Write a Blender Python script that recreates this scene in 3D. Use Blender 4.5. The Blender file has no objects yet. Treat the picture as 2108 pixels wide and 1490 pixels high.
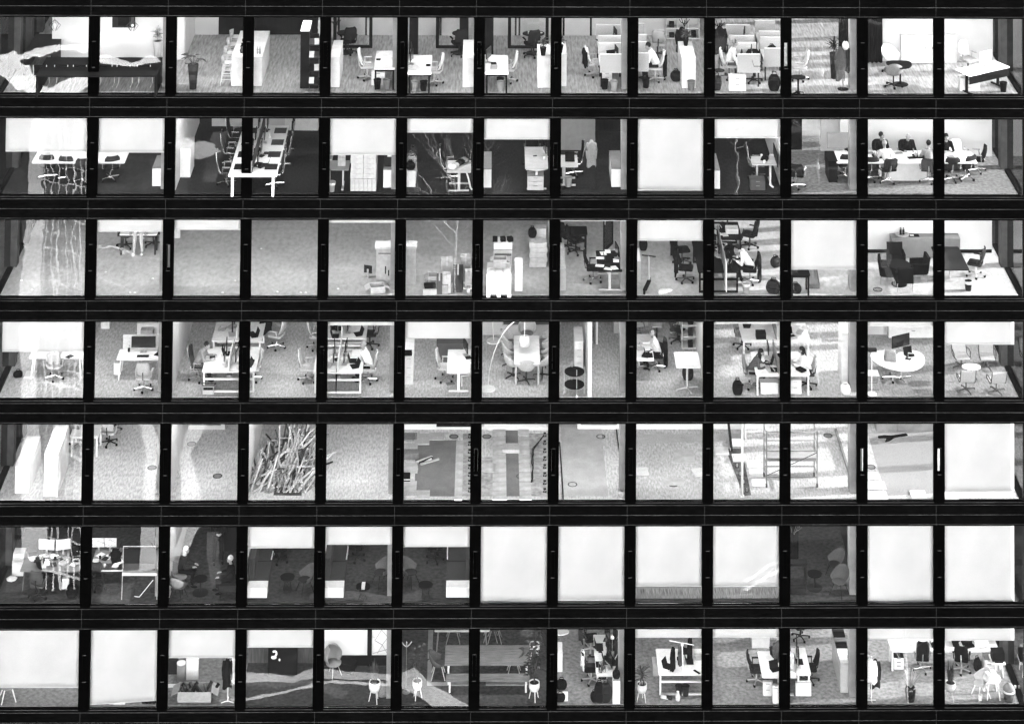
import bpy, math, random
from mathutils import Vector, Matrix
random.seed(7)
SC = bpy.context.scene
COL = SC.collection
R = math.radians

# ------------------------------------------------------------------ camera
CAM = Vector((-0.984, -82.065, 25.438))
FPX, U0, V0, W0, H0 = 4735.65, 1099.92, -1666.27, 2108.0, 1490.0
def _rot(a, b, c):      # rows: right, up, forward, in the basis (x, z, y)
    X = Matrix(((1, 0, 0), (0, math.cos(a), -math.sin(a)), (0, math.sin(a), math.cos(a))))
    Y = Matrix(((math.cos(b), 0, math.sin(b)), (0, 1, 0), (-math.sin(b), 0, math.cos(b))))
    Z = Matrix(((math.cos(c), -math.sin(c), 0), (math.sin(c), math.cos(c), 0), (0, 0, 1)))
    return Z @ X @ Y
ROT = _rot(0.0446, -0.0164, -0.0073)
right, up, fwd = [Vector((v[0], v[2], v[1])) for v in ROT]
cam_data = bpy.data.cameras.new('camera')
cam = bpy.data.objects.new('camera', cam_data); COL.objects.link(cam)
cam.matrix_world = Matrix(((right.x, up.x, -fwd.x, CAM.x), (right.y, up.y, -fwd.y, CAM.y),
                           (right.z, up.z, -fwd.z, CAM.z), (0, 0, 0, 1)))
cam_data.sensor_fit = 'HORIZONTAL'; cam_data.sensor_width = 36
cam_data.lens = FPX / W0 * 36
cam_data.shift_x = (W0 / 2 - U0) / W0
cam_data.shift_y = (V0 - H0 / 2) / W0
cam_data.clip_start = 1; cam_data.clip_end = 5000
SC.camera = cam

# ------------------------------------------------------------------ light
SUN_EL, SUN_BEHIND = R(14), R(7)
wd = bpy.data.worlds.new('World'); SC.world = wd; wd.use_nodes = True
nt = wd.node_tree; bg = nt.nodes['Background']
sky = nt.nodes.new('ShaderNodeTexSky'); sky.sky_type = 'NISHITA'; sky.sun_disc = False
sky.sun_elevation = SUN_EL; sky.sun_rotation = R(90) - SUN_BEHIND
bw = nt.nodes.new('ShaderNodeRGBToBW')          # black-and-white photograph
nt.links.new(sky.outputs[0], bw.inputs[0]); nt.links.new(bw.outputs[0], bg.inputs[0])
bg.inputs[1].default_value = 0.15
sd = bpy.data.lights.new('sun', 'SUN'); sd.energy = 2.0; sd.angle = R(0.6)
so = bpy.data.objects.new('sun', sd); COL.objects.link(so)
d = Vector((-math.cos(SUN_EL) * math.cos(SUN_BEHIND), -math.cos(SUN_EL) * math.sin(SUN_BEHIND), -math.sin(SUN_EL)))
so.rotation_euler = d.to_track_quat('-Z', 'Y').to_euler(); so.location = (60, 12, 20)
SC.view_settings.view_transform = 'Standard'; SC.view_settings.look = 'None'
SC.view_settings.exposure = 5.32; SC.view_settings.gamma = 1
SC.render.engine = 'CYCLES'
cy = SC.cycles
cy.use_denoising = True; cy.max_bounces = 6; cy.diffuse_bounces = 3; cy.glossy_bounces = 3
cy.transparent_max_bounces = 12; cy.transmission_bounces = 4; cy.sample_clamp_indirect = 4.0
cy.caustics_reflective = False; cy.caustics_refractive = False

# ------------------------------------------------------------------ measures
PX, PZ, GW, GH = 2.7, 3.4856, 2.351, 2.7209      # bay, storey, glass width, glass height
XL, XR = -18.2, 17.86                            # building corners
DEEP = 10.0
def top(r): return -PZ * (r - 1)
def bot(r): return top(r) - GH
def flo(r): return bot(r) + 0.07
def gx(c): return PX * (c - 7) - GW / 2, PX * (c - 7) + GW / 2
CROP = {'a': (0, 540), 'b': (500, 540), 'c': (1000, 640), 'd': (1580, 528)}
def pix(r, k, zx, zy):
    x0, w = CROP[k]; s = w / W0
    return x0 + zx * s, 210 * (r - 1) + zy * s
def ray(u, v):
    q = ((u - U0) / FPX, -(v - V0) / FPX, 1.0)
    return right * q[0] + up * q[1] + fwd * q[2]
def P(r, k, zx, zy, h=0.0):
    """photo position of a point h above the floor of storey r -> world"""
    dr = ray(*pix(r, k, zx, zy)); t = (flo(r) + h - CAM.z) / dr.z
    p = CAM + dr * t
    if h == 0 and p.y < .34: p.y = .34          # nothing stands in the sill zone
    return p
def PY(r, k, zx, zy, y):
    """photo position of a point at depth y -> world"""
    dr = ray(*pix(r, k, zx, zy)); t = (y - CAM.y) / dr.y
    return CAM + dr * t
ORD = ['zeroth', 'first', 'second', 'third', 'fourth', 'fifth', 'sixth', 'seventh', 'eighth', 'ninth', 'tenth', 'eleventh', 'twelfth', 'thirteenth']
STOREY = ['', 'top', 'second', 'third', 'fourth', 'fifth', 'sixth', 'lowest']
def bay(x): return max(1, min(13, int(round(x / PX)) + 7))
def where(r, x):
    b = 14 - bay(x)
    return STOREY[r] + ' storey, ' + ('bay at the sunlit corner' if b == 1 else ORD[b] + ' bay from sunlit corner')

# ------------------------------------------------------------------ materials
MATS = {}
def mat(name, g, rough=.6, metal=0.0, ns=6.0, na=.12, bump=0.0, stretch=(1, 1, 1), detail=4, transl=0.0, second=None):
    if name in MATS: return MATS[name]
    m = bpy.data.materials.new(name); m.use_nodes = True; MATS[name] = m
    n = m.node_tree.nodes; l = m.node_tree.links; b = n['Principled BSDF']
    b.inputs['Specular IOR Level'].default_value = .02
    b.inputs['Roughness'].default_value = rough; b.inputs['Metallic'].default_value = metal
    tc = n.new('ShaderNodeTexCoord'); mp = n.new('ShaderNodeMapping'); mp.inputs['Scale'].default_value = stretch
    l.new(tc.outputs['Object'], mp.inputs['Vector'])
    nz = n.new('ShaderNodeTexNoise'); nz.inputs['Scale'].default_value = ns; nz.inputs['Detail'].default_value = detail
    l.new(mp.outputs[0], nz.inputs['Vector'])
    cr = n.new('ShaderNodeValToRGB'); e = cr.color_ramp.elements
    lo, hi = max(0, g * (1 - na)), min(.9, g * (1 + na))
    e[0].position = .32; e[1].position = .68; e[0].color = (lo, lo, lo, 1); e[1].color = (hi, hi, hi, 1)
    l.new(nz.outputs['Fac'], cr.inputs['Fac'])
    col = cr.outputs['Color']
    if second:            # a broad second layer of wear / tone
        n2 = n.new('ShaderNodeTexNoise'); n2.inputs['Scale'].default_value = second[0]; n2.inputs['Detail'].default_value = 3
        l.new(tc.outputs['Object'], n2.inputs['Vector'])
        c2 = n.new('ShaderNodeValToRGB'); k = c2.color_ramp.elements
        k[0].position = .3; k[1].position = .7; a = 1 - second[1]; k[0].color = (a, a, a, 1); k[1].color = (1, 1, 1, 1)
        l.new(n2.outputs['Fac'], c2.inputs['Fac'])
        mx = n.new('ShaderNodeMixRGB'); mx.blend_type = 'MULTIPLY'; mx.inputs[0].default_value = 1
        l.new(col, mx.inputs[1]); l.new(c2.outputs['Color'], mx.inputs[2]); col = mx.outputs[0]
    l.new(col, b.inputs['Base Color'])
    if bump:
        bp = n.new('ShaderNodeBump'); bp.inputs['Strength'].default_value = bump; bp.inputs['Distance'].default_value = .02
        l.new(nz.outputs['Fac'], bp.inputs['Height']); l.new(bp.outputs[0], b.inputs['Normal'])
    if transl:
        tr = n.new('ShaderNodeBsdfTranslucent'); l.new(col, tr.inputs['Color'])
        mix = n.new('ShaderNodeMixShader'); mix.inputs[0].default_value = transl
        l.new(b.outputs[0], mix.inputs[1]); l.new(tr.outputs[0], mix.inputs[2])
        l.new(mix.outputs[0], n['Material Output'].inputs['Surface'])
    return m
for nm, g in (('white', .58), ('offwhite', .52), ('light', .34), ('mid', .16), ('grey', .055), ('dark', .014), ('black', .003)):
    mat(nm, g, .55, 0, 5, .07)
    mat(nm + '_cloth', g, .9, 0, 45, .22, .25)
    mat(nm + '_gloss', g, .22, 0, 3, .05)
mat('chrome', .62, .25, .9, 4, .05); mat('steel', .4, .35, .8, 9, .1)
mat('skin', .2, .55, 0, 12, .08); mat('hair_dark', .01, .6, 0, 60, .4); mat('hair_grey', .16, .7, 0, 60, .3); mat('hair_fair', .42, .6, 0, 50, .3)
mat('leaf_dark', .03, .45, 0, 8, .4); mat('leaf_mid', .07, .45, 0, 8, .4); mat('leaf_pale', .3, .5, 0, 8, .3)
mat('carton', .3, .85, 0, 8, .1, 0, second=(2, .12)); mat('carton_pale', .42, .85, 0, 8, .1, 0, second=(3, .1))
mat('timber', .58, .8, 0, 5, .3, .1, (1, 1, 1), 6, second=(1.5, .4)); mat('timber_dark', .03, .8, 0, 5, .35); mat('timber_mid', .2, .8, 0, 5, .3)
mat('blind', .6, .9, 0, 70, .03, .05, (1, 1, 1), 2, .3, second=(.8, .14))
mat('facade', .0008, .45, .0, 3, .35, 0, (1, 1, 4), second=(.5, .4)); mat('facade_dark', .0003, .5, 0, 3, .3); mat('facade_inner', .05, .5, 0, 4, .2)
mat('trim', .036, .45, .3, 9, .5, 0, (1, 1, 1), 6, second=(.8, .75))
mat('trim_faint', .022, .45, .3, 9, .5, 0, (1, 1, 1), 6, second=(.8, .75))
mat('concrete', .24, .85, 0, 3, .15, .1, second=(1.2, .2)); mat('wall_white', .5, .8, 0, 1.2, .04); mat('wall_grey', .42, .8, 0, 1.2, .08)
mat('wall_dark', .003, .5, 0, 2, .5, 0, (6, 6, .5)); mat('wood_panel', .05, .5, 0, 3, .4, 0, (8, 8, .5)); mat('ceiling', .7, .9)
for nm, mm in MATS.items():
    q = .004 if nm in ('facade', 'facade_dark') else .5 if 'gloss' in nm or nm in ('chrome', 'steel') else .02
    mm.node_tree.nodes['Principled BSDF'].inputs['Specular IOR Level'].default_value = q
# thin architectural glass: clear, Fresnel reflection, slight ripple
g = bpy.data.materials.new('window_glass'); g.use_nodes = True; MATS['glass'] = g
n = g.node_tree.nodes; l = g.node_tree.links; n.remove(n['Principled BSDF'])
tr = n.new('ShaderNodeBsdfTransparent'); tr.inputs[0].default_value = (.97, .97, .97, 1)
gl = n.new('ShaderNodeBsdfGlossy'); gl.inputs['Roughness'].default_value = 0.0
fr = n.new('ShaderNodeFresnel'); fr.inputs['IOR'].default_value = 1.6
tc = n.new('ShaderNodeTexCoord'); nz = n.new('ShaderNodeTexNoise'); nz.inputs['Scale'].default_value = .9; nz.inputs['Detail'].default_value = 2
bp = n.new('ShaderNodeBump'); bp.inputs['Strength'].default_value = .05; bp.inputs['Distance'].default_value = .03
l.new(tc.outputs['Object'], nz.inputs['Vector']); l.new(nz.outputs['Fac'], bp.inputs['Height']); l.new(bp.outputs[0], gl.inputs['Normal'])
mx = n.new('ShaderNodeMixShader'); l.new(fr.outputs[0], mx.inputs[0]); l.new(tr.outputs[0], mx.inputs[1]); l.new(gl.outputs[0], mx.inputs[2])
l.new(mx.outputs[0], n['Material Output'].inputs['Surface'])
g2 = g.copy(); g2.name = 'sun_dimming_glass'; MATS['sun_dimming_glass'] = g2
for nn in g2.node_tree.nodes:
    if nn.type == 'BSDF_TRANSPARENT': nn.inputs[0].default_value = (.5, .5, .5, 1)  # grey tint added to weaken the sun entering through the side panes
mat('lamp_off', .7, .5)
e = bpy.data.materials.new('ceiling_light_diffuser'); e.use_nodes = True; MATS['lit'] = e
b = e.node_tree.nodes['Principled BSDF']; b.inputs['Emission Color'].default_value = (1, 1, 1, 1); b.inputs['Emission Strength'].default_value = 1.45
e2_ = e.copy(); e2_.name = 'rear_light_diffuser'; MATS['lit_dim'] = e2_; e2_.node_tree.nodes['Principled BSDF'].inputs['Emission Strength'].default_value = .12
def MT(m): return MATS[m] if isinstance(m, str) else m

# ------------------------------------------------------------------ mesh kit
class MB:
    def __init__(s): s.v = []; s.f = []; s.smooth = False
    def add(s, v, f):
        k = len(s.v); s.v += [tuple(x) for x in v]; s.f += [tuple(i + k for i in q) for q in f]; return s
    def box(s, x0, x1, y0, y1, z0, z1):
        return s.add([(x0, y0, z0), (x1, y0, z0), (x1, y1, z0), (x0, y1, z0), (x0, y0, z1), (x1, y0, z1), (x1, y1, z1), (x0, y1, z1)],
                     [(0, 3, 2, 1), (4, 5, 6, 7), (0, 1, 5, 4), (1, 2, 6, 5), (2, 3, 7, 6), (3, 0, 4, 7)])
    def obox(s, c, sz, rz=0, rx=0, ry=0):
        M = Matrix.Translation(c) @ Matrix.Rotation(rz, 4, 'Z') @ Matrix.Rotation(ry, 4, 'Y') @ Matrix.Rotation(rx, 4, 'X')
        a, b, c2 = [x / 2 for x in sz]; t = MB().box(-a, a, -b, b, -c2, c2)
        return s.add([M @ Vector(p) for p in t.v], t.f)
    def cyl(s, p0, p1, r0, r1=None, n=8):
        p0, p1 = Vector(p0), Vector(p1); r1 = r0 if r1 is None else r1
        ax = (p1 - p0).normalized(); a = ax.orthogonal().normalized(); b = ax.cross(a)
        v = []
        for p, r in ((p0, r0), (p1, r1)):
            v += [p + (a * math.cos(2 * math.pi * i / n) + b * math.sin(2 * math.pi * i / n)) * r for i in range(n)]
        f = [(i, (i + 1) % n, n + (i + 1) % n, n + i) for i in range(n)] + [tuple(range(n - 1, -1, -1)), tuple(range(n, 2 * n))]
        return s.add(v, f)
    def tube(s, pts, r, n=6):
        for i in range(len(pts) - 1):
            ra = r[i] if isinstance(r, (list, tuple)) else r; rb = r[i + 1] if isinstance(r, (list, tuple)) else r
            s.cyl(pts[i], pts[i + 1], ra, rb, n)
        return s
    def lathe(s, prof, n=16, c=(0, 0, 0), sx=1, sy=1):
        v = []
        for r, z in prof:
            v += [(c[0] + sx * r * math.cos(2 * math.pi * i / n), c[1] + sy * r * math.sin(2 * math.pi * i / n), c[2] + z) for i in range(n)]
        f = [(k * n + i, k * n + (i + 1) % n, (k + 1) * n + (i + 1) % n, (k + 1) * n + i) for k in range(len(prof) - 1) for i in range(n)]
        if prof[0][0] > 1e-4: f.append(tuple(range(n - 1, -1, -1)))
        if prof[-1][0] > 1e-4: f.append(tuple((len(prof) - 1) * n + i for i in range(n)))
        return s.add(v, f)
    def ball(s, c, rx, ry=None, rz=None, n=10):
        ry = rx if ry is None else ry; rz = rx if rz is None else rz; m = max(4, n // 2 + 1)
        v = []
        for j in range(m + 1):
            t = math.pi * j / m; q = max(1e-3, math.sin(t))
            v += [(c[0] + rx * q * math.cos(2 * math.pi * i / n), c[1] + ry * q * math.sin(2 * math.pi * i / n), c[2] - rz * math.cos(t)) for i in range(n)]
        f = [(k * n + i, k * n + (i + 1) % n, (k + 1) * n + (i + 1) % n, (k + 1) * n + i) for k in range(m) for i in range(n)]
        f += [tuple(range(n - 1, -1, -1)), tuple(m * n + i for i in range(n))]
        return s.add(v, f)
    def sheet(s, fn, nu, nv, th=.03, closed=False):
        """fn(u,v) -> point; a solid sheet of thickness th along its normal"""
        g0 = [[Vector(fn(i / nu, j / nv)) for j in range(nv + 1)] for i in range(nu + 1)]
        nr = []
        for i in range(nu + 1):
            row = []
            for j in range(nv + 1):
                du = g0[min(i + 1, nu)][j] - g0[max(i - 1, 0)][j]; dv = g0[i][min(j + 1, nv)] - g0[i][max(j - 1, 0)]
                c = du.cross(dv); row.append(c.normalized() if c.length > 1e-9 else Vector((0, 0, 1)))
            nr.append(row)
        v = [g0[i][j] + nr[i][j] * th / 2 for i in range(nu + 1) for j in range(nv + 1)] + [g0[i][j] - nr[i][j] * th / 2 for i in range(nu + 1) for j in range(nv + 1)]
        N = (nu + 1) * (nv + 1); I = lambda i, j: i * (nv + 1) + j
        f = []
        for i in range(nu):
            for j in range(nv):
                q = (I(i, j), I(i + 1, j), I(i + 1, j + 1), I(i, j + 1)); f.append(q); f.append(tuple(N + x for x in reversed(q)))
        edge = [I(i, 0) for i in range(nu + 1)] + [I(nu, j) for j in range(1, nv + 1)] + [I(i, nv) for i in range(nu - 1, -1, -1)] + [I(0, j) for j in range(nv - 1, 0, -1)]
        for a in range(len(edge)):
            b = (a + 1) % len(edge); f.append((edge[b], edge[a], edge[a] + N, edge[b] + N))
        return s.add(v, f)
    def poly(s, pts, z0, z1):
        n = len(pts)
        return s.add([(x, y, z0) for x, y in pts] + [(x, y, z1) for x, y in pts],
                     [tuple(range(n - 1, -1, -1)), tuple(range(n, 2 * n))] + [(i, (i + 1) % n, n + (i + 1) % n, n + i) for i in range(n)])
    def mesh(s, name, m, smooth=False):
        me = bpy.data.meshes.new(name); me.from_pydata(s.v, [], s.f); me.update()
        me.materials.append(MT(m))
        if smooth:
            for p in me.polygons: p.use_smooth = True
        return me
def B(x0, x1, y0, y1, z0, z1): return MB().box(x0, x1, y0, y1, z0, z1)

def link(name, me, parent=None, loc=(0, 0, 0)):
    o = bpy.data.objects.new(name, me); COL.objects.link(o); o.location = loc
    if parent: o.parent = parent
    return o
def struct(name, me, loc=(0, 0, 0), kind='structure'):
    o = link(name, me, None, loc); o['kind'] = kind; return o
LABELS = {}
def thing(name, label, cat, loc, rot, parts, group=None):
    o = bpy.data.objects.new(name, None); COL.objects.link(o); o.empty_display_size = .1
    o.location = loc; o.rotation_euler = (0, 0, R(rot))
    o['label'] = label; o['category'] = cat
    LABELS.setdefault(label, []).append(o)
    if group: o['group'] = group
    for p in parts:
        c = link(p[0], p[1], o)
        for q in (p[2] if len(p) > 2 else ()): link(q[0], q[1], c)
    return o
def lab(text, r, x): return text + ', ' + where(r, x)
CACHE = {}
def cached(fn):
    def w(*a):
        k = (fn.__name__,) + a
        if k not in CACHE: CACHE[k] = fn(*a)
        return CACHE[k]
    return w
# ------------------------------------------------------------------ the building front
bld = bpy.data.objects.new('office_building', None); COL.objects.link(bld)
bld.location = (0, 0, bot(7) - 10)
BZ = bot(7) - 10                              # street level
bld['label'] = 'black metal clad office block with seven lit storeys of square windows'; bld['category'] = 'building'
def bpart(name, mb, m, parent=None, sm=False):
    o = link(name, mb.mesh(name, m, sm)); o.parent = parent or bld
    o.matrix_parent_inverse = Matrix.Identity(4)
    o.location = (0, 0, 0) if parent else (0, 0, -BZ)
    return o
def bcopy(name, me, x, z, y=0, rz=0, parent=None):
    o = link(name, me, parent or bld, (x, y, z - (0 if parent else BZ))); o.rotation_euler = (0, 0, rz); return o
MW = PX - GW
OPEN = {(3, 2), (5, 11), (5, 12), (1, 10)}     # ventilation flaps that stand open (mullion after bay c)
SP = PZ - GH                                   # spandrel height
m_panel_hi = B(-PX / 2 + .006, PX / 2 - .006, 0, .05, .006, .322).mesh('spandrel_panel', 'facade')
m_vline = B(-.006, .006, -.002, .03, 0, SP - .1).mesh('joint', 'trim_faint')
m_jamb = B(-.105, .105, 0, .28, 0, GH).mesh('mullion_jamb', 'facade')
m_mtop = B(-.065, .065, 0, .28, 0, 1).mesh('mullion_block', 'facade')
zt, zb = GH - .86, GH - 1.76                    # flap opening inside a mullion
m_flap = B(-.062, .062, .012, .04, zb + .004, zt - .004).mesh('ventilation_flap', 'facade_dark')
m_hinge = B(-.06, .06, -.006, .012, -.008, .008).mesh('hinge', 'trim')
m_frame = MB().box(-GW / 2, GW / 2, .03, .14, 0, .055).box(-GW / 2, GW / 2, .03, .12, GH - .035, GH).box(-GW / 2, -GW / 2 + .02, .03, .12, .055, GH - .035).box(GW / 2 - .02, GW / 2, .03, .12, .055, GH - .035).mesh('window', 'facade')
m_pane = B(-GW / 2 + .02, GW / 2 - .02, .07, .074, .055, GH - .035).mesh('pane', 'glass')
m_bead = B(-GW / 2, GW / 2, .018, .034, .0, .012).mesh('sill_bead', 'trim')
def strip(name, x0, x1, z0, h, m, y0=-.004, y1=.03):
    return bpart(name, B(x0, x1, y0, y1, z0, z0 + h), m)
for r in range(0, 8):
    zt0 = bot(r) if r else top(1) + SP                 # upper edge of this spandrel
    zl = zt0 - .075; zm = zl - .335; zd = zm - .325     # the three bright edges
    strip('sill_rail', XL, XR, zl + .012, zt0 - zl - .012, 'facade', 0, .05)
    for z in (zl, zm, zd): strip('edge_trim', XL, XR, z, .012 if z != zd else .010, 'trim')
    strip('head_rail', XL, XR, zt0 - SP, zd - zt0 + SP, 'facade', 0, .05)
    bpart('spandrel_backing', B(XL + .01, XR - .01, .052, .24, zt0 - SP, zt0), 'facade')
    for c in range(1, 14):
        xj = gx(c)[1] + .06
        x0 = XL if c == 1 else gx(c - 1)[1] + .066
        x1 = XR if c == 13 else xj - .006
        for za, zz in ((zm + .012, zl), (zd + .010, zm)):
            bpart('spandrel_panel', B(x0, x1, 0, .05, za, zz), 'facade')
        if c < 13: bcopy('joint', m_vline, xj, zd - .03)
    if r == 0: continue
    for c in range(1, 14):
        xa, xb = gx(c)
        xc = (xa + xb) / 2
        if c in (1, 13):
            q0, q1 = (XL + .03, xb) if c == 1 else (xa, XR - .03)
            w = bpart('window', MB().box(q0, q1, .03, .14, bot(r), bot(r) + .055).box(q0, q1, .03, .12, top(r) - .035, top(r)).box(q0, q0 + .02, .03, .12, bot(r) + .055, top(r) - .035).box(q1 - .02, q1, .03, .12, bot(r) + .055, top(r) - .035), 'facade')
            bpart('pane', B(q0 + .02, q1 - .02, .07, .074, bot(r) + .055, top(r) - .035), 'glass', w)
            bpart('sill_bead', B(q0, q1, .018, .03, bot(r), bot(r) + .012), 'trim', w)
        else:
            w = bcopy('window', m_frame, xc, bot(r))
            bcopy('pane', m_pane, 0, 0, 0, 0, w); bcopy('sill_bead', m_bead, 0, 0, 0, 0, w)
        if c < 13:                                      # mullion to the right of bay c, with its flap
            xm = xb + MW / 2
            mu = bpart('mullion', MB().box(xb, xm - .065, .0, .28, bot(r), top(r)).box(xm + .065, xb + MW, .0, .28, bot(r), top(r))
                       .box(xm - .065, xm + .065, 0, .28, bot(r), bot(r) + zb).box(xm - .065, xm + .065, 0, .28, bot(r) + zt, top(r)), 'facade_dark')
            for zz in (zb, zt): bcopy('hinge', m_hinge, xm, bot(r) + zz, 0, 0, mu)
            if (r, c) not in OPEN: bcopy('ventilation_flap', m_flap, xm, bot(r), 0, 0, mu)
            else:                                       # swung inwards
                f = bcopy('ventilation_flap', m_flap, xm - .06, bot(r), .3, R(80), mu)
# side fronts, plain: mullions and glass, seen from inside at both corners
for sx, X in ((-1, XL), (1, XR)):
    for r in range(0, 8):
        zt0 = bot(r) if r else top(1) + SP
        xa, xb = sorted((X, X - sx * .22)); bpart('side_spandrel', B(xa, xb, .245, DEEP, zt0 - SP, zt0), 'facade')
    bpart('corner_post', B(*sorted((X, X - sx * .03)), 0, .06, top(1) + SP, bot(7) - SP), 'facade')
    for r in range(1, 8):
        k = 0; y = .25
        w = bpart('side_window', MB().box(*sorted((X - sx * .03, X - sx * .16)), .25, DEEP, bot(r), bot(r) + .09).box(*sorted((X - sx * .03, X - sx * .16)), .25, DEEP, top(r) - .04, top(r)), 'facade')
        for y in (2.45, 4.5, 6.6, 8.7):
            bpart('side_mullion', B(*sorted((X - sx * .0, X - sx * .30)), y, y + .42, bot(r), top(r)), 'facade_inner', w)
        bpart('side_pane', B(*sorted((X - sx * .07, X - sx * .074)), .08, DEEP, bot(r) + .09, top(r) - .04), 'sun_dimming_glass', w)
# rear of the block
bpart('rear_wall', B(XL, XR, DEEP + .02, DEEP + .3, BZ, top(1) + SP), 'facade')
bpart('base_storeys', B(XL + .02, XR - .02, .06, DEEP, BZ, bot(7) - SP), 'facade')
bpart('upper_storeys', B(XL + .02, XR - .02, .06, DEEP + .2, top(1) + SP + .01, top(1) + SP + 6), 'facade')

# ------------------------------------------------------------------ floors, ceilings, core walls
def floor_mat(name, g, kind):
    """carpet / boards / mottled screed"""
    m = bpy.data.materials.new(name); m.use_nodes = True; n = m.node_tree.nodes; l = m.node_tree.links; b = n['Principled BSDF']
    b.inputs['Roughness'].default_value = .5 if kind == 'board' else .92
    b.inputs['Specular IOR Level'].default_value = .15 if kind == 'board' else .03
    tc = n.new('ShaderNodeTexCoord'); mp = n.new('ShaderNodeMapping'); l.new(tc.outputs['Object'], mp.inputs[0])
    nz = n.new('ShaderNodeTexNoise'); nz.inputs['Detail'].default_value = 6
    n2 = n.new('ShaderNodeTexNoise'); n2.inputs['Scale'].default_value = .55; n2.inputs['Detail'].default_value = 3
    l.new(mp.outputs[0], nz.inputs[0]); l.new(tc.outputs['Object'], n2.inputs[0])
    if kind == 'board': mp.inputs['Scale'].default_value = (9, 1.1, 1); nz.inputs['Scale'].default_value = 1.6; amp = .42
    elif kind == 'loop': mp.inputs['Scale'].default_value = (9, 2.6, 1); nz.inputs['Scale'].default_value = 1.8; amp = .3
    elif kind == 'plain': mp.inputs['Scale'].default_value = (2, 1, 1); nz.inputs['Scale'].default_value = 3.5; amp = .16  # plain: noise puts faint reflections and scuffs into the floor colour
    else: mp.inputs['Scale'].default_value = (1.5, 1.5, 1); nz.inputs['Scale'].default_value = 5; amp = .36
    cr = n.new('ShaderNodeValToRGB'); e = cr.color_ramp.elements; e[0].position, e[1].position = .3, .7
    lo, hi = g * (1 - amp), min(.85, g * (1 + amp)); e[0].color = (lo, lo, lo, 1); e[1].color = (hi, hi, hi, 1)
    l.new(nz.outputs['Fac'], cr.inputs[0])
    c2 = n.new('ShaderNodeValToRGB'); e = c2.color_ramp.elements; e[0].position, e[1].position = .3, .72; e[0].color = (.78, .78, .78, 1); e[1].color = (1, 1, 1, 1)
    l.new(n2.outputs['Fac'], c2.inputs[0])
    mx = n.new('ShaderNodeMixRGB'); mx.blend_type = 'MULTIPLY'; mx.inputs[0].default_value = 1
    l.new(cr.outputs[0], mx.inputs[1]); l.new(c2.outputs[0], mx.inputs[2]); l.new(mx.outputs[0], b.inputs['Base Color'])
    MATS[name] = m; return name
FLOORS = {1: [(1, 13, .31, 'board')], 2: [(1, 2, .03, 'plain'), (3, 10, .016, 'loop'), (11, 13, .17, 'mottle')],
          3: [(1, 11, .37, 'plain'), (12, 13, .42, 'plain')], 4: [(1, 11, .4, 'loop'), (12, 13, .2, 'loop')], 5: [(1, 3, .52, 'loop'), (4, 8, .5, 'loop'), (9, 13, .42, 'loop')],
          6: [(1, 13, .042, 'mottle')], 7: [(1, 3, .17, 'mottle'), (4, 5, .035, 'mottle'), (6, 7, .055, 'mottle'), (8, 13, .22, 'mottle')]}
FY = .17
FLOOR = {}
m_light = None
for r in range(1, 8):
    bpart('floor_slab', B(XL + .23, XR - .23, .245, DEEP, bot(r) - .35, flo(r) - .02), 'concrete')
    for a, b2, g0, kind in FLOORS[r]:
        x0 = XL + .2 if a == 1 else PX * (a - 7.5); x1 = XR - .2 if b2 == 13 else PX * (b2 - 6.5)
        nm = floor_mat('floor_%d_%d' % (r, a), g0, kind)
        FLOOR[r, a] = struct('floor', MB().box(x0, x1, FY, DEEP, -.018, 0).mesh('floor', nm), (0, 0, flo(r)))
    ce = struct('ceiling', B(XL + .2, XR - .2, .25, DEEP, 0, .05).mesh('ceiling', 'ceiling'), (0, 0, top(r) + .1))
    if m_light is None:
        m_light = (B(-.75, .75, -.16, .16, -.03, 0).mesh('housing', 'white'), B(-.72, .72, -.13, .13, -.036, -.031).mesh('diffuser', 'lit'), B(-.72, .72, -.13, .13, -.036, -.031).mesh('diffuser', 'lit_dim'), B(-.3, .3, -.13, .13, -.036, -.031).mesh('diffuser', 'lit'))
    for c in range(1, 14):
        for y in (1.05, 5.0):
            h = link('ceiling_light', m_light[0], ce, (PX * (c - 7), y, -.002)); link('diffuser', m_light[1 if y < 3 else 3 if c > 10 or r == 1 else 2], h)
    struct('core_wall', B(XL + .3, XR - .3, 9.6, 9.8, 0, GH + .02).mesh('core_wall', 'wall_grey'), (0, 0, flo(r)))
# structural columns behind every third mullion
m_col = B(-.22, .22, -.22, .22, 0, GH).mesh('concrete_column', 'concrete')
for r in range(1, 8):
    for c in (2, 5, 8, 11):
        struct('column', m_col, (gx(c)[1] + .03, .75, flo(r)))
    for y in (5.6,):
        struct('column', MB().lathe([(.27, 0), (.27, GH)], 20).mesh('column', 'concrete', True), (P(3, 'd', 1745, 395).x, y, flo(r)))

# ------------------------------------------------------------------ partitions
def wall_x(r, x0, x1, y, m='wall_white', h=GH + .02, th=.1, z=0, name='partition_wall'):      # parallel to the front
    return struct(name, B(x0, x1, y, y + th, z, h).mesh(name, m), (0, 0, flo(r)))
def wall_y(r, x, y0, y1, m='wall_white', h=GH + .02, th=.1, name='partition_wall'):      # runs into the depth
    return struct(name, B(x - th / 2, x + th / 2, y0, y1, 0, h).mesh(name, m), (0, 0, flo(r)))
def edge(c): return PX * (c - 6.5)
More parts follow.
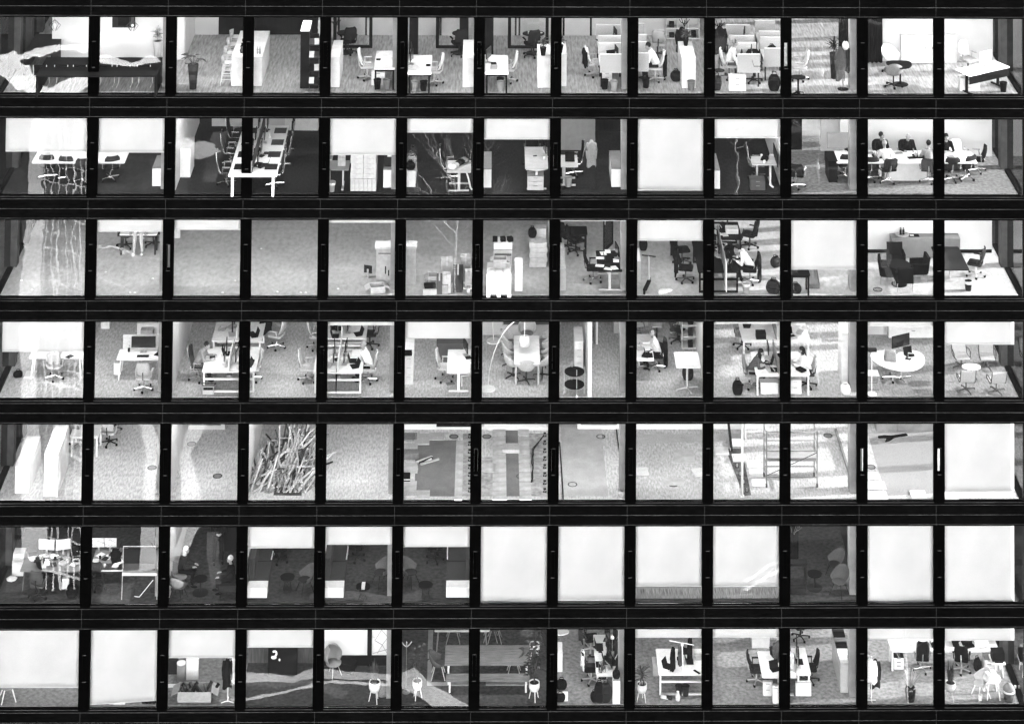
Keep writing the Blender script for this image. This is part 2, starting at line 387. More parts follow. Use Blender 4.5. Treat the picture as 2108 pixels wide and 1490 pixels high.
# ------------------------------------------------------------------ street side (seen only as reflections in the panes)
gm = mat('lawn', .012, .95, 0, .6, .4, 0, (1, 1, 1), 6)
struct('ground', B(-3000, 3000, -3000, 3000, -.3, 0).mesh('ground', 'lawn'), (0, 0, BZ))
mat('paving_bright', .6, .8, 0, .5, .1, 0, second=(.3, .3)); mat('added_veil_dull', .06, .8, 0, .5, .2, 0, second=(.15, .7)); mat('paving_soft', .26, .8, 0, .5, .1, 0, second=(.3, .3)); mat('paving', .3, .8, 0, .5, .08, 0, second=(.25, .3))
def RP(r, k, zx, zy, dz=0):
    """where on the street a reflection seen at this photo position comes from"""
    dr = ray(*pix(r, k, zx, zy)); t = (BZ + dz - CAM.z) / dr.z; p = CAM + dr * t
    return p.x, -p.y
def path(pts, w, name='footpath', m='paving', z=.02):
    v = []; f = []
    for i, (x, y) in enumerate(pts):
        a = Vector(pts[max(0, i - 1)]); b = Vector(pts[min(len(pts) - 1, i + 1)]); t = (b - a).normalized(); nn = Vector((-t.y, t.x))
        ww = w * (1 + .3 * math.sin(i * 2.1 + pts[0][0])) if len(pts) > 3 else w
        v += [(x + nn.x * ww / 2, y + nn.y * ww / 2, 0), (x - nn.x * ww / 2, y - nn.y * ww / 2, 0)]
    for i in range(len(pts) - 1): f.append((2 * i, 2 * i + 1, 2 * i + 3, 2 * i + 2))
    return struct(name, MB().add(v, f).mesh(name, m), (0, 0, BZ + z))
# ------------------------------------------------------------------ furniture kit (meshes are shared between copies)
def star(n, r, m, castors=True, h=.07, w=.035):
    b = MB(); b.cyl((0, 0, h - .02), (0, 0, h + .07), .04, .03, 8)
    cs = []
    for i in range(n):
        a = 2 * math.pi * i / n + .3; x, y = r * math.cos(a), r * math.sin(a)
        b.cyl((0, 0, h + .03), (x, y, h), w * .8, w * .55, 6)
        if castors: cs.append(MB().obox((x, y, .035), (.075, .045, .07), a + 1).mesh('castor', 'black'))
        else: b.cyl((x, y, 0), (x, y, h), .014, .014, 6)
    return b.mesh('star_base', m), cs
@cached
def chair_parts(style, seat, back, frame):
    ps = []
    if style in ('task', 'exec', 'conf'):
        hi = {'task': 1.04, 'exec': 1.16, 'conf': .92}[style]; w = {'task': .24, 'exec': .23, 'conf': .27}[style]
        ps.append(('seat', MB().poly([(-w, -.2), (-w * .85, -.26), (w * .85, -.26), (w, -.2), (w, .2), (w * .8, .24), (-w * .8, .24), (-w, .2)], .42, .49).mesh('seat', seat)))
        z0 = .54 if style == 'task' else .46
        def bf(u, v):
            z = z0 + (hi - z0) * v; q = (u - .5) * 2; k = w * (1 - .12 * abs(2 * v - 1) ** 2) * (1 - .25 * max(0, v - .85) / .15)
            return (q * k, .22 + .12 * v + .05 * math.sin(v * 3) - .07 * q * q, z)
        ps.append(('backrest', MB().sheet(bf, 6, 6, .035).mesh('backrest', back, True)))
        ps.append(('back_spine', MB().tube([(0, .05, .41), (0, .28, .44), (0, .33, .72)], .022, 6).mesh('back_spine', frame)))
        if style == 'exec':
            for s in (-1, 1): ps.append(('side_rail', MB().tube([(s * w, -.24, .46), (s * w, .2, .46), (s * w, .27, .6), (s * (w + .005), .34, .9), (s * w * .9, .36, hi)], .016, 6).mesh('side_rail', frame)))
        for s in (-1, 1):
            ps.append(('armrest', MB().tube([(s * (w + .03), .12, .45), (s * (w + .05), .1, .66)], .018, 6).obox((s * (w + .05), .0, .67), (.06, .27, .03)).mesh('armrest', frame if style != 'task' else seat)))
        ps.append(('gas_lift', MB().cyl((0, 0, .12), (0, 0, .42), .028, .028, 8).mesh('gas_lift', frame)))
        st, cs = star(4 if style in ('conf', 'exec') else 5, .33, frame)
        ps.append(('star_base', st, [('castor', c) for c in cs]))
    elif style in ('shell', 'shellwood', 'shellstar', 'shellcast'):
        def sf(u, v):      # a scooped tub: v from seat centre to rim, u round from arm to arm
            a = R(-15 + 210 * u)
            q = math.sin(R(180 * u)); rim = .58 + .3 * q ** 1.5
            rr = .06 + .23 * min(1, v * 1.5) + .04 * max(0, v - .6)
            z = .43 + .02 * v + (rim - .43) * max(0, (v - .4) / .6) ** 1.05
            return (rr * math.cos(a) * 1.08, rr * math.sin(a) * (1.0 + .15 * v), z)
        ps.append(('shell', MB().sheet(sf, 16, 7, .025).mesh('shell', back, True)))
        ps.append(('seat', MB().lathe([(.0, .425), (.2, .43), (.24, .455), (.2, .475), (0, .47)], 14, (0, -.03, 0)).mesh('seat', seat, True)))
        if style in ('shell', 'shellwood'):
            rr = .013 if style == 'shell' else .022
            for sx in (-1, 1):
                for sy in (-1, 1): ps.append(('leg', MB().cyl((sx * .12, sy * .12, .43), (sx * .25, sy * .24, 0), rr, rr * .7, 6).mesh('leg', frame)))
        else:
            ps.append(('stem', MB().cyl((0, 0, .06), (0, 0, .43), .025, .025, 8).mesh('stem', frame)))
            st, cs = star(4 if style == 'shellstar' else 5, .32, frame, style == 'shellcast', .05)
            ps.append(('star_base', st, [('castor', c) for c in cs]))
    elif style == 'arm':     # boxy upholstered armchair on thin legs
        ps.append(('seat', B(-.24, .24, -.26, .2, .3, .46).mesh('seat', seat)))
        ps.append(('backrest', MB().obox((0, .26, .58), (.56, .09, .56), 0, R(-9)).mesh('backrest', back)))
        for s in (-1, 1): ps.append(('armrest', B(*sorted((s * .24, s * .31)), -.27, .22, .28, .64).mesh('armrest', back)))
        for sx in (-1, 1):
            for sy in (-1, 1): ps.append(('leg', MB().cyl((sx * .26, sy * .22, .3), (sx * .27, sy * .23, 0), .013, .011, 6).mesh('leg', frame)))
    elif style == 'lounge':  # low ribbed chair with aluminium frame
        def lf(u, v):
            q = (u - .5) * .5
            pts = [(-.3, .4), (-.1, .37), (.12, .36), (.24, .42), (.33, .62), (.42, .86)]
            t = v * 5; i = min(4, int(t)); t -= i
            y = pts[i][0] * (1 - t) + pts[i + 1][0] * t; z = pts[i][1] * (1 - t) + pts[i + 1][1] * t
            return (q, y, z + .012 * abs(math.sin(v * 22)))
        ps.append(('seat_sling', MB().sheet(lf, 2, 30, .03).mesh('seat_sling', seat)))
        for s in (-1, 1):
            ps.append(('side_frame', MB().tube([(s * .265, -.3, .4), (s * .265, .12, .355), (s * .265, .25, .42), (s * .265, .43, .88)], .018, 6).mesh('side_frame', frame)))
            ps.append(('armrest', MB().tube([(s * .29, .3, .55), (s * .31, .05, .6), (s * .31, -.12, .56), (s * .29, -.15, .39)], .018, 6).mesh('armrest', frame)))
        ps.append(('stem', MB().cyl((0, 0, .06), (0, 0, .37), .025, .025, 8).mesh('stem', frame)))
        st, cs = star(4, .34, frame, False, .05); ps.append(('star_base', st))
    elif style == 'stool':   # wire bar stool
        ps.append(('seat', MB().lathe([(.0, .74), (.19, .75), (.2, .77), (0, .775)], 14).mesh('seat', seat)))
        ps.append(('backrest', MB().sheet(lambda u, v: (.2 * math.cos(R(20 + 140 * u)), .19 * math.sin(R(20 + 140 * u)), .78 + .2 * v), 8, 2, .02).mesh('backrest', back, True)))
        for sx in (-1, 1):
            for sy in (-1, 1): ps.append(('leg', MB().cyl((sx * .12, sy * .12, .75), (sx * .2, sy * .2, 0), .013, .011, 6).mesh('leg', frame)))
        for z, q in ((.22, .185), (.42, .165), (.6, .145)): ps.append(('rung', MB().tube([(-q, -q, z), (q, -q, z), (q, q, z), (-q, q, z), (-q, -q, z)], .011, 5).mesh('rung', frame)))
    elif style == 'sled':    # cantilever frame chair, mostly frame
        ps.append(('seat', B(-.22, .22, -.22, .22, .44, .47).mesh('seat', seat)))
        ps.append(('backrest', MB().obox((0, .25, .66), (.42, .03, .3), 0, R(-8)).mesh('backrest', back)))
        for s in (-1, 1): ps.append(('sled_frame', MB().tube([(s * .23, .26, .8), (s * .23, .22, .45), (s * .23, -.22, .45), (s * .24, -.24, .02), (s * .24, .22, .02)], .013, 6).mesh('sled_frame', frame)))
        ps.append(('crossbar', MB().cyl((-.24, -.23, .25), (.24, -.23, .25), .013, .013, 6).mesh('crossbar', frame)))
    return tuple(ps)
def chair(r, k, zx, zy, rot, style, seat, back=None, frame='chrome', text='', group=None, p=None, name='office_chair'):
    p = p or P(r, k, zx, zy)
    return thing(name, lab(text, r, p.x), 'chair', p, rot, chair_parts(style, seat, back or seat, frame), group)

def desk(r, k, x0, x1, yn, yf, legs='T', m='white', lm='white', h=.74, text='', th=.035, tray=False, name='desk', cat='desk', panel=None, shape=None, pos=None):
    """a table from the photo positions of its top: near edge x0..x1 at yn, far edge at yf"""
    if pos: X0, X1, Y0, Y1 = pos
    else:
        a, b = P(r, k, x0, yn, h), P(r, k, x1, yn, h); Y0 = a.y; Y1 = P(r, k, (x0 + x1) / 2, yf, h).y; X0, X1 = a.x, b.x
    cx, cy_ = (X0 + X1) / 2, (Y0 + Y1) / 2; w, d_ = X1 - X0, Y1 - Y0; hw, hd = w / 2, d_ / 2
    ps = []
    if shape == 'round':
        pts = [(hw * math.cos(t * math.pi / 14), hd * math.sin(t * math.pi / 14)) for t in range(28)]
    elif shape == 'bean':
        pts = [(hw * math.cos(t * math.pi / 14) * (1 - .18 * math.sin(t * math.pi / 14 + .6)), hd * (math.sin(t * math.pi / 14) + .25 * math.cos(t * math.pi / 7))) for t in range(28)]
    elif shape == 'tongue':
        pts = [(-hw, hd), (-hw, -hd * .82), (-hw * .6, -hd * .95), (0, -hd), (hw * .6, -hd * .95), (hw, -hd * .82), (hw, hd)]
    else:
        q = .03; pts = [(-hw, -hd + q), (-hw + q, -hd), (hw - q, -hd), (hw, -hd + q), (hw, hd - q), (hw - q, hd), (-hw + q, hd), (-hw, hd - q)]
    ps.append(('tabletop', MB().poly(pts, h - th, h).mesh('tabletop', m)))
    hh = h - th
    if legs == 'T':          # T-foot sit-stand frame, feet across the short way
        if d_ >= w:
            for y in (-hd + .22, hd - .22):
                ps.append(('leg', MB().box(-.045, .045, y - .03, y + .03, .04, hh).mesh('leg', lm)))
                ps.append(('foot', MB().box(-hw * .85, hw * .85, y - .035, y + .035, 0, .045).mesh('foot', lm)))
            ps.append(('crossbar', MB().box(-.025, .025, -hd + .25, hd - .25, hh - .1, hh - .04).mesh('crossbar', lm)))
        else:
            for x in (-hw + .22, hw - .22):
                ps.append(('leg', MB().box(x - .03, x + .03, -.045, .045, .04, hh).mesh('leg', lm)))
                ps.append(('foot', MB().box(x - .035, x + .035, -hd * .85, hd * .85, 0, .045).mesh('foot', lm)))
            ps.append(('crossbar', MB().box(-hw + .25, hw - .25, -.025, .025, hh - .1, hh - .04).mesh('crossbar', lm)))
    elif legs == '4':
        for sx in (-1, 1):
            for sy in (-1, 1): ps.append(('leg', MB().box(*sorted((sx * (hw - .03), sx * (hw - .09))), *sorted((sy * (hd - .03), sy * (hd - .09))), 0, hh).mesh('leg', lm)))
        for sy in (-1, 1): ps.append(('apron', MB().box(-hw + .09, hw - .09, *sorted((sy * (hd - .04), sy * (hd - .08))), hh - .07, hh).mesh('apron', lm)))
    elif legs == 'posts':
        for sx in (-1, 1):
            for sy in (-1, 1): ps.append(('leg', MB().box(*sorted((sx * (hw - .1), sx * (hw - .17))), *sorted((sy * (hd - .08), sy * (hd - .14))), 0, hh).mesh('leg', lm)))
    elif legs == 'frame':    # closed rectangular end frames
        for y in (-hd + .1, hd - .1):
            ps.append(('leg_frame', MB().box(-hw + .04, -hw + .1, y - .03, y + .03, 0, hh).box(hw - .1, hw - .04, y - .03, y + .03, 0, hh).box(-hw + .1, hw - .1, y - .03, y + .03, 0, .06).box(-hw + .1, hw - .1, y - .03, y + .03, hh - .28, hh - .22).mesh('leg_frame', lm)))
    elif legs == 'A':        # splayed legs
        for sx in (-1, 1):
            for sy in (-1, 1): ps.append(('leg', MB().cyl((sx * (hw - .14), sy * (hd - .1), hh), (sx * (hw - .08), sy * (hd - .05), 0), .028, .022, 6).mesh('leg', lm)))
    elif legs == 'star':
        ps.append(('stem', MB().cyl((0, 0, .05), (0, 0, hh), .035, .035, 10).mesh('stem', lm)))
        st, _ = star(4, min(hw, hd, .42) * .95, lm, False, .04); ps.append(('star_base', st))
    elif legs == 'disc':
        ps.append(('stem', MB().cyl((0, 0, .02), (0, 0, hh), .035, .035, 10).mesh('stem', lm)))
        ps.append(('foot_disc', MB().lathe([(.28, 0), (.28, .015), (.04, .03)], 20).mesh('foot_disc', lm)))
    elif legs == 'wire':     # waisted wire basket base
        for i in range(14):
            t = 2 * math.pi * i / 14
            ps.append(('wire', MB().tube([(hw * .66 * math.cos(t), hd * .66 * math.sin(t), hh), (hw * .42 * math.cos(t + .5), hd * .42 * math.sin(t + .5), hh * .45), (hw * .62 * math.cos(t + 1), hd * .62 * math.sin(t + 1), .0)], .009, 4).mesh('wire', lm)))
    elif legs == 'block':
        ps.append(('plinth', MB().box(-hw * .3, hw * .3, -hd * .5, hd * .5, 0, hh).mesh('plinth', lm)))
    elif legs == 'panel':
        for s in (-1, 1): ps.append(('end_panel', MB().box(*sorted((s * (hw - .01), s * (hw - .06))), -hd + .02, hd - .02, 0, hh).mesh('end_panel', lm)))
    if panel: ps.append(('front_panel', MB().box(-hw + .02, hw - .02, -hd + .01, -hd + .035, hh - panel, hh).mesh('front_panel', lm)))
    if tray: ps.append(('cable_tray', MB().box(-.08, .08, -hd + .1, hd - .1, hh - .2, hh - .12).mesh('cable_tray', 'mid')))
    o = thing(name, lab(text, r, cx), cat, (cx, cy_, flo(r)), 0, ps)
    o_pos = (X0, X1, Y0, Y1, h); o['top_height'] = h
    return o, o_pos

def box_from(r, k, x0, x1, yb, yn, yf):
    """photo positions: foot of the near face, its top edge, the far top edge"""
    a, b = P(r, k, x0, yb), P(r, k, x1, yb); Y0 = a.y
    h = PY(r, k, x0, yn, Y0).z - flo(r); Y1 = P(r, k, x0, yf, h).y
    return a.x, b.x, Y0, max(Y1, Y0 + .05), max(h, .05)
def cabinet(r, k, x0, x1, yb, yn, yf, m='white', doors=2, drawers=0, text='', name='cabinet', top_m=None, side_doors=0, knob=None, pos=None, cat='cabinet'):
    X0, X1, Y0, Y1, h = pos or box_from(r, k, x0, x1, yb, yn, yf)
    cx, cy_ = (X0 + X1) / 2, (Y0 + Y1) / 2; hw, hd = (X1 - X0) / 2, (Y1 - Y0) / 2
    ps = [('carcass', B(-hw, hw, -hd + .02, hd, 0, h - .025).mesh('carcass', m)), ('top', B(-hw - .004, hw + .004, -hd + .002, hd + .004, h - .025, h).mesh('top', top_m or m))]
    if drawers:
        dh = (h - .06) / drawers
        for i in range(drawers): ps.append(('drawer', B(-hw + .008, hw - .008, -hd, -hd + .02, .03 + i * dh + .005, .03 + (i + 1) * dh - .005).mesh('drawer', m), [('handle', B(-.07, .07, -hd - .012, -hd, .03 + (i + .8) * dh, .03 + (i + .8) * dh + .015).mesh('handle', knob or 'mid'))]))
    else:
        dw = 2 * hw / max(1, doors)
        for i in range(doors):
            xx = -hw + (i + .88 if i < doors / 2 else i + .12) * dw
            ps.append(('door', B(-hw + i * dw + .006, -hw + (i + 1) * dw - .006, -hd, -hd + .02, .03, h - .03).mesh('door', m), [('handle', B(xx - .012, xx + .012, -hd - .012, -hd, h * .5, h * .5 + .09).mesh('handle', knob or 'mid'))] if knob else []))
    for i in range(side_doors):            # fronts along the depth, on the side facing the room
        s = 1 if cx < -1 else -1; dd = 2 * hd / side_doors
        for j in range(max(1, int(h / .38))):
            zz = .03 + j * .38
            ps.append(('door', B(*sorted((s * hw, s * (hw + .012))), -hd + i * dd + .008, -hd + (i + 1) * dd - .008, zz, min(h - .03, zz + .365)).mesh('door', m)))
    return thing(name, lab(text, r, cx), cat, (cx, cy_, flo(r)), 0, ps), (X0, X1, Y0, Y1, h)

@cached
def bin_parts(m, bag):
    ps = [('bucket', MB().lathe([(.0, .0), (.1, 0), (.135, .32), (.142, .325), (.13, .325), (.095, .02), (0, .02)], 16).mesh('bucket', m, True))]
    if bag: ps.append(('liner', MB().lathe([(.12, .2), (.142, .335), (.15, .33), (.145, .24)], 16).mesh('liner', bag, True)))
    return tuple(ps)
def wastebin(r, k, zx, zy, m, text, bag=None):
    p = P(r, k, zx, zy); return thing('waste_bin', lab(text, r, p.x), 'bin', p, 0, bin_parts(m, bag))

@cached
def monitor_parts(w, h, back):
    return (('screen', MB().obox((0, 0, .16 + h / 2), (w, .03, h)).mesh('screen', back)), ('display', MB().obox((0, -.017, .16 + h / 2), (w - .03, .004, h - .03)).mesh('display', 'black_gloss')),
            ('stand', MB().box(-.03, .03, .015, .04, .0, .3).mesh('stand', 'steel')), ('foot', MB().box(-.12, .12, -.08, .1, 0, .012).mesh('foot', 'steel')))
def monitor(r, p, rot, w=.55, h=.33, m='black', text='black flat monitor on desk'):
    return thing('monitor', lab(text, r, p[0]), 'monitor', p, rot, monitor_parts(w, h, m))
@cached
def laptop_parts(m):
    return (('keyboard_deck', B(-.17, .17, -.12, .12, 0, .018).mesh('keyboard_deck', m)), ('lid', MB().obox((0, .155, .125), (.34, .012, .235), 0, R(-18)).mesh('lid', m)))
def laptop(r, p, rot, m='black', text='open laptop on desk'):
    return thing('laptop', lab(text, r, p[0]), 'laptop', p, rot, laptop_parts(m))
@cached
def keyboard_parts(m): return (('case', B(-.21, .21, -.07, .07, 0, .02).mesh('case', m)), ('keys', B(-.2, .2, -.06, .06, .02, .027).mesh('keys', m)))
def keyboard(r, p, rot=0, m='black', text='slim keyboard on desk'): return thing('keyboard', lab(text, r, p[0]), 'keyboard', p, rot, keyboard_parts(m))
def one(name, label, cat, loc, rot, me, group=None):
    o = link(name, me, None, loc); o.rotation_euler = (0, 0, R(rot)); o['label'] = label; o['category'] = cat
    if group: o['group'] = group
    LABELS.setdefault(label, []).append(o)
    return o
@cached
def sheet_mesh(w, d_, m): return B(-w / 2, w / 2, -d_ / 2, d_ / 2, 0, .006).mesh('paper_sheet', m)
def paper(r, p, rot=0, w=.21, d_=.3, m='white', text='white paper sheet lying on desk', name='paper_sheet', cat='paper'):
    return one(name, lab(text, r, p[0]), cat, p, rot, sheet_mesh(w, d_, m))
def mug(r, p, m='white', text='small cup on desk'):
    k = ('mug', m)
    if k not in CACHE: CACHE[k] = MB().lathe([(0, 0), (.035, 0), (.042, .1), (.036, .1), (.03, .01), (0, .01)], 12).mesh('cup', m, True)
    return one('cup', lab(text, r, p[0]), 'cup', p, 0, CACHE[k])
def on(pos, fx, fy, dz=.004):
    """a spot on a table top; fx, fy from 0 to 1 across it"""
    X0, X1, Y0, Y1, h = pos[:5]; return (X0 + (X1 - X0) * fx, Y0 + (Y1 - Y0) * fy, h + dz)
def onr(r, pos, fx, fy, dz=.004):
    x, y, z = on(pos, fx, fy, dz); return (x, y, flo(r) + z)

# foliage: many separate curved blades or oval leaves in one crown mesh
def leaf(mb, base, dr, ln, w, droop, seg=4):
    dr = Vector(dr).normalized(); side = dr.cross(Vector((0, 0, 1))); side = side.normalized() if side.length > .05 else Vector((1, 0, 0))
    v = []
    for i in range(seg + 1):
        t = i / seg; p = Vector(base) + dr * ln * t + Vector((0, 0, -droop * ln * t * t)); ww = w * math.sin(math.pi * min(1, .12 + t * .88)) ** .8 / 2
        v += [p + side * ww + Vector((0, 0, .15 * ww)), p - side * ww + Vector((0, 0, .15 * ww))]
    mb.add(v, [(2 * i, 2 * i + 1, 2 * i + 3, 2 * i + 2) for i in range(seg)])
@cached
def plant_parts(kind, pot, leafm, ph, pr, fh, spread, seed):
    """kind: pot shape/leaf type; ph pot height, pr pot radius, fh foliage height"""
    rnd = random.Random(seed); ps = []
    potk, leafk = kind.split('-'); z0 = ph
    if potk == 'taper': ps.append(('pot', MB().lathe([(0, 0), (pr * .62, 0), (pr, ph), (pr * .9, ph), (pr * .85, ph - .05), (0, ph - .05)], 18).mesh('pot', pot, True)))
    elif potk == 'round': ps.append(('pot', MB().lathe([(0, 0), (pr * .7, 0), (pr * .95, ph * .5), (pr, ph * .8), (pr * .8, ph), (pr * .7, ph), (pr * .7, ph - .04), (0, ph - .04)], 18).mesh('pot', pot, True)))
    elif potk == 'legs':
        lh = ph * .52
        ps.append(('pot', MB().lathe([(0, lh), (pr * .75, lh + .01), (pr, lh + ph * .2), (pr, ph), (pr * .9, ph), (pr * .88, ph - .04), (0, ph - .04)], 18).mesh('pot', pot, True)))
        for i in range(3):
            t = 2 * math.pi * i / 3 + .5; ps.append(('pot_leg', MB().cyl((pr * .6 * math.cos(t), pr * .6 * math.sin(t), lh + .02), (pr * 1.0 * math.cos(t), pr * 1.0 * math.sin(t), 0), .02, .013, 6).mesh('pot_leg', pot)))
    ps.append(('soil', MB().lathe([(0, ph - .045), (pr * .84, ph - .045), (pr * .84, ph - .03), (0, ph - .025)], 14).mesh('soil', 'dark')))
    cr = MB(); st = MB(); stems = 0
    if leafk == 'palm':
        for i in range(46):
            t = rnd.uniform(0, 6.28); e_ = rnd.uniform(.15, 1.4); h0 = ph + fh * rnd.uniform(.1, .45)
            leaf(cr, (rnd.uniform(-.03, .03), rnd.uniform(-.03, .03), h0), (math.cos(t) * math.cos(e_), math.sin(t) * math.cos(e_), math.sin(e_)), rnd.uniform(.5, 1) * max(spread, fh * .5), .055, rnd.uniform(.15, .5))
        st.cyl((0, 0, ph - .04), (0, 0, ph + fh * .45), .02, .012, 6)
    elif leafk == 'broad':
        for i in range(16):
            t = i * 2.4 + rnd.uniform(-.3, .3); e_ = rnd.uniform(.3, 1.2); ln = fh * rnd.uniform(.55, .9)
            tip = Vector((math.cos(t) * math.cos(e_), math.sin(t) * math.cos(e_), math.sin(e_))) * ln * .6 + Vector((0, 0, ph))
            st.cyl((0, 0, ph - .04), tip, .009, .006, 4)
            leaf(cr, tip, (math.cos(t), math.sin(t), rnd.uniform(-.1, .5)), spread * rnd.uniform(.5, .75), spread * rnd.uniform(.32, .45), .3, 5)
    elif leafk == 'tree':
        for j in range(5):
            t = j * 1.26; stp = Vector((.16 * math.cos(t) * spread / .35, .16 * math.sin(t) * spread / .35, ph + fh * .6)); st.tube([(0, 0, ph - .04), (stp.x * .3, stp.y * .3, ph + fh * .25), stp], [.014, .011, .007], 5)
        for i in range(70):
            z = ph + fh * rnd.uniform(.12, 1); t = rnd.uniform(0, 6.28); q = spread * rnd.uniform(.1, .7)
            leaf(cr, (q * math.cos(t), q * math.sin(t), z), (math.cos(t), math.sin(t), rnd.uniform(-.2, .8)), rnd.uniform(.16, .26), rnd.uniform(.08, .12), .35, 4)
    elif leafk == 'blade':
        for i in range(26):
            t = rnd.uniform(0, 6.28); q = rnd.uniform(0, pr * .6)
            leaf(cr, (q * math.cos(t), q * math.sin(t), ph - .04), (math.cos(t) * rnd.uniform(.05, .22), math.sin(t) * rnd.uniform(.05, .22), 1), fh * rnd.uniform(.55, 1), .05, -.02, 5)
    elif leafk == 'grass':
        for i in range(60):
            t = rnd.uniform(0, 6.28); leaf(cr, (.03 * math.cos(t), .03 * math.sin(t), ph - .04), (math.cos(t) * rnd.uniform(.2, .8), math.sin(t) * rnd.uniform(.2, .8), 1), fh * rnd.uniform(.6, 1.1), .018, .25, 5)
    elif leafk == 'cactus':
        for i in range(9):
            t = i * 2.4; z = ph + fh * i / 9
            st.cyl((0, 0, ph - .04), (0, 0, ph + fh * .8), .02, .015, 6)
            tip = (.08 * math.cos(t) * 2, .08 * math.sin(t) * 2, z); cr.ball((tip[0], tip[1], z + .07), .055, .03, .09, 8)
    if st.v: ps.append(('stem', st.mesh('stem', 'grey')))
    if cr.v: ps.append(('foliage', cr.mesh('foliage', leafm)))
    return tuple(ps)
def plant(r, p, kind, pot, leafm, ph, pr, fh, spread, text, seed=1):
    return thing('potted_plant', lab(text, r, p[0]), 'plant', p, seed * 37, plant_parts(kind, pot, leafm, ph, pr, fh, spread, seed))

def carton(r, p, w, d_, h, rot=0, m='carton', open_=False, text='closed cardboard box', tape=True):
    hw, hd = w / 2, d_ / 2; ps = []
    if open_:
        t = .012
        ps.append(('box_body', MB().box(-hw, hw, -hd, -hd + t, 0, h).box(-hw, hw, hd - t, hd, 0, h).box(-hw, -hw + t, -hd + t, hd - t, 0, h).box(hw - t, hw, -hd + t, hd - t, 0, h).box(-hw + t, hw - t, -hd + t, hd - t, 0, t).mesh('box_body', m)))
        fl = min(hw, hd) * .9
        for s in (-1, 1):
            ps.append(('flap', MB().obox((s * (hw + fl * .42), 0, h - fl * .22), (fl, d_, .01), 0, 0, s * R(28)).mesh('flap', m)))
            ps.append(('flap', MB().obox((0, s * (hd + fl * .4), h - fl * .25), (w, fl, .01), 0, -s * R(32)).mesh('flap', m)))
    else:
        ps.append(('box_body', B(-hw, hw, -hd, hd, 0, h).mesh('box_body', m)))
        if tape: ps.append(('tape', MB().box(-.025, .025, -hd - .003, hd + .003, h * .75, h + .003).mesh('tape', 'light')))
    return thing('cardboard_box', lab(text, r, p[0]), 'box', p, rot, ps)

# coat shapes
def coat_mesh(w, ln, m, d_=.2, seed=0):
    rnd = random.Random(seed); ph = rnd.uniform(0, 6)
    def cf(u, v):
        a = 2 * math.pi * u; ww = w * (.22 + .62 * min(1, v * 9)) * (1 + .2 * v); fold = 1 + .16 * math.sin(a * 4 + ph) * v
        return (ww / 2 * math.cos(a) * fold, d_ * .32 * math.sin(a) * fold * (.5 + .5 * min(1, v * 6)), -ln * v - .12 * abs(math.cos(a)) * (1 - v) * min(1, v * 9) + .05 * math.sin(a * 3 + ph) * v)
    b = MB().sheet(cf, 28, 10, .015)
    for s in (-1, 1): b.tube([(s * w * .36, 0, -.1), (s * w * .5, .02, -ln * .4), (s * w * (.47 + .05 * math.sin(ph)), -.02, -ln * .72)], [.055, .05, .04], 7)
    return b.mesh('coat', m, True)
def jacket_on_chair(r, p, rot, m, text, ln=.62, z=1.0):
    q = Matrix.Rotation(R(rot), 3, 'Z') @ Vector((0, .34, 0))
    return one('jacket', lab(text, r, p[0]), 'jacket', (p[0] + q.x, p[1] + q.y, flo(r) + z), rot, coat_mesh(.54, ln, m, .2, int(p[0] * 10)))
def coat_stand(r, p, m, h, text):
    b = [('foot', MB().lathe([(.2, 0), (.2, .015), (.03, .035)], 20).mesh('foot', m)), ('pole', MB().cyl((0, 0, .02), (0, 0, h), .018, .016, 8).mesh('pole', m))]
    for i in range(6):
        t = i * math.pi / 3; b.append(('hook', MB().tube([(0, 0, h - .22 + (i % 2) * .08), (.12 * math.cos(t), .12 * math.sin(t), h - .08), (.19 * math.cos(t), .19 * math.sin(t), h + .03)], .013, 5).mesh('hook', m)))
    return thing('coat_stand', lab(text, r, p[0]), 'coat stand', p, 0, b)
def bag(r, p, rot, w, d_, h, m, text, kind='bag', name='bag'):
    def bf(u, v):
        a = 2 * math.pi * u; q = math.sin(math.pi * (.08 + .87 * v)) ** .35
        ex = lambda c: math.copysign(abs(c) ** .6, c)
        return (w / 2 * ex(math.cos(a)) * q, d_ / 2 * ex(math.sin(a)) * q, h * v + .0)
    ps = [('body', MB().sheet(bf, 20, 8, .012).mesh('body', m, True)), ('pocket', MB().obox((0, -d_ / 2 - .005, h * .35), (w * .6, .06, h * .4)).mesh('pocket', m))]
    for s in (-1, 1): ps.append(('handle', MB().tube([(-w * .2, s * .04, h * .9), (-w * .14, s * .05, h * 1.2), (w * .14, s * .05, h * 1.2), (w * .2, s * .04, h * .9)], .012, 5).mesh('handle', m)))
    return thing(name, lab(text, r, p[0]), kind, p, rot, ps)
@cached
def ring_mesh(): return MB().lathe([(.13, 0), (.13, .008), (.17, .008), (.17, 0)], 24).mesh('floor_box', 'grey')
def floor_box(r, k, zx, zy, text):
    p = P(r, k, zx, zy); c = ('lid', MB().lathe([(0, .002), (.128, .002), (.128, .005), (0, .005)], 24).mesh('lid', 'mid'))
    return thing('floor_box', lab(text, r, p.x), 'floor socket', p, 0, [('ring', ring_mesh()), c])
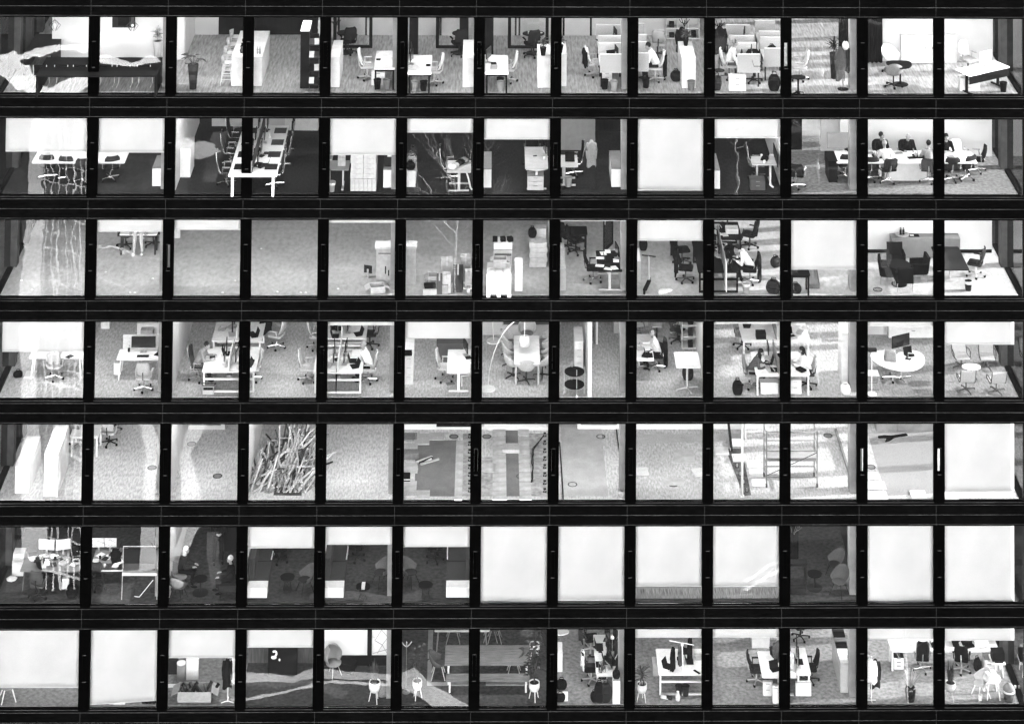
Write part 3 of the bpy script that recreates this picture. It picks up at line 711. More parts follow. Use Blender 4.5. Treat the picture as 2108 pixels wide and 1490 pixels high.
def blind(r, c, k, zyb, x0=None, x1=None, text=None, slant=0):
    xa, xb = gx(c); xa += .022; xb -= .022
    if c == 1: xa = XL + .3
    if x0: xa = PY(r, k, x0, zyb, .17).x
    if x1: xb = PY(r, k, x1, zyb, .17).x
    if c == 13: xb = PY(r, 'd', 2028, zyb, .17).x
    zb = PY(r, k, CROPX(k, (xa + xb) / 2), zyb, .17).z
    zt_ = top(r) + .02; hw = (xb - xa) / 2; ln = zt_ - zb; ph = c * 1.7 + r
    def bf(u, v): return ((u - .5) * 2 * hw, .014 * math.sin(u * 6 + ph + 1.5 * v) * v + .010 * math.sin(v * 8 + ph) * math.sin(math.pi * u), -(ln + slant * (u - .5)) * v)
    frac = ln / GH
    st = text or ('thin strip of white roller blind' if frac < .12 else 'white roller blind pulled a little way down' if frac < .3 else 'white roller blind lowered about halfway' if frac < .62 else 'white roller blind lowered most of the way' if frac < .9 else 'white roller blind lowered almost to the floor')
    ps = [('fabric', MB().sheet(bf, 16, 12, .003).mesh('fabric', 'blind', True)), ('bottom_bar', MB().obox((0, 0, -ln - .008), (2 * hw, .016, .022), 0, 0, math.atan2(slant, 2 * hw)).mesh('bottom_bar', 'offwhite')), ('roller', MB().cyl((-hw, .01, .0), (hw, .01, .0), .022, .022, 10).mesh('roller', 'offwhite'))]
    return thing('roller_blind', lab(st, r, (xa + xb) / 2), 'blind', ((xa + xb) / 2, .185, zt_), 0, ps)
def CROPX(k, X): return 1054

# ------------------------------------------------------------------ people
def capsules(segs, balls=()):
    b = MB()
    for p0, p1, r0, r1 in segs:
        b.cyl(p0, p1, r0, r1, 10); b.ball(p0, r0, n=10); b.ball(p1, r1, n=10)
    for c, rx, ry, rz in balls: b.ball(c, rx, ry, rz, 12)
    return b
def remesh(o, vs):
    m = o.modifiers.new('surface', 'REMESH'); m.mode = 'VOXEL'; m.voxel_size = vs; m.use_smooth_shade = True
    s = o.modifiers.new('smooth', 'SMOOTH'); s.iterations = 4; s.factor = .5
def person(r, p, rot, text, pose='sit', shirt='white_cloth', legs='dark_cloth', hair='hair_dark', style='short', hands=None, lean=.0, look=(0, -1), shoes='black', only_legs=False, headset=False, seat=.5, head_down=.0):
    V = Vector
    if pose == 'sit':
        hip = V((0, .05, seat + .07)); ch = V((0, -.02 - lean, seat + .42)); nk = V((0, -.04 - lean * 1.25, seat + .58)); hd = nk + V((.0, -.04 - head_down * .5, .17 - head_down * .3))
        sh = [V((s * .18, -.02 - lean * 1.15, seat + .51)) for s in (-1, 1)]
        kn = [V((s * .13, -.42, seat + .03)) for s in (-1, 1)]; an = [V((s * .14, -.36 + s * .06, .09)) for s in (-1, 1)]
        hp = [V((s * .1, .03, seat + .05)) for s in (-1, 1)]
        hands = hands or [V((-.16, -.5, .8)), V((.16, -.5, .8))]
    else:
        hip = V((0, 0, .95)); ch = V((0, 0, 1.28)); nk = V((0, 0, 1.48)); hd = V((0, -.04 - head_down * .5, 1.65 - head_down * .2))
        sh = [V((s * .19, 0, 1.41)) for s in (-1, 1)]
        hp = [V((s * .1, 0, .92)) for s in (-1, 1)]; kn = [V((s * .12, -.03, .5)) for s in (-1, 1)]; an = [V((s * .15, .02 * s, .09)) for s in (-1, 1)]
        hands = hands or [V((-.27, -.08, .85)), V((.27, -.08, .85))]
    hands = [V(h) for h in hands]
    el = []
    for s, a, h in zip((-1, 1), sh, hands):
        mid = (a + h) / 2; d2 = (h - a); L = .29; q = max(0, L * L - (d2.length / 2) ** 2) ** .5
        el.append(mid + V((s * .45, .35, -.8)).normalized() * q)
    lk = V((look[0], look[1], 0)).normalized()
    body = []; balls = []
    if not only_legs:
        body += [(nk - V((0, 0, .04)), hd - V((0, 0, .06)), .055, .05)]
        balls += [(hd, .078, .09, .108), (hd + lk * .055 - V((0, 0, .06)), .05, .05, .055), (hd + lk * .095 - V((0, 0, .01)), .014, .018, .022)]
        sd = V((-lk.y, lk.x, 0)); balls += [(hd + sd * .078, .014, .02, .03), (hd - sd * .078, .014, .02, .03)]
        for s, e2, h in zip((-1, 1), el, hands):
            dv = (h - e2).normalized(); w = dv.cross(V((0, 0, 1))).normalized() if abs(dv.z) < .95 else V((1, 0, 0)); dn = dv.cross(w).normalized()
            body += [(e2, h, .037, .027), (h, h + dv * .07, .03, .034)]
            for j in range(4):
                b0 = h + dv * .085 + w * (j - 1.5) * .02; l2 = (.05, .06, .056, .042)[j]
                dd = dn if dn.z < 0 else -dn
                body += [(b0, b0 + dv * l2 * .6 + dd * .006, .009, .009), (b0 + dv * l2 * .6 + dd * .006, b0 + dv * l2 + dd * .026, .009, .008)]
            tb = h + dv * .02 + w * (-s) * .03; body += [(tb, tb + dv * .035 + w * (-s) * .022, .011, .01), (tb + dv * .035 + w * (-s) * .022, tb + dv * .065 + w * (-s) * .02, .01, .009)]
        body += [(hip, ch, .1, .1), (ch, nk, .1, .05)] + [(sh[i], el[i], .04, .035) for i in (0, 1)] + [(ch + V((0, 0, .04)), sh[i], .06, .05) for i in (0, 1)]
    body += [(hip - V((0, 0, .02)), hp[i], .09, .08) for i in (0, 1)] + [(hp[i], kn[i], .065, .048) for i in (0, 1)] + [(kn[i], an[i], .045, .03) for i in (0, 1)]
    o = bpy.data.objects.new('person', None); COL.objects.link(o); o.location = p; o.rotation_euler = (0, 0, R(rot)); o.empty_display_size = .1
    o['label'] = lab(text, r, p[0]); o['category'] = 'person'; LABELS.setdefault(o['label'], []).append(o)
    def add(nm, mb, m, vs):
        c = link(nm, mb.mesh(nm, m, True), o); remesh(c, vs); return c
    add('body', capsules(body, balls), 'skin', .011)
    if not only_legs:
        add('shirt', capsules([(hip + V((0, 0, .0)), ch, .145, .155), (ch, nk - V((0, 0, .05)), .15, .075)] + [(ch + V((0, 0, .05)), sh[i], .1, .075) for i in (0, 1)] + [(sh[i], el[i], .068, .055) for i in (0, 1)] + [(el[i], el[i] + (hands[i] - el[i]) * .85, .053, .042) for i in (0, 1)]), shirt, .02)
        bk = -lk
        hs = MB().ball(hd + bk * .018 + V((0, 0, .03)), .09, .1, .098, 14)
        if style == 'bald': hs = MB().ball(hd + bk * .04 - V((0, 0, .01)), .08, .082, .06, 12)
        if style in ('long', 'pony'):
            hs.ball(hd + bk * .05 - V((0, 0, .05)), .092, .085, .13, 12)
            if style == 'long': hs.ball(hd + bk * .06 - V((0, 0, .16)), .1, .07, .13, 12)
            else: hs.cyl(hd + bk * .1 + V((0, 0, .04)), hd + bk * .17 - V((0, 0, .22)), .035, .018, 8)
        hr = link('hair', hs.mesh('hair', hair, True), o)
        for s in (-1, 1):
            e2 = hd + lk * .083 + V((-lk.y, lk.x, 0)) * s * .03 + V((0, 0, .012)); link('eye', MB().ball(e2, .01, n=6).mesh('eye', 'black'), o)
        link('mouth', MB().ball(hd + lk * .1 - V((0, 0, .062)), .02, .01, .006, 6).mesh('mouth', 'grey'), o)
        if headset: link('headset', MB().tube([hd + V((-.09, 0, 0)), hd + V((-.07, 0, .09)), hd + V((0, 0, .125)), hd + V((.07, 0, .09)), hd + V((.09, 0, 0))], .016, 6).mesh('headset', 'black'), o)
    add('trousers', capsules([(hip, hp[i], .13, .1) for i in (0, 1)] + [(hp[i], kn[i], .092, .072) for i in (0, 1)] + [(kn[i], an[i] + V((0, 0, .04)), .07, .055) for i in (0, 1)]), legs, .02)
    for i in (0, 1):
        link('shoe', MB().ball(an[i] + V((0, -.06, -.045)), .05, .125, .045, 10).mesh('shoe', shoes, True), o)
    return o
# ------------------------------------------------------------------ more builders
def clutter(r, pos, n, seed, base='white desk', y0=.1, y1=.9, x0=.1, x1=.9, dark=.4):
    rnd = random.Random(seed)
    for i in range(n):
        p = onr(r, pos, rnd.uniform(x0, x1), rnd.uniform(y0, y1), .004 + i * .0012); q = rnd.random(); a = rnd.uniform(-40, 40)
        if q < .35: paper(r, p, a, .21, .3, 'white', 'loose white paper on ' + base)
        elif q < .5: paper(r, p, a, .2, .26, 'dark', 'dark notebook on ' + base, 'notebook', 'notebook')
        elif q < .65: mug(r, p, 'white' if rnd.random() < .6 else 'black', 'small cup on ' + base)
        elif q < .8: laptop(r, p, rnd.choice((90, -90, 20)), 'black', 'open laptop among papers on ' + base)
        else: one('document_tray', lab('shallow document tray on ' + base, r, p[0]), 'tray', p, a, MB().box(-.12, .12, -.16, .16, 0, .008).box(-.12, -.11, -.16, .16, .008, .06).box(.11, .12, -.16, .16, .008, .06).box(-.11, .11, .15, .16, .008, .06).mesh('document_tray', rnd.choice(('black', 'light'))))
def cubicle(r, k, x0, x1, yn, text, dd=1.24, m='light_cloth'):
    h = 1.16; a, b = P(r, k, x0, yn, h), P(r, k, x1, yn, h); w = b.x - a.x; hw = w / 2; cx = (a.x + b.x) / 2
    ps = [('tabletop', B(-hw, hw, .03, dd - .03, .7, .74).mesh('tabletop', 'white')), ('near_screen', B(-hw, hw, -.02, .02, .52, h).mesh('near_screen', m)),
          ('far_screen', B(-hw, hw, dd - .02, dd + .02, .4, h).mesh('far_screen', m)),
          ('screen_rail', MB().box(-hw, hw, -.025, .025, h, h + .02).box(-hw, hw, dd - .025, dd + .025, h, h + .02).mesh('screen_rail', 'white'))]
    for x in (-hw + .05, hw - .05):
        for y in (.1, dd - .1): ps.append(('leg', B(x - .025, x + .025, y - .025, y + .025, 0, .7).mesh('leg', 'black')))
    thing('cubicle_desk', lab(text, r, cx), 'desk', (cx, a.y, flo(r)), 0, ps)
    return (a.x, b.x, a.y, a.y + dd, .74)
def glass_partition(r, x0, x1, y, text, h=GH):
    hw = (x1 - x0) / 2
    ps = [('bottom_rail', B(-hw, hw, -.03, .03, 0, .1).mesh('bottom_rail', 'black')), ('top_rail', B(-hw, hw, -.03, .03, h - .08, h).mesh('top_rail', 'black')), ('pane', B(-hw + .1, hw - .1, -.004, .004, .1, h - .08).mesh('pane', 'glass'))]
    for s in (-1, 1): ps.append(('post', B(*sorted((s * hw, s * (hw - .12))), -.03, .03, .1, h - .08).mesh('post', 'black')))
    return thing('glass_partition', lab(text, r, (x0 + x1) / 2), 'partition', ((x0 + x1) / 2, y, flo(r)), 0, ps)
def shelf(r, x0, x1, y, h, rows, cols, text, m='white', d_=.35, fill=.5, seed=1):
    hw = (x1 - x0) / 2; ps = [('back_board', B(-hw, hw, d_ - .02, d_, 0, h).mesh('back_board', m))]
    for i in range(rows + 1): ps.append(('shelf_board', B(-hw, hw, 0, d_ - .02, (h - .03) * i / rows, (h - .03) * i / rows + .03).mesh('shelf_board', m)))
    for j in range(cols + 1):
        x = -hw + .012 + (2 * hw - .024) * j / cols; ps.append(('upright', B(x - .012, x + .012, .002, d_ - .02, .03, h - .03).mesh('upright', m)))
    thing('shelf_unit', lab(text, r, (x0 + x1) / 2), 'shelf', ((x0 + x1) / 2, y, flo(r)), 0, ps)
    rnd = random.Random(seed)
    for i in range(rows):
        for j in range(cols):
            if rnd.random() < fill:
                x = x0 + (x1 - x0) * (j + .5) / cols; z = (h - .03) * i / rows + .03; hh = (h / rows) * rnd.uniform(.35, .6)
                mm = rnd.choice(('black', 'dark', 'grey'))
                one('binder', lab('dark binder standing in ' + text.split(' with ')[0], r, x), 'binder', (x, y + .15, flo(r) + z), 0, B(-.09, .09, -.11, .11, 0, hh).mesh('binder', mm))
def sofa_booth(r, k, x0, x1, yb, text, flip=1):
    """high-backed bench booth with a white end cushion, seen end on"""
    a, b = P(r, k, x0, yb), P(r, k, x1, yb); w = b.x - a.x; hw = w / 2; L = 2.7
    s = -flip
    ps = [('seat', B(-hw, hw, .45, L, .12, .44).mesh('seat', mat('booth_cloth', .032, .9, 0, 40, .2).name)), ('end_panel', B(-hw, hw, -.02, .42, .06, .40).mesh('end_panel', 'white')),
          ('backrest', B(*sorted((s * hw, s * (hw - .2))), .45, L, .44, 1.15).mesh('backrest', 'booth_cloth')),
          ('head_panel', B(-hw, hw, L, L + .08, .06, 1.2).mesh('head_panel', 'white')), ('seam', B(-hw + .2 * (flip > 0), hw - .2 * (flip < 0), L * .58, L * .58 + .02, .44, .446).mesh('seam', 'black'))]
    ps.append(('edge_piping', MB().tube([(-s * (hw - .01), L * .62, .46), (-s * (hw + .0), L * .8, .46), (-s * hw, L, .46)], .02, 5).mesh('edge_piping', 'white')))
    return thing('booth_sofa', lab(text, r, (a.x + b.x) / 2), 'sofa', ((a.x + b.x) / 2, a.y, flo(r)), 0, ps)
def hanging_coat(r, p, z, w, ln, m, text, rot=0, seed=0, name='coat'):
    return one(name, lab(text, r, p[0]), name, (p[0], p[1], flo(r) + z), rot, coat_mesh(w, ln, m, .24, seed))
def pallet_parts(w, d_):
    ps = []
    for i in range(5): ps.append(('plank', B(-w / 2 + i * w / 4.9, -w / 2 + i * w / 4.9 + w * .16, -d_ / 2, d_ / 2, .11, .13).mesh('plank', 'timber')))
    for x in (-w / 2, -.06, w / 2 - .12):
        for y in (-d_ / 2, -.06, d_ / 2 - .12): ps.append(('block', B(x, x + .12, y, y + .12, 0, .11).mesh('block', 'timber')))
    return ps
def scooter(r, p, rot, text):
    ps = [('deck', B(-.07, .07, -.4, .4, .1, .14).mesh('deck', 'black')), ('stem', MB().cyl((0, -.42, .14), (0, -.3, 1.02), .025, .022, 8).mesh('stem', 'light')), ('handlebar', MB().cyl((-.25, -.3, 1.02), (.25, -.3, 1.02), .018, .018, 6).mesh('handlebar', 'black'))]
    for y in (-.48, .46): ps.append(('wheel', MB().cyl((-.025, y, .1), (.025, y, .1), .1, .1, 16).mesh('wheel', 'black')))
    return thing('kick_scooter', lab(text, r, p[0]), 'scooter', p, rot, ps)
def cable(r, pts, m, text, rad=.012, name='cable', cat='cable'):
    return one(name, lab(text, r, pts[0][0]), cat, (0, 0, 0), 0, MB().tube(pts, rad, 6).mesh(name, m))
def rug(r, k, pts, m, name='carpet_patch', z=.004):
    q = [P(r, k, x, y) for x, y in pts]
    return struct(name, MB().poly([(v.x, v.y) for v in q][::-1], z - .003, z).mesh(name, m), (0, 0, flo(r)))
def pane_screen(r, p, rot, w, h, z, m, text):
    return thing('desk_screen', lab(text, r, p[0]), 'screen', p, rot, [('panel', B(-w / 2, w / 2, -.015, .015, z, z + h).mesh('panel', m)), ('clamp', MB().box(-w * .4, -w * .4 + .04, -.025, .025, z - .06, z + .02).box(w * .4 - .04, w * .4, -.025, .025, z - .06, z + .02).mesh('clamp', 'steel'))])
# ================================================================== top storey
r = 1
yb1 = P(1, 'a', 900, 480).y; yb2 = P(1, 'b', 900, 283).y
wall_x(1, P(1, 'a', 415, 480).x, P(1, 'a', 1478, 480).x, yb1)
wall_y(1, P(1, 'a', 1474, 480).x, yb1 + .11, yb2)
wall_x(1, P(1, 'a', 1478, 285).x, P(1, 'a', 1752, 285).x, yb2, 'wall_white')
wall_x(1, P(1, 'a', 1755, 282).x, P(1, 'b', 612, 282).x, yb2 + .02, 'wall_dark')
wall_y(1, P(1, 'b', 622, 720).x, .45, yb2, 'wall_white', th=.12)
wall_x(1, P(1, 'b', 645, 283).x, P(1, 'c', 712, 243).x, yb2 + .02, 'wall_grey')
wall_x(1, P(1, 'c', 712, 243).x, P(1, 'c', 1450, 243).x, yb2 + .02, 'wall_white')
y13 = P(1, 'd', 1000, 505).y
wall_x(1, P(1, 'd', 915, 505).x, XR - .35, y13, 'wall_white')
cp, tpos = desk(1, 'a', 285, 1255, 614, 462, 'panel', 'black', 'black', text='long black conference table with white framed chairs')
for i, zx in enumerate((330, 500, 650, 855, 1000, 1162)):
    chair(1, 'a', zx, 690, 180, 'sled', 'black', 'black', 'white', text='white framed black chair pushed under long black table', group='chairs at the long black table', name='conference_chair')
desk(1, 'a', 185, 420, 442, 275, 'panel', 'dark', 'dark', text='dark low table behind white partition by glazed end')
for zx, zy, yy in ((440, 208, 2.4), (288, 118, 3.4), (1065, 212, 2.6)):
    p = PY(1, 'a', zx, zy, yy); fr = MB()
    for i in range(6):
        t = i * math.pi / 3; fr.tube([(0.02 * math.cos(t), .02 * math.sin(t), .2), (.21 * math.cos(t), .21 * math.sin(t), .02), (.07 * math.cos(t), .07 * math.sin(t), -.17)], .009, 4)
    thing('pendant_lamp', lab('dark wire diamond pendant lamp hanging from ceiling', 1, p.x), 'lamp', p, 0, [('shade', fr.mesh('shade', 'grey')), ('bulb', MB().ball((0, 0, .02), .05).mesh('bulb', 'lamp_off', True)), ('cord', MB().cyl((0, 0, .2), (0, 0, top(1) + .09 - p.z), .006, .006, 5).mesh('cord', 'grey'))], 'pendant lamps')
p = PY(1, 'a', 995, 180, yb1)
thing('framed_picture', lab('dark framed picture high on white wall', 1, p.x), 'picture', (p.x, yb1 - .03, p.z), 0, [('frame', B(-.42, .42, 0, .025, -.19, .5).mesh('frame', 'dark')), ('print', B(-.2, .2, -.008, 0, -.12, .4).mesh('print', 'black')), ('print', B(.27, .38, -.008, 0, -.12, .4).mesh('print', 'grey'))])
plant(1, P(1, 'a', 1265, 503), 'taper-palm', 'light', 'leaf_pale', .78, .17, .75, .35, 'pale palm in tall light grey planter', 3)
plant(1, P(1, 'a', 1550, 715), 'taper-broad', 'dark', 'leaf_mid', .85, .19, .75, .38, 'broad leaved plant in tall dark planter', 5)
_, cpos = cabinet(1, 'b', -94, 150, 695, 460, 250, 'white', 2, text='tall white bar counter with bottles on top')
for i, (zx, zy) in enumerate(((1820, 678), (1840, 600), (1862, 530), (1884, 465))):
    chair(1, 'a', zx, zy, 90, 'stool', 'offwhite', 'light', 'offwhite', text='pale wire bar stool beside white counter', group='bar stools at the counter', name='bar_stool')
for i, (fx, fy) in enumerate(((.28, .3), (.34, .45), (.26, .55), (.3, .15))):
    one('vase', lab('small dark vase on white bar counter', 1, cpos[0]), 'vase', onr(1, cpos, fx, fy), 0, MB().lathe([(0, 0), (.06, 0), (.09, .08), (.05, .16), (.06, .2), (0, .2)], 12).mesh('vase', ('black', 'grey')[i % 2], True))
for fx in (.82, .9):
    one('bottle', lab('pale glass bottle on white bar counter', 1, cpos[1]), 'bottle', onr(1, cpos, fx, .12), 0, MB().lathe([(0, 0), (.035, 0), (.035, .16), (.015, .21), (.015, .26), (0, .26)], 10).mesh('bottle', 'light', True))
_, kp = cabinet(1, 'b', 458, 530, 715, 250, 165, 'black', 1, text='tall black cupboard with white top', top_m='white')
p = P(1, 'b', 572, 720); rk = [('back_panel', B(-.17, .2, .1, .13, 0, 1.9).mesh('back_panel', 'black')), ('side_post', MB().box(.18, .2, -.25, .1, 0, 1.9).mesh('side_post', 'black'))]
for i in range(4): rk.append(('tilted_shelf', MB().obox((0, -.06, .3 + .45 * i), (.36, .3, .02), 0, R(35)).mesh('tilted_shelf', 'dark')))
thing('magazine_rack', lab('black magazine rack with tilted shelves', 1, p.x), 'rack', p, 0, rk)
for i in range(4):
    for j in (0, 1):
        one('magazine', lab(('white' if (i + j) % 2 else 'dark') + ' magazine displayed on black rack', 1, p.x), 'magazine', (p.x - .09 + .18 * j, p.y - .08, p.z + .31 + .45 * i), 0, MB().obox((0, 0, .03), (.17, .24, .02), R(6 * j), R(38)).mesh('magazine', ('white', 'black', 'white', 'grey')[(i + j) % 4]))
cabinet(1, 'b', 600, 640, 560, 165, 135, 'wall_white', 1, text='white tall cupboard behind magazine rack')
# glazed meeting rooms in the middle
yg = P(1, 'b', 900, 387).y
for a, b, kk in ((725, 1040, 'b'), (1550, 1990, 'b'), (150, 430, 'c')):
    glass_partition(1, P(1, kk, a, 387).x, P(1, kk, b, 387).x, yg, 'black framed glass room partition with low rail')
for kk, a, b in (('b', 1330, 1410), ('b', 1748, 1800), ('b', 1945, 2005)):
    thing('frame_post', lab('wide black room frame post', 1, P(1, kk, a, 440).x), 'post', (P(1, kk, (a + b) / 2, 440).x, P(1, kk, a, 440).y, flo(1)), 0, [('cladding', B(-.16, .16, 0, .12, 0, GH).mesh('cladding', 'black')), ('edge_strip', B(.16, .175, .01, .11, 0, GH).mesh('edge_strip', 'grey'))])
for kk, a, b, yn, yf, cx_, cy_ in (('b', 750, 900, 283, 240, 845, 430), ('b', 1680, 1810, 285, 245, 1735, 445), ('c', 250, 400, 243, 208, 310, 382)):
    desk(1, kk, a, b, yn, yf, 'disc', 'black', 'black', text='round black table inside glazed meeting room', shape='round', name='round_table', cat='table')
    chair(1, kk, cx_, cy_, 200, 'task', 'black_cloth', 'dark_cloth', 'dark', text='dark task chair beside round black table')
for i in range(3): paper(1, P(1, 'c', 305 + 25 * i, 222, .75), 20 * i, text='open paper on round black table')
coat_stand(1, P(1, 'b', 740, 563), 'black', 1.75, 'black coat stand with curved hooks')
for kk, a in (('b', 880), ('b', 1140), ('b', 1480), ('b', 1680), ('c', 110), ('c', 320), ('c', 620)):      # pale door panels on the back wall
    p = P(1, kk, a, 283 if kk == 'b' else 243)
    thing('door_panel', lab('pale flush door in dark frame', 1, p.x), 'door', (p.x, yb2 - .03, flo(1)), 0, [('leaf', B(-.48, .48, 0, .03, 0, 2.3).mesh('leaf', 'wall_grey')), ('frame', MB().box(-.55, -.48, -.01, .04, 0, 2.36).box(.48, .55, -.01, .04, 0, 2.36).mesh('frame', 'black')), ('handle', B(.38, .43, -.05, 0, 1.0, 1.03).mesh('handle', 'steel'))])
# fifth bay
cabinet(1, 'b', 700, 775, 705, 460, 325, 'white', 1, text='white low sideboard beside coat stand', side_doors=3)
_, dp = desk(1, 'b', 1052, 1222, 555, 410, '4', lm='black', text='white desk with waste bins in front')
chair(1, 'b', 1000, 632, 90, 'task', 'light_cloth', 'offwhite', 'light', text='pale mesh task chair left of white desk')
paper(1, onr(1, dp, .15, .5), 0, .16, .22, 'black', 'black notebook on white desk', 'notebook', 'notebook')
monitor(1, onr(1, dp, .88, .55), -80, .5, .32, 'dark', 'dark monitor turned sideways on white desk')
cabinet(1, 'b', 1032, 1140, 690, 582, 562, 'white', drawers=3, text='white drawer pedestal under desk', name='drawer_pedestal')
wastebin(1, 'b', 1080, 714, 'black', 'black waste bin beside a grey one'); wastebin(1, 'b', 1155, 714, 'mid', 'grey waste bin beside a black one')
_, dp = desk(1, 'b', 1325, 1510, 595, 445, '4', lm='black', text='white desk with cable bundle and monitor')
chair(1, 'b', 1535, 672, -90, 'task', 'light_cloth', 'offwhite', 'light', text='pale mesh task chair right of white desk')
paper(1, onr(1, dp, .86, .45), 0, .16, .24, 'black', 'black notebook on white desk', 'notebook', 'notebook')
monitor(1, onr(1, dp, .12, .5), 80, .5, .32, 'dark', 'dark monitor turned sideways on white desk'); monitor(1, onr(1, dp, .08, .85), 95, .5, .32, 'dark', 'second dark monitor at rear of white desk')
wastebin(1, 'b', 1375, 752, 'light', 'light grey waste bin beside a black one'); wastebin(1, 'b', 1450, 748, 'black', 'black waste bin beside a light one')
_, cp = cabinet(1, 'b', 1765, 1870, 705, 465, 322, 'white', 2, text='white sideboard standing alone on boards')
_, dp = desk(1, 'c', -4, 152, 500, 375, '4', lm='black', text='white desk with papers and tilted monitor')
chair(1, 'c', 150, 553, -90, 'task', 'light_cloth', 'offwhite', 'light', text='pale mesh task chair right of white desk')
monitor(1, onr(1, dp, .14, .6), 70, .5, .34, 'grey', 'tilted grey monitor at end of desk'); clutter(1, dp, 4, 3, x0=.2, x1=.9)
wastebin(1, 'c', 100, 630, 'light', 'light waste bin under desk end'); wastebin(1, 'c', 98, 592, 'black', 'black waste bin behind a light one')
_, cp = cabinet(1, 'c', 352, 442, 598, 388, 300, 'white', 1, text='white sideboard with potted palm on top', side_doors=2)
plant(1, onr(1, cp, .4, .12), 'taper-palm', 'black', 'leaf_mid', .28, .12, .5, .36, 'spreading palm in black pot on white sideboard', 7)
_, cp = cabinet(1, 'c', 478, 547, 588, 370, 290, 'white', 1, text='white narrow sideboard beside column', side_doors=2)
plant(1, onr(1, cp, .4, .15), 'taper-palm', 'black', 'leaf_mid', .26, .11, .45, .34, 'small palm in black pot on narrow sideboard', 9)
# cubicles, eighth to tenth bay
for i, (a, b, yn) in enumerate(((775, 932, 370), (760, 925, 244))):
    dp = cubicle(1, 'c', a, b, yn, ('near' if i == 0 else 'rear') + ' grey screened cubicle desk facing bins')
    monitor(1, onr(1, dp, .75, .5), 100, .5, .34, 'dark', 'dark monitor in grey cubicle'); clutter(1, dp, 3, 5 + i, 'cubicle desk')
bag(1, onr(1, dp, .7, .2), 20, .36, .2, .3, 'dark_cloth', 'dark bag on cubicle desk')
chair(1, 'c', 735, 512, 100, 'task', 'light_cloth', 'offwhite', 'light', text='pale task chair with dark jacket at cubicle')
jacket_on_chair(1, P(1, 'c', 735, 512), 100, 'black_cloth', 'black jacket hung over pale task chair')
cabinet(1, 'c', 790, 856, 555, 490, 480, 'white', drawers=2, text='white drawer pedestal below cubicle', name='drawer_pedestal')
wastebin(1, 'c', 806, 604, 'black', 'black waste bin below cubicle'); wastebin(1, 'c', 868, 611, 'light', 'light waste bin below cubicle')
for i, (a, b, yn) in enumerate(((960, 1106, 362), (955, 1090, 236))):
    dp = cubicle(1, 'c', a, b, yn, ('near' if i == 0 else 'rear') + ' grey cubicle desk by seated worker')
p = P(1, 'c', 1150, 545); chair(1, 'c', 0, 0, -90, 'task', 'light_cloth', 'offwhite', 'light', text='pale task chair with worker and black coat', p=p)
person(1, p, -90, 'dark haired person in white shirt at cubicle', shirt='white_cloth', legs='dark_cloth', lean=.12, head_down=.1)
jacket_on_chair(1, p, -90, 'black_cloth', 'long black coat hung on pale chair', .85, 1.04)
wastebin(1, 'c', 1086, 594, 'black', 'black waste bin under cubicle desk')
chair(1, 'c', 1165, 380, 180, 'task', 'light_cloth', 'light', 'grey', text='pale mesh chair standing free behind worker')
shelf(1, P(1, 'c', 1218, 236).x, P(1, 'c', 1440, 236).x, yb2 - .4, 1.9, 5, 3, 'white open shelf with dark binders', fill=.55, seed=4)
_, cp = cabinet(1, 'c', 1330, 1424, 600, 398, 282, 'white', 2, text='white sideboard carrying plant and papers')
plant(1, onr(1, cp, .5, .75), 'taper-palm', 'black', 'leaf_mid', .24, .11, .42, .36, 'leafy palm in dark pot on sideboard', 11)
for i in range(4): paper(1, onr(1, cp, .3 + .1 * i, .12 + .1 * i, .003 + i * .002), 15 * i, text='loose paper on white sideboard')
coat_stand(1, P(1, 'c', 1345, 470), 'black', 1.75, 'black coat stand with dark coat'); hanging_coat(1, P(1, 'c', 1328, 470), 1.5, .42, .85, 'black_cloth', 'long dark coat hanging on coat stand')
bag(1, P(1, 'c', 1290, 548), 15, .4, .26, .34, 'black_cloth', 'black shoulder bag lying on boards'); wastebin(1, 'c', 1393, 612, 'mid', 'grey waste bin before white sideboard')
for i, (a, b, yn) in enumerate(((1705, 1860, 370), (1650, 1815, 244))):
    dp = cubicle(1, 'c', a, b, yn, ('near' if i == 0 else 'rear') + ' screened cubicle desk by worker with headset')
    clutter(1, dp, 3, 15 + i, 'cubicle desk'); monitor(1, onr(1, dp, .7, .5), -100, .5, .34, 'dark', 'dark monitor in screened cubicle')
for i, (a, b, yn) in enumerate(((1888, 2030, 330), (1850, 1990, 214))):
    dp = cubicle(1, 'c', a, b, yn, ('near' if i == 0 else 'rear') + ' pale cubicle desk beside tall sign')
    if i == 0: bag(1, onr(1, dp, .5, .7), 10, .34, .16, .24, 'black_cloth', 'black handbag on pale cubicle desk')
p = P(1, 'c', 1650, 530); chair(1, 'c', 0, 0, 90, 'task', 'light_cloth', 'offwhite', 'grey', text='pale task chair under worker with headset', p=p)
person(1, p, 90, 'person in white top wearing headset at cubicle', shirt='white_cloth', legs='grey_cloth', lean=.1, hands=[(-.12, -.4, .82), (.1, -.22, 1.1)], headset=True, hair='hair_grey')
cabinet(1, 'c', 1650, 1765, 620, 520, 500, 'white', drawers=2, text='white drawer pedestal behind worker with headset', name='drawer_pedestal')
coat_stand(1, P(1, 'c', 1582, 480), 'black', 1.7, 'dark coat stand full of coats')
hanging_coat(1, P(1, 'c', 1585, 480), 1.58, .5, .95, 'black_cloth', 'black coats hanging together on coat stand')
bag(1, P(1, 'c', 1566, 612), 5, .34, .2, .5, 'black_cloth', 'tall black bag standing by white pedestal'); bag(1, P(1, 'c', 1955, 615), -5, .42, .22, .55, 'black_cloth', 'tall black bag standing under pale cubicle')
chair(1, 'c', 1815, 555, 0, 'task', 'black_cloth', 'black_cloth', 'dark', text='black task chair tucked under cubicle desk')
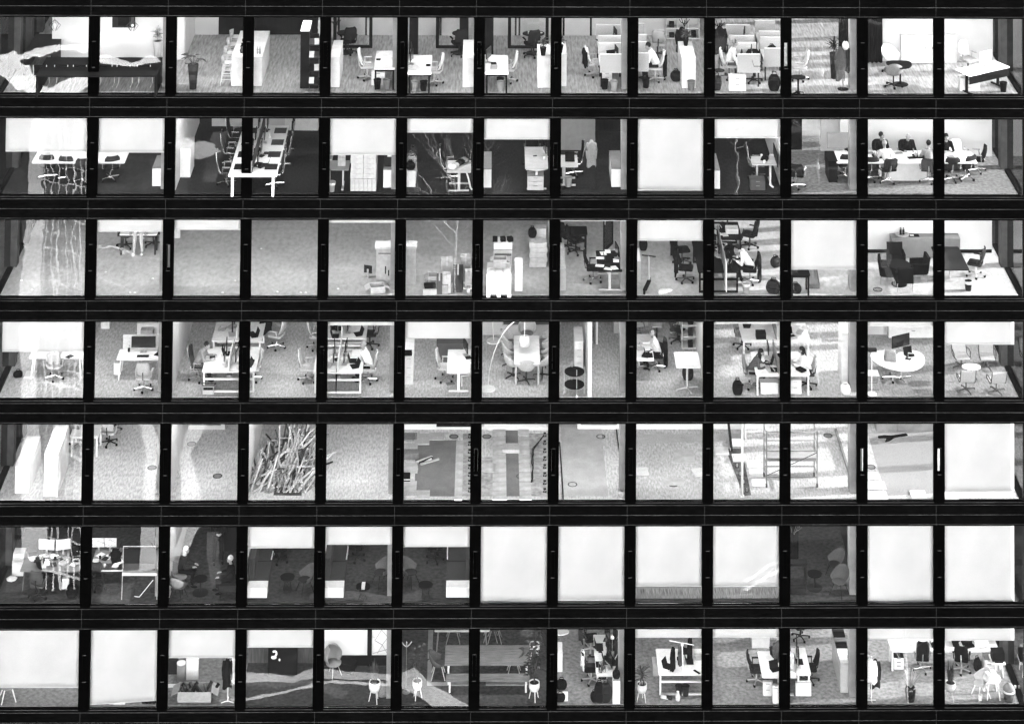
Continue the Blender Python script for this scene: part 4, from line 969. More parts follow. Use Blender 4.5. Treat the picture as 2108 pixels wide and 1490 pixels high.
# eleventh to thirteenth bay
chair(1, 'd', 262, 655, -90, 'task', 'light_cloth', 'offwhite', 'chrome', text='pale task chair in sun stripes')
desk(1, 'd', 195, 322, 648, 615, 'star', 'black', 'black', .6, text='small black pedestal table before pale chair', shape='round', name='side_table', cat='table')
plant(1, P(1, 'd', 545, 645), 'taper-palm', 'dark', 'leaf_dark', .9, .16, .9, .42, 'tall palm in dark planter beside coat stand', 13)
p = P(1, 'd', 620, 735); coat_stand(1, p, 'black', 1.75, 'coat stand on round foot with cap and coats')
hanging_coat(1, (p.x - .1, p.y - .05), 1.5, .34, 1.15, 'grey_cloth', 'long grey coat on coat stand'); hanging_coat(1, (p.x + .12, p.y + .05), 1.5, .3, .9, 'dark_cloth', 'dark short coat on coat stand', seed=3)
one('cap', lab('white cap hung on coat stand', 1, p.x), 'cap', (p.x + .08, p.y - .08, flo(1) + 1.55), 0, MB().ball((0, 0, 0), .13, .1, .16).mesh('cap', 'white', True))
for a in (640, 855, 890):
    q = P(1, 'd', a, 520 if a > 700 else 460); def_h = GH
    thing('curtain', lab('black floor length curtain panel' if a != 855 else 'black curtain panel edge against white wall', 1, q.x), 'curtain', q, 0, [('cloth', MB().sheet(lambda u, v: ((u - .5) * .5, .05 * math.sin(u * 20), .02 + (GH - .04) * v), 24, 2, .015).mesh('cloth', 'black_cloth', True)), ('rail', B(-.27, .27, -.02, .02, GH - .03, GH).mesh('rail', 'dark'))])
cabinet(1, 'd', 1100, 1558, 522, 292, 262, 'white', 2, text='wide white two door sideboard against wall', knob='grey')
desk(1, 'd', 1005, 1212, 555, 490, 'disc', 'black', 'black', text='black curved coffee table between tub chairs', shape='bean', name='coffee_table', cat='table')
chair(1, 'd', 1035, 712, 178, 'shellcast', 'mid_cloth', 'mid_cloth', 'dark', text='grey tub chair on castors before sideboard', name='tub_chair')
chair(1, 'd', 1015, 590, 25, 'shellcast', 'offwhite', 'offwhite', 'dark', text='white tub chair behind curved black table', name='tub_chair')
p = P(1, 'd', 1765, 560, .74)
o, dp = desk(1, 'd', 0, 0, 0, 0, 'T', 'white', 'black', text='white desk set at an angle with black panel', pos=(p.x - .95, p.x + .95, p.y - .4, p.y + .4), panel=.28)
o.rotation_euler[2] = R(30)
monitor(1, (p.x + .15, p.y + .2, flo(1) + .745), 215, .6, .36, 'white', 'white backed monitor on angled desk'); chair(1, 'd', 1648, 592, 30, 'task', 'light_cloth', 'white', 'dark', text='white backed task chair behind angled desk')
for i in range(6): paper(1, (p.x - .2 + .14 * i, p.y - .2 + .09 * i, flo(1) + .745 + .002 * i), 30 + 25 * i, text='scattered papers on angled white desk')
cabinet(1, 'd', 1585, 1750, 757, 645, 612, 'white', drawers=3, text='white drawer pedestal under angled desk', name='drawer_pedestal'); wastebin(1, 'd', 1945, 765, 'black', 'black waste bin beside end glazing')
# ================================================================== second storey
r = 2
for c, k, z in ((1, 'a', 397), (2, 'a', 404), (5, 'b', 424), (6, 'b', 243), (7, 'b', 297), (9, 'c', 598), (10, 'c', 242)): blind(2, c, k, z)
_, dp = desk(2, 'a', 255, 1000, 487, 395, 'block', 'white', 'dark', text='long white meeting table under half drawn blinds', name='meeting_table', cat='table')
for zx, zy, rt in ((385, 610, 180), (545, 622, 175), (665, 640, 190), (888, 622, 200)):
    chair(2, 'a', zx, zy, rt, 'conf', 'black_cloth', 'dark_cloth', 'chrome', text='black swivel chair at long white meeting table', group='chairs at the meeting table under blinds', name='conference_chair')
cabinet(2, 'a', 1222, 1318, 678, 530, 430, 'white', 1, text='white low cupboard beside column', top_m='mid')
wall_y(2, edge(2) + .12, .45, 7, 'wall_white')
cabinet(2, 'a', 1412, 1528, 608, 372, 282, 'white', 1, text='white high cupboard with curved shelf side', top_m='light')
_, dp = desk(2, 'b', -118, 272, 595, 190, 'posts', 'white', 'white', text='long white bench desk with black mats and clutter')
x = (dp[0] + dp[1]) / 2 - .05
pane_screen(2, (x, (dp[2] + dp[3]) / 2, flo(2)), 90, dp[3] - dp[2] - .2, .42, .76, 'grey', 'long grey screen along bench desk')
for i in range(4):
    for s, fx in ((0, .2), (1, .84)):
        q = onr(2, dp, fx, .12 + .24 * i)
        paper(2, (q[0], q[1] + .25, q[2]), 0, .44, .55, 'black', 'black desk mat on bench desk', 'desk_mat', 'mat')
        monitor(2, (x + (.16 if s else -.16), q[1] + .25, q[2]), -90 if not s else 90, .5, .32, 'black', 'black monitor on bench desk')
clutter(2, dp, 16, 21, 'bench desk', x0=.42, x1=.7)
for i, (zx, zy) in enumerate(((1822, 660), (1855, 500), (1895, 372))):
    chair(2, 'a', zx, zy, 90, 'exec', 'black', 'black', 'chrome', text='black high backed chair left of bench desk', group='high backed chairs left of bench')
for zx, zy in ((258, 672), (310, 520), (335, 400)):
    chair(2, 'b', zx, zy, -90, 'exec', 'black', 'black', 'chrome', text='black high backed chair right of bench desk', group='high backed chairs right of bench')
y = P(2, 'b', 400, 197).y; wall_x(2, P(2, 'b', -250, 197).x, P(2, 'b', 640, 197).x, y, 'wall_grey')
wall_y(2, edge(4) + .02, .45, y, 'wall_grey')
cabinet(2, 'b', 345, 612, 197, 140, 125, 'offwhite', 3, text='pale cupboards along rear wall', pos=(P(2, 'b', 345, 197).x, P(2, 'b', 612, 197).x, y - .45, y - .02, 1.1))
# fifth bay: cartons
a, b = P(2, 'b', 857, 752), P(2, 'b', 1066, 752); w = b.x - a.x; yy = a.y + .25
for i in range(6): carton(2, (a.x + w * (i + .5) / 6, yy, a.z), w / 6 - .008, .45, .42, 0, 'carton_pale', False, 'upright white box in bottom row of stack', tape=False)
for j in range(5):
    for i in range(2):
        hh = .17; carton(2, (a.x + w * (i + .5) / 2 + .01 * ((j * 7 + i * 3) % 3 - 1), yy + .05, a.z + .425 + j * (hh + .004)), w / 2 - .015, .5, hh, 0, 'carton_pale', False, 'flat white box in tall stack', tape=True)
for i in range(2): carton(2, (a.x + w * (i + .5) / 2, yy + .62, a.z), w / 2 - .01, .6, 1.22, 0, 'carton', False, 'tall grey box behind white stack')
_, dp = desk(2, 'b', 640, 850, 545, 470, 'T', 'mid', 'light', text='grey sit stand desk behind white boxes')
carton(2, onr(2, dp, .7, .5), .26, .26, .3, 0, 'carton', False, 'small grey box on sit stand desk')
wastebin(2, 'b', 708, 742, 'light', 'pale waste bin with white liner', 'white'); _, cp = cabinet(2, 'b', 1128, 1208, 690, 542, 440, 'white', 1, text='white cupboard carrying dark crate', top_m='mid')
one('crate', lab('dark crate with white label on cupboard', 2, cp[0]), 'crate', onr(2, cp, .6, .4), 0, B(-.2, .2, -.25, .25, 0, .4).mesh('crate', 'dark')); paper(2, onr(2, cp, .65, .12, .41), 0, .2, .16, text='white label sheet on dark crate')
# sixth to eighth bay: dark offices with T-desks
yw = P(2, 'c', 100, 360).y + 1.0
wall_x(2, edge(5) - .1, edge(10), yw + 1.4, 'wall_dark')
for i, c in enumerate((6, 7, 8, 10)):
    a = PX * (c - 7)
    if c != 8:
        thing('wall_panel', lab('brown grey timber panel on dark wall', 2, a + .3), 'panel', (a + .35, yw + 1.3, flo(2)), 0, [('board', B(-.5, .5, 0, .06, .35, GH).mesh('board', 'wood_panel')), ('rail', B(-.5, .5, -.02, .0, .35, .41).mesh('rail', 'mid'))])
_, cp = cabinet(2, 'b', 1308, 1386, 686, 548, 430, 'white', 1, text='white cupboard heaped with bags', top_m='mid')
for i in range(4): bag(2, onr(2, cp, .45 + .1 * (i % 2), .05 + .3 * i), 20 * i, .34, .24, .26 + .06 * (i % 2), ('black_cloth', 'mid_cloth', 'grey_cloth', 'dark_cloth')[i], ('black', 'light grey', 'grey', 'dark')[i] + ' bag heaped on white cupboard')
_, dp = desk(2, 'b', 1640, 1832, 563, 470, 'T', 'light', 'light', text='sit stand desk piled with clothes and paper')
for i in range(5): one('folded_garment', lab('crumpled garment piled on sit stand desk', 2, dp[0]), 'garment', onr(2, dp, .2 + .13 * i, .25 + .15 * i), 30 * i, MB().ball((0, 0, .07), .17, .14, .09, 9).mesh('folded_garment', ('offwhite_cloth', 'light_cloth', 'dark_cloth', 'black_cloth', 'mid_cloth')[i], True))
monitor(2, onr(2, dp, .85, .8), -60, .5, .34, 'black', 'black monitor beside clothes pile'); chair(2, 'b', 1662, 622, 90, 'exec', 'black', 'black', 'chrome', text='black chair with chrome frame by piled desk')
q = P(2, 'b', 1840, 710); cable(2, [onr(2, dp, .8, .2, -.05), (q.x - .12, q.y, flo(2) + .4), (q.x - .05, q.y, flo(2) + .1), (q.x, q.y, flo(2) + .02)], 'white', 'white cable tube hanging from piled desk', .03)
_, cp = cabinet(2, 'b', 1930, 1996, 690, 538, 400, 'white', 1, text='white narrow cupboard with grey top', top_m='mid')
_, dp = desk(2, 'c', 268, 424, 463, 305, 'T', 'light', 'light', text='rounded sit stand desk with lamp', shape='tongue')
monitor(2, onr(2, dp, .88, .6), -80, .5, .34, 'black', 'black monitor on rounded desk'); paper(2, onr(2, dp, .45, .6), 10, .14, .1, 'black', 'black phone on rounded desk', 'phone', 'phone'); mug(2, onr(2, dp, .85, .45), 'white', 'white cup on rounded desk')
cabinet(2, 'c', 282, 392, 600, 505, 470, 'light', drawers=3, text='grey drawer pedestal under rounded desk', name='drawer_pedestal'); chair(2, 'c', 315, 420, 0, 'exec', 'black', 'black', 'grey', text='black chair behind rounded desk')
_, dp = desk(2, 'c', 440, 626, 438, 360, 'T', 'light', 'light', text='sit stand desk with open black laptop')
laptop(2, onr(2, dp, .72, .5), 0, 'black', 'large open black laptop on sit stand desk'); chair(2, 'c', 600, 492, -90, 'exec', 'black', 'black', 'chrome', text='black chair with chrome frame right of laptop')
wastebin(2, 'c', 560, 572, 'light', 'pale waste bin behind desk leg')
hanging_coat(2, P(2, 'c', 715, 560), 1.55, .34, .9, 'mid_cloth', 'grey shirt hanging on dark wall', name='shirt')
_, cp = cabinet(2, 'c', 852, 926, 578, 452, 330, 'white', 1, text='white cupboard with grey top by column', top_m='mid')
p = P(2, 'c', 595, 350); thing('whiteboard', lab('tall pale whiteboard on dark wall', 2, p.x), 'whiteboard', (p.x, p.y + .2, flo(2)), 0, [('board', B(-.8, .8, 0, .03, .05, 2.6).mesh('board', 'mid')), ('flipchart', B(-.8, .8, -.02, 0, 1.3, 2.6).mesh('flipchart', 'offwhite'))])
_, cp = cabinet(2, 'c', 1530, 1588, 590, 462, 350, 'white', 1, text='white narrow cupboard left of desk', top_m='mid')
_, dp = desk(2, 'c', 1806, 1978, 425, 368, 'T', 'light', 'light', text='sit stand desk with plant and white cable tube')
pane_screen(2, (dp[1] - .02, (dp[2] + dp[3]) / 2, flo(2)), 90, 1.2, .42, .72, 'dark', 'dark side screen on sit stand desk'); chair(2, 'c', 1838, 512, 90, 'exec', 'black', 'black', 'chrome', text='black chair with chrome frame left of desk')
clutter(2, dp, 4, 33, 'sit stand desk'); q = P(2, 'c', 1950, 585); cable(2, [onr(2, dp, .75, .2, -.05), (q.x - .1, q.y, flo(2) + .45), (q.x - .12, q.y, flo(2) + .12), (q.x, q.y, flo(2) + .03)], 'white', 'white cable tube curling to floor', .03)
cabinet(2, 'c', 1795, 1895, 600, 530, 500, 'grey', drawers=2, text='grey drawer pedestal below desk', name='drawer_pedestal')
wall_y(2, edge(10) - .02, .45, 6, 'wall_white', th=.16)
# eleventh to thirteenth bay: meeting
yw = P(2, 'd', 1200, 445).y
wall_x(2, P(2, 'd', 600, 445).x, XR - .35, yw, 'wall_white'); wall_x(2, edge(10), P(2, 'd', 275, 370).x, yw + .6, 'wall_dark'); wall_x(2, P(2, 'd', 425, 370).x, P(2, 'd', 600, 370).x, yw + .5, 'wall_grey')
p = P(2, 'd', 350, 358); thing('flip_chart', lab('white flip chart board on legs', 2, p.x), 'flip chart', p, 0, [('board', B(-.5, .5, 0, .03, .35, 2.5).mesh('board', 'white')), ('tray', B(-.5, .5, -.06, 0, .33, .36).mesh('tray', 'light')), ('leg', MB().box(-.4, -.36, .05, .09, 0, .4).box(.36, .4, .05, .09, 0, .4).mesh('leg', 'steel'))])
_, mp = desk(2, 'd', 570, 1725, 499, 402, 'block', 'white', 'light', text='long white meeting table with people around it', name='meeting_table', cat='table')
one('console_case', lab('black equipment case at end of meeting table', 2, mp[0]), 'case', (mp[0] - .12, (mp[2] + mp[3]) / 2, flo(2)), 0, MB().box(-.17, .17, -.5, .5, .45, .76).box(-.15, .15, -.45, .45, 0, .45).mesh('console_case', 'black'))
thing('presentation_screen', lab('grey screen standing at end of meeting table', 2, mp[0]), 'screen', (mp[0] + .25, mp[3] + .05, flo(2)), 0, [('screen', B(-.42, .42, 0, .05, .8, 1.35).mesh('screen', 'mid')), ('stand', B(-.05, .05, 0, .04, 0, .8).mesh('stand', 'steel'))])
for i, (zx, txt, hr, st, sh) in enumerate(((895, 'dark haired man in black turned along the table', 'hair_dark', 'short', 'black_cloth'), (1110, 'balding man in black reading at white table', 'hair_grey', 'bald', 'black_cloth'), (1415, 'person in black leaning over white table', 'hair_dark', 'short', 'black_cloth'), (668, 'person in black behind column at white table', 'hair_dark', 'short', 'dark_cloth'))):
    p = P(2, 'd', zx, 470); p = Vector((p.x, mp[3] + .32, flo(2)))
    person(2, p, 0, txt, shirt=sh, legs='black_cloth', hair=hr, style=st, lean=.1 + .12 * (i == 2), look=((1, -.35) if i == 0 else (0, -1)), head_down=.12 if i == 1 else 0)
    chair(2, 'd', 0, 0, 0, 'conf', 'black_cloth', 'black_cloth', 'chrome', text='black swivel chair against white wall side', p=p, group='chairs along the wall side', name='conference_chair')
for i, (zx, zy, rt, occ) in enumerate(((640, 618, 185, 0), (985, 655, 195, 1), (1325, 655, 170, 2), (1510, 645, 180, 0), (1625, 632, 215, 0), (1722, 570, 265, 0), (235, 700, 170, 0), (845, 640, 180, 0))):
    p = P(2, 'd', zx, zy)
    chair(2, 'd', 0, 0, rt, 'conf', 'black_cloth', 'dark_cloth', 'chrome', text='black swivel chair with chrome base at meeting table', p=p, group='chairs at the long meeting table', name='conference_chair')
    if occ: person(2, p, rt, ('grey haired person in pale top with back turned', 'person in pale grey top seen from behind')[occ - 1], shirt=('light_cloth', 'mid_cloth')[occ - 1], legs='light_cloth' if occ == 1 else 'dark_cloth', hair=('hair_grey', 'hair_dark')[occ - 1], lean=.15)
chair(2, 'd', 1545, 470, 20, 'conf', 'white', 'white', 'chrome', text='white backed chair at far side of table', p=Vector((P(2, 'd', 1530, 470).x, mp[3] + .3, flo(2))), name='conference_chair')
for i, fx in enumerate((.32, .61)):
    q = onr(2, mp, fx, .5); one('serving_tray', lab('dark tray of glasses on meeting table', 2, q[0]), 'tray', q, 0, B(-.25, .25, -.18, .18, 0, .03).mesh('serving_tray', 'black'))
    for j in range(6): one('drinking_glass', lab('drinking glass on dark tray', 2, q[0]), 'glass', (q[0] - .15 + .1 * (j % 3), q[1] - .07 + .14 * (j // 3), q[2] + .03), 0, MB().lathe([(.03, 0), (.035, .14)], 8).mesh('drinking_glass', ('light', 'white')[j % 2], True))
for fx, fy in ((.26, .8), (.42, .85), (.47, .8), (.55, .4), (.64, .75), (.83, .5)): paper(2, onr(2, mp, fx, fy), 10, .3, .21, ('offwhite', 'black', 'mid')[int(fx * 100) % 3], 'sheet or folder lying on meeting table')
# ================================================================== third storey
for c, k, z in ((2, 'a', 220), (3, 'a', 204), (5, 'b', 147), (8, 'c', 113), (9, 'c', 246), (11, 'd', 536)): blind(3, c, k, z)
person(3, P(3, 'a', 1108, 408), 0, 'person in pale trousers and white shoes below blind', 'stand', 'light_cloth', 'light_cloth', shoes='white')
_, dp = desk(3, 'a', 960, 1260, 246, 200, '4', 'white', 'dark', text='white edged desk with dark things behind legs')
for zx, zy, rt in ((1010, 345, 150), (1230, 330, 210)): chair(3, 'a', zx, zy, rt, 'task', 'dark_cloth', 'dark_cloth', 'dark', text='dark chair beside person below blind')
clutter(3, dp, 5, 41, 'far desk')
p = P(3, 'a', 1418, 262); carton(3, p, .3, .3, .3, 0, 'carton_pale', False, 'small white box by mullion')
for i, (k, zx, zy) in enumerate((('a', 850, 548), ('a', 1228, 600), ('a', 172, 615), ('a', 1038, 737), ('a', 1075, 738), ('a', 1890, 617), ('a', 1788, 716), ('b', 147, 360), ('b', 277, 706), ('b', 500, 740), ('b', 460, 742), ('b', 765, 682), ('a', 258, 690), ('a', 1158, 276))):
    q = P(3, k, zx, zy); one('floor_stud', lab('small white stud on bare floor', 3, q.x), 'stud', q, 0, MB().lathe([(.045, 0), (.04, .02), (0, .025)], 10).mesh('floor_stud', 'white', True))
# fifth and sixth bay: cartons
q = P(3, 'b', 1070, 655); q2 = P(3, 'b', 1388, 665); w = q2.x - q.x
hh = PY(3, 'b', 1070, 345, q.y).z - flo(3)
thing('upright_carton', lab('huge cardboard box standing behind mullion', 3, (q.x + q2.x) / 2 - .3), 'box', ((q.x + q2.x) / 2, q.y + .25, flo(3)), 0, [('box_body', B(-w / 2, w / 2, -.25, .25, 0, hh - .06).mesh('box_body', 'carton')), ('lid', B(-w / 2 - .05, w / 2 + .02, -.27, .27, hh - .06, hh).mesh('lid', 'carton_pale')),
      ('print', MB().box(-w * .28, -w * .25, -.254, -.251, hh * .3, hh * .5).box(-w * .2, -w * .17, -.254, -.251, hh * .25, hh * .4).mesh('print', 'dark')), ('tape', B(-w * .45, -w * .1, -.254, -.251, hh * .82, hh * .84).mesh('tape', 'dark'))])
carton(3, P(3, 'b', 1075, 700), .5, .42, .22, 12, 'carton_pale', True, 'open cardboard box with spread flaps')
monitor(3, P(3, 'b', 1005, 590), 160, .3, .26, 'dark', 'small dark screen on floor by box')
carton(3, P(3, 'b', 1525, 645), .34, .34, .34, 0, 'carton', True, 'open grey box in pile')
carton(3, P(3, 'b', 1502, 728), .48, .34, .18, 0, 'carton_pale', False, 'flat white tray box at front of pile'); carton(3, (P(3, 'b', 1502, 728).x, P(3, 'b', 1502, 728).y + .05, flo(3) + .18), .4, .26, .1, 8, 'black', False, 'flat black case on white tray box', False)
for zx, zy, w, d_, h, m, t in ((1578, 735, .2, .25, .62, 'grey', 'narrow dark box at front of pile'), (1636, 700, .3, .3, .62, 'carton_pale', 'tall pale box in middle of pile'), (1728, 690, .36, .4, .8, 'dark', 'tall black crate in box pile'), (1620, 742, .24, .2, .3, 'carton', 'small torn box at front of pile'), (1818, 668, .3, .3, .58, 'carton_pale', 'tall pale box beside column'), (1640, 610, .42, .4, .75, 'carton', 'grey box at back of pile'), (1790, 610, .34, .34, .85, 'carton', 'grey box at back right of pile')):
    carton(3, P(3, 'b', zx, zy), w, d_, h, 0, m, False, t)
thing('pallet', lab('white pallet edge under pale box', 3, P(3, 'b', 1810, 690).x), 'pallet', P(3, 'b', 1812, 685), 0, pallet_parts(.6, .5))
# seventh bay: pallet of cartons and copier
p = P(3, 'c', 88, 590); thing('pallet', lab('wooden pallet stacked with white boxes', 3, p.x), 'pallet', p, 0, pallet_parts(.85, 1.0))
for j in range(4):
    for i in range(3):
        for d_ in (0, 1): carton(3, (p.x - .28 + .28 * i, p.y - .26 + .5 * d_, p.z + .135 + j * .165), .265, .46, .16, 2 * i - 2, 'white', False, 'ream box, %s %s layer' % (('front', 'back')[d_], ('bottom', 'second', 'third', 'top')[j]), False)
q = P(3, 'c', 115, 480)
thing('photocopier', lab('pale grey photocopier behind pallet stack', 3, q.x), 'copier', q, 0, [('body', B(-.33, .33, 0, .6, 0, .86).mesh('body', 'light')), ('scanner_lid', B(-.33, .33, .02, .6, .88, 1.06).mesh('scanner_lid', 'offwhite')), ('paper_drawer', B(-.3, .3, -.02, 0, .1, .35).mesh('paper_drawer', 'mid')), ('paper_drawer', B(-.3, .3, -.02, 0, .38, .62).mesh('paper_drawer', 'mid')), ('output_tray', B(-.3, .3, -.1, .1, .7, .74).mesh('output_tray', 'grey'))])
carton(3, (p.x + .04, p.y + .2, p.z + .8), .46, .36, .26, 0, 'carton', True, 'open grey box on top of pallet stack')
for i, (dx, m) in enumerate(((-.28, 'black'), (.0, 'black'), (.26, 'black'))): one('toner_case', lab('black toner case on photocopier', 3, q.x), 'case', (q.x + dx, q.y + .3, flo(3) + 1.063), 10 * i, B(-.09, .09, -.1, .1, 0, .14).mesh('toner_case', m))
carton(3, P(3, 'c', 222, 578), .27, .3, 1.02, 0, 'white', False, 'tall narrow white box beside pallet', False)
s = P(3, 'c', 353, 428)
for j in range(5): carton(3, (s.x + .02 * (j % 2), s.y + .2, s.z + j * .17), .62, .42, .165, 3 * (j % 2), 'carton_pale', False, 'white ream box in stack along wall', False)
for j in range(5): carton(3, (s.x + .12, s.y + .85, s.z + j * .22), .38, .4, .215, -2 * (j % 2), 'carton_pale', False, 'pale box in taller rear stack', False)
bag(3, (s.x - .2, s.y + .5, s.z + .86), 0, .3, .25, .32, 'black_cloth', 'black bag on white box stack')
wall_y(3, edge(7) - .03, .45, 7.5, 'wall_white', th=.12)
# eighth bay
cabinet(3, 'c', 498, 542, 590, 440, 262, 'light', 1, text='grey narrow cupboard with magazines'); 
_, dp = desk(3, 'c', 760, 925, 455, 315, 'T', 'black', 'light', text='black desk strewn with white papers')
for fx, fy, rt in ((.1, .25, 80), (.15, .62, 85), (.5, .95, 0), (.3, .85, 10), (.45, .1, 70), (.7, .15, 20), (.8, .5, 0)): paper(3, onr(3, dp, fx, fy), rt, .2, .3, 'white', 'white paper on black desk')
laptop(3, onr(3, dp, .5, .5), 90, 'black', 'open laptop on black desk'); monitor(3, onr(3, dp, .85, .6), -80, .55, .34, 'black', 'black monitor at right of black desk')
chair(3, 'c', 728, 520, 90, 'task', 'black_cloth', 'black_cloth', 'chrome', text='black task chair at black desk'); 
for zx, zy in ((555, 300), (610, 330)): chair(3, 'c', zx, zy, 120, 'task', 'black_cloth', 'black_cloth', 'dark', text='black chair in shade behind cupboard')
desk(3, 'c', 500, 690, 205, 150, '4', 'black', 'black', text='black table in shaded corner')
p = P(3, 'c', 830, 300); thing('glass_door', lab('black framed glass door standing ajar', 3, p.x), 'door', p, 65, [('frame', MB().box(-.45, -.38, -.02, .02, 0, 2.5).box(.38, .45, -.02, .02, 0, 2.5).box(-.38, .38, -.02, .02, 0, .08).box(-.38, .38, -.02, .02, 2.42, 2.5).mesh('frame', 'black')), ('pane', B(-.38, .38, -.003, .003, .08, 2.42).mesh('pane', 'glass')), ('handle', B(-.42, -.4, -.06, -.02, 1, 1.2).mesh('handle', 'steel'))])
# ninth, tenth bay
cabinet(3, 'c', 1005, 1050, 532, 385, 300, 'light', 1, text='grey low cupboard with white top', top_m='white')
bag(3, P(3, 'c', 1068, 312), 0, .3, .25, .42, 'black_cloth', 'black round backpack below blind', 'backpack', 'backpack')
scooter(3, P(3, 'c', 1093, 575), 165, 'folding kick scooter standing on grey floor')
one('crumpled_cloth', lab('striped white cloth crumpled on floor', 3, P(3, 'c', 1210, 625).x), 'cloth', P(3, 'c', 1210, 622), 10, MB().ball((0, 0, .05), .22, .15, .09, 7).ball((.2, .05, .05), .14, .12, .06, 6).ball((-.12, -.05, .06), .12, .1, .1, 5).mesh('crumpled_cloth', 'offwhite_cloth'))
for zx, zy, rt, t in ((1355, 520, 80, 'black task chair draped with black coat'), (1330, 395, 100, 'black task chair behind draped chair')):
    p = P(3, 'c', zx, zy); chair(3, 'c', 0, 0, rt, 'task', 'black_cloth', 'black_cloth', 'grey', text=t, p=p); jacket_on_chair(3, p, rt, 'black_cloth', 'black coat over ' + t.split(' draped')[0].split(' behind')[0].replace('black ', 'dark '), .8, 1.05)
_, dp = desk(3, 'c', 1440, 1720, 462, 250, 'frame', 'black', 'black', text='black desk block covered with papers and screens')
x = dp[0] + (dp[1] - dp[0]) * .55; pane_screen(3, (P(3, 'c', 1605, 540).x, (dp[2] + dp[3]) / 2 - .3, flo(3)), 90, dp[3] - dp[2] + .6, 1.0, .3, 'mid', 'tall grey divider through black desks')
_, dp2 = desk(3, 'c', 1440, 1740, 240, 120, 'frame', 'black', 'black', text='rear black desk block with white device')
clutter(3, dp, 22, 51, 'black desk', x0=.45, x1=.98); clutter(3, dp2, 9, 52, 'rear black desk', x0=.4, x1=.95)
for fx, fy in ((.72, .85), (.8, .2), (.68, .5)): monitor(3, onr(3, dp, fx - .1, fy), 90, .5, .32, 'black', 'black monitor on black desk block')
carton(3, onr(3, dp2, .8, .4), .45, .35, .18, 0, 'white', False, 'white printer box on rear black desk', False)
p = P(3, 'c', 1790, 530); chair(3, 'c', 0, 0, -95, 'task', 'black_cloth', 'black_cloth', 'chrome', text='black chair under writer in white shirt', p=p)
person(3, p, -95, 'dark haired person in white shirt writing', shirt='white_cloth', legs='black_cloth', lean=.2, head_down=.25, shoes='white', hair='hair_dark')
jacket_on_chair(3, p, -95, 'dark_cloth', 'dark coat over chair of writer', .85, 1.0)
chair(3, 'c', 1790, 290, -120, 'task', 'dark_cloth', 'dark_cloth', 'dark', text='dark chair at rear desk block')
wastebin(3, 'c', 1765, 606, 'light', 'steel waste bin with white liner', 'white'); bag(3, P(3, 'c', 1965, 425), 30, .36, .28, .34, 'dark_cloth', 'dark backpack on floor behind another', 'backpack', 'backpack'); bag(3, P(3, 'c', 1955, 622), -20, .5, .38, .42, 'dark_cloth', 'large patterned backpack by column', 'backpack', 'backpack')
desk(3, 'd', 190, 352, 585, 520, '4', 'black', 'black', text='black desk corner below big blind')
bag(3, P(3, 'd', 235, 742), 0, .4, .3, .3, 'black_cloth', 'black bag beside white carton'); carton(3, P(3, 'd', 207, 752), .2, .2, .2, 0, 'white', False, 'small white box beside black bag', False)
p = P(3, 'd', 385, 695); thing('cable_trough', lab('grey metal trough lying on floor', 3, p.x), 'trough', p, -4, [('base', B(-.17, .17, 0, 1.9, 0, .02).mesh('base', 'mid')), ('side', B(-.19, -.17, 0, 1.9, 0, .16).mesh('side', 'grey')), ('side', B(.17, .19, 0, 1.9, 0, .16).mesh('side', 'grey')), ('end', B(-.17, .17, -.02, 0, 0, .16).mesh('end', 'grey'))])
# twelfth, thirteenth bay
yw = P(3, 'd', 900, 400).y; wall_x(3, edge(11), XR - .35, yw, 'wall_white'); struct('skirting', B(edge(11), XR - .36, yw - .02, yw, 0, .12).mesh('skirting', 'black'), (0, 0, flo(3)))
_, cp = cabinet(3, 'd', 1022, 1585, 446, 285, 230, 'mid', 3, text='long grey timber sideboard with tray', name='sideboard')
q = onr(3, cp, .17, .5); one('round_tray', lab('round tray on grey sideboard', 3, q[0]), 'tray', q, 0, MB().lathe([(0, 0), (.24, .01), (.26, .04), (.24, .04), (0, .02)], 20).mesh('round_tray', 'light', True))
for i in range(3): one('bottle', lab('dark bottle on round tray', 3, q[0]), 'bottle', (q[0] - .06 + .06 * i, q[1] + .03 * (i % 2), q[2] + .02), 0, MB().lathe([(0, 0), (.035, 0), (.035, .15), (.014, .2), (.014, .27), (0, .27)], 10).mesh('bottle', ('black', 'mid', 'black')[i], True))
paper(3, onr(3, cp, .34, .45), 0, .38, .26, 'black', 'black folder on grey sideboard', 'folder', 'folder'); paper(3, onr(3, cp, .31, .45, .012), 0, .14, .12, 'white', 'white card on black folder')
desk(3, 'd', 1005, 1195, 540, 450, 'disc', 'black', 'black', .7, text='round black table among black armchairs', shape='round', name='round_table', cat='table')
for zx, zy, rt, t in ((985, 640, 80, 'left'), (1245, 620, -85, 'right'), (1120, 700, 180, 'near'), (1055, 540, 0, 'far')):
    chair(3, 'd', zx, zy, rt, 'arm', 'black_cloth', 'black_cloth', 'chrome', text='black armchair on %s side of round table' % {'left': 'column', 'right': 'glazing', 'near': 'window', 'far': 'sideboard'}[t], name='armchair')
q = P(3, 'd', 905, 705); one('floor_ring', lab('thin black ring lying on pale floor', 3, q.x), 'ring', q, 0, MB().lathe([(.15, 0), (.15, .02), (.165, .02), (.165, 0)], 24).mesh('floor_ring', 'black'))
_, dp = desk(3, 'd', 1430, 1660, 540, 350, 'disc', 'dark', 'light', text='dark marbled table before sideboard', name='side_table', cat='table'); laptop(3, onr(3, dp, .25, .8), 150, 'black', 'open laptop on dark marbled table')
chair(3, 'd', 1710, 590, -115, 'task', 'dark_cloth', 'dark_cloth', 'light', text='dark swivel chair with pale arms'); wastebin(3, 'd', 1650, 708, 'dark', 'dark waste bin with white liner', 'white')
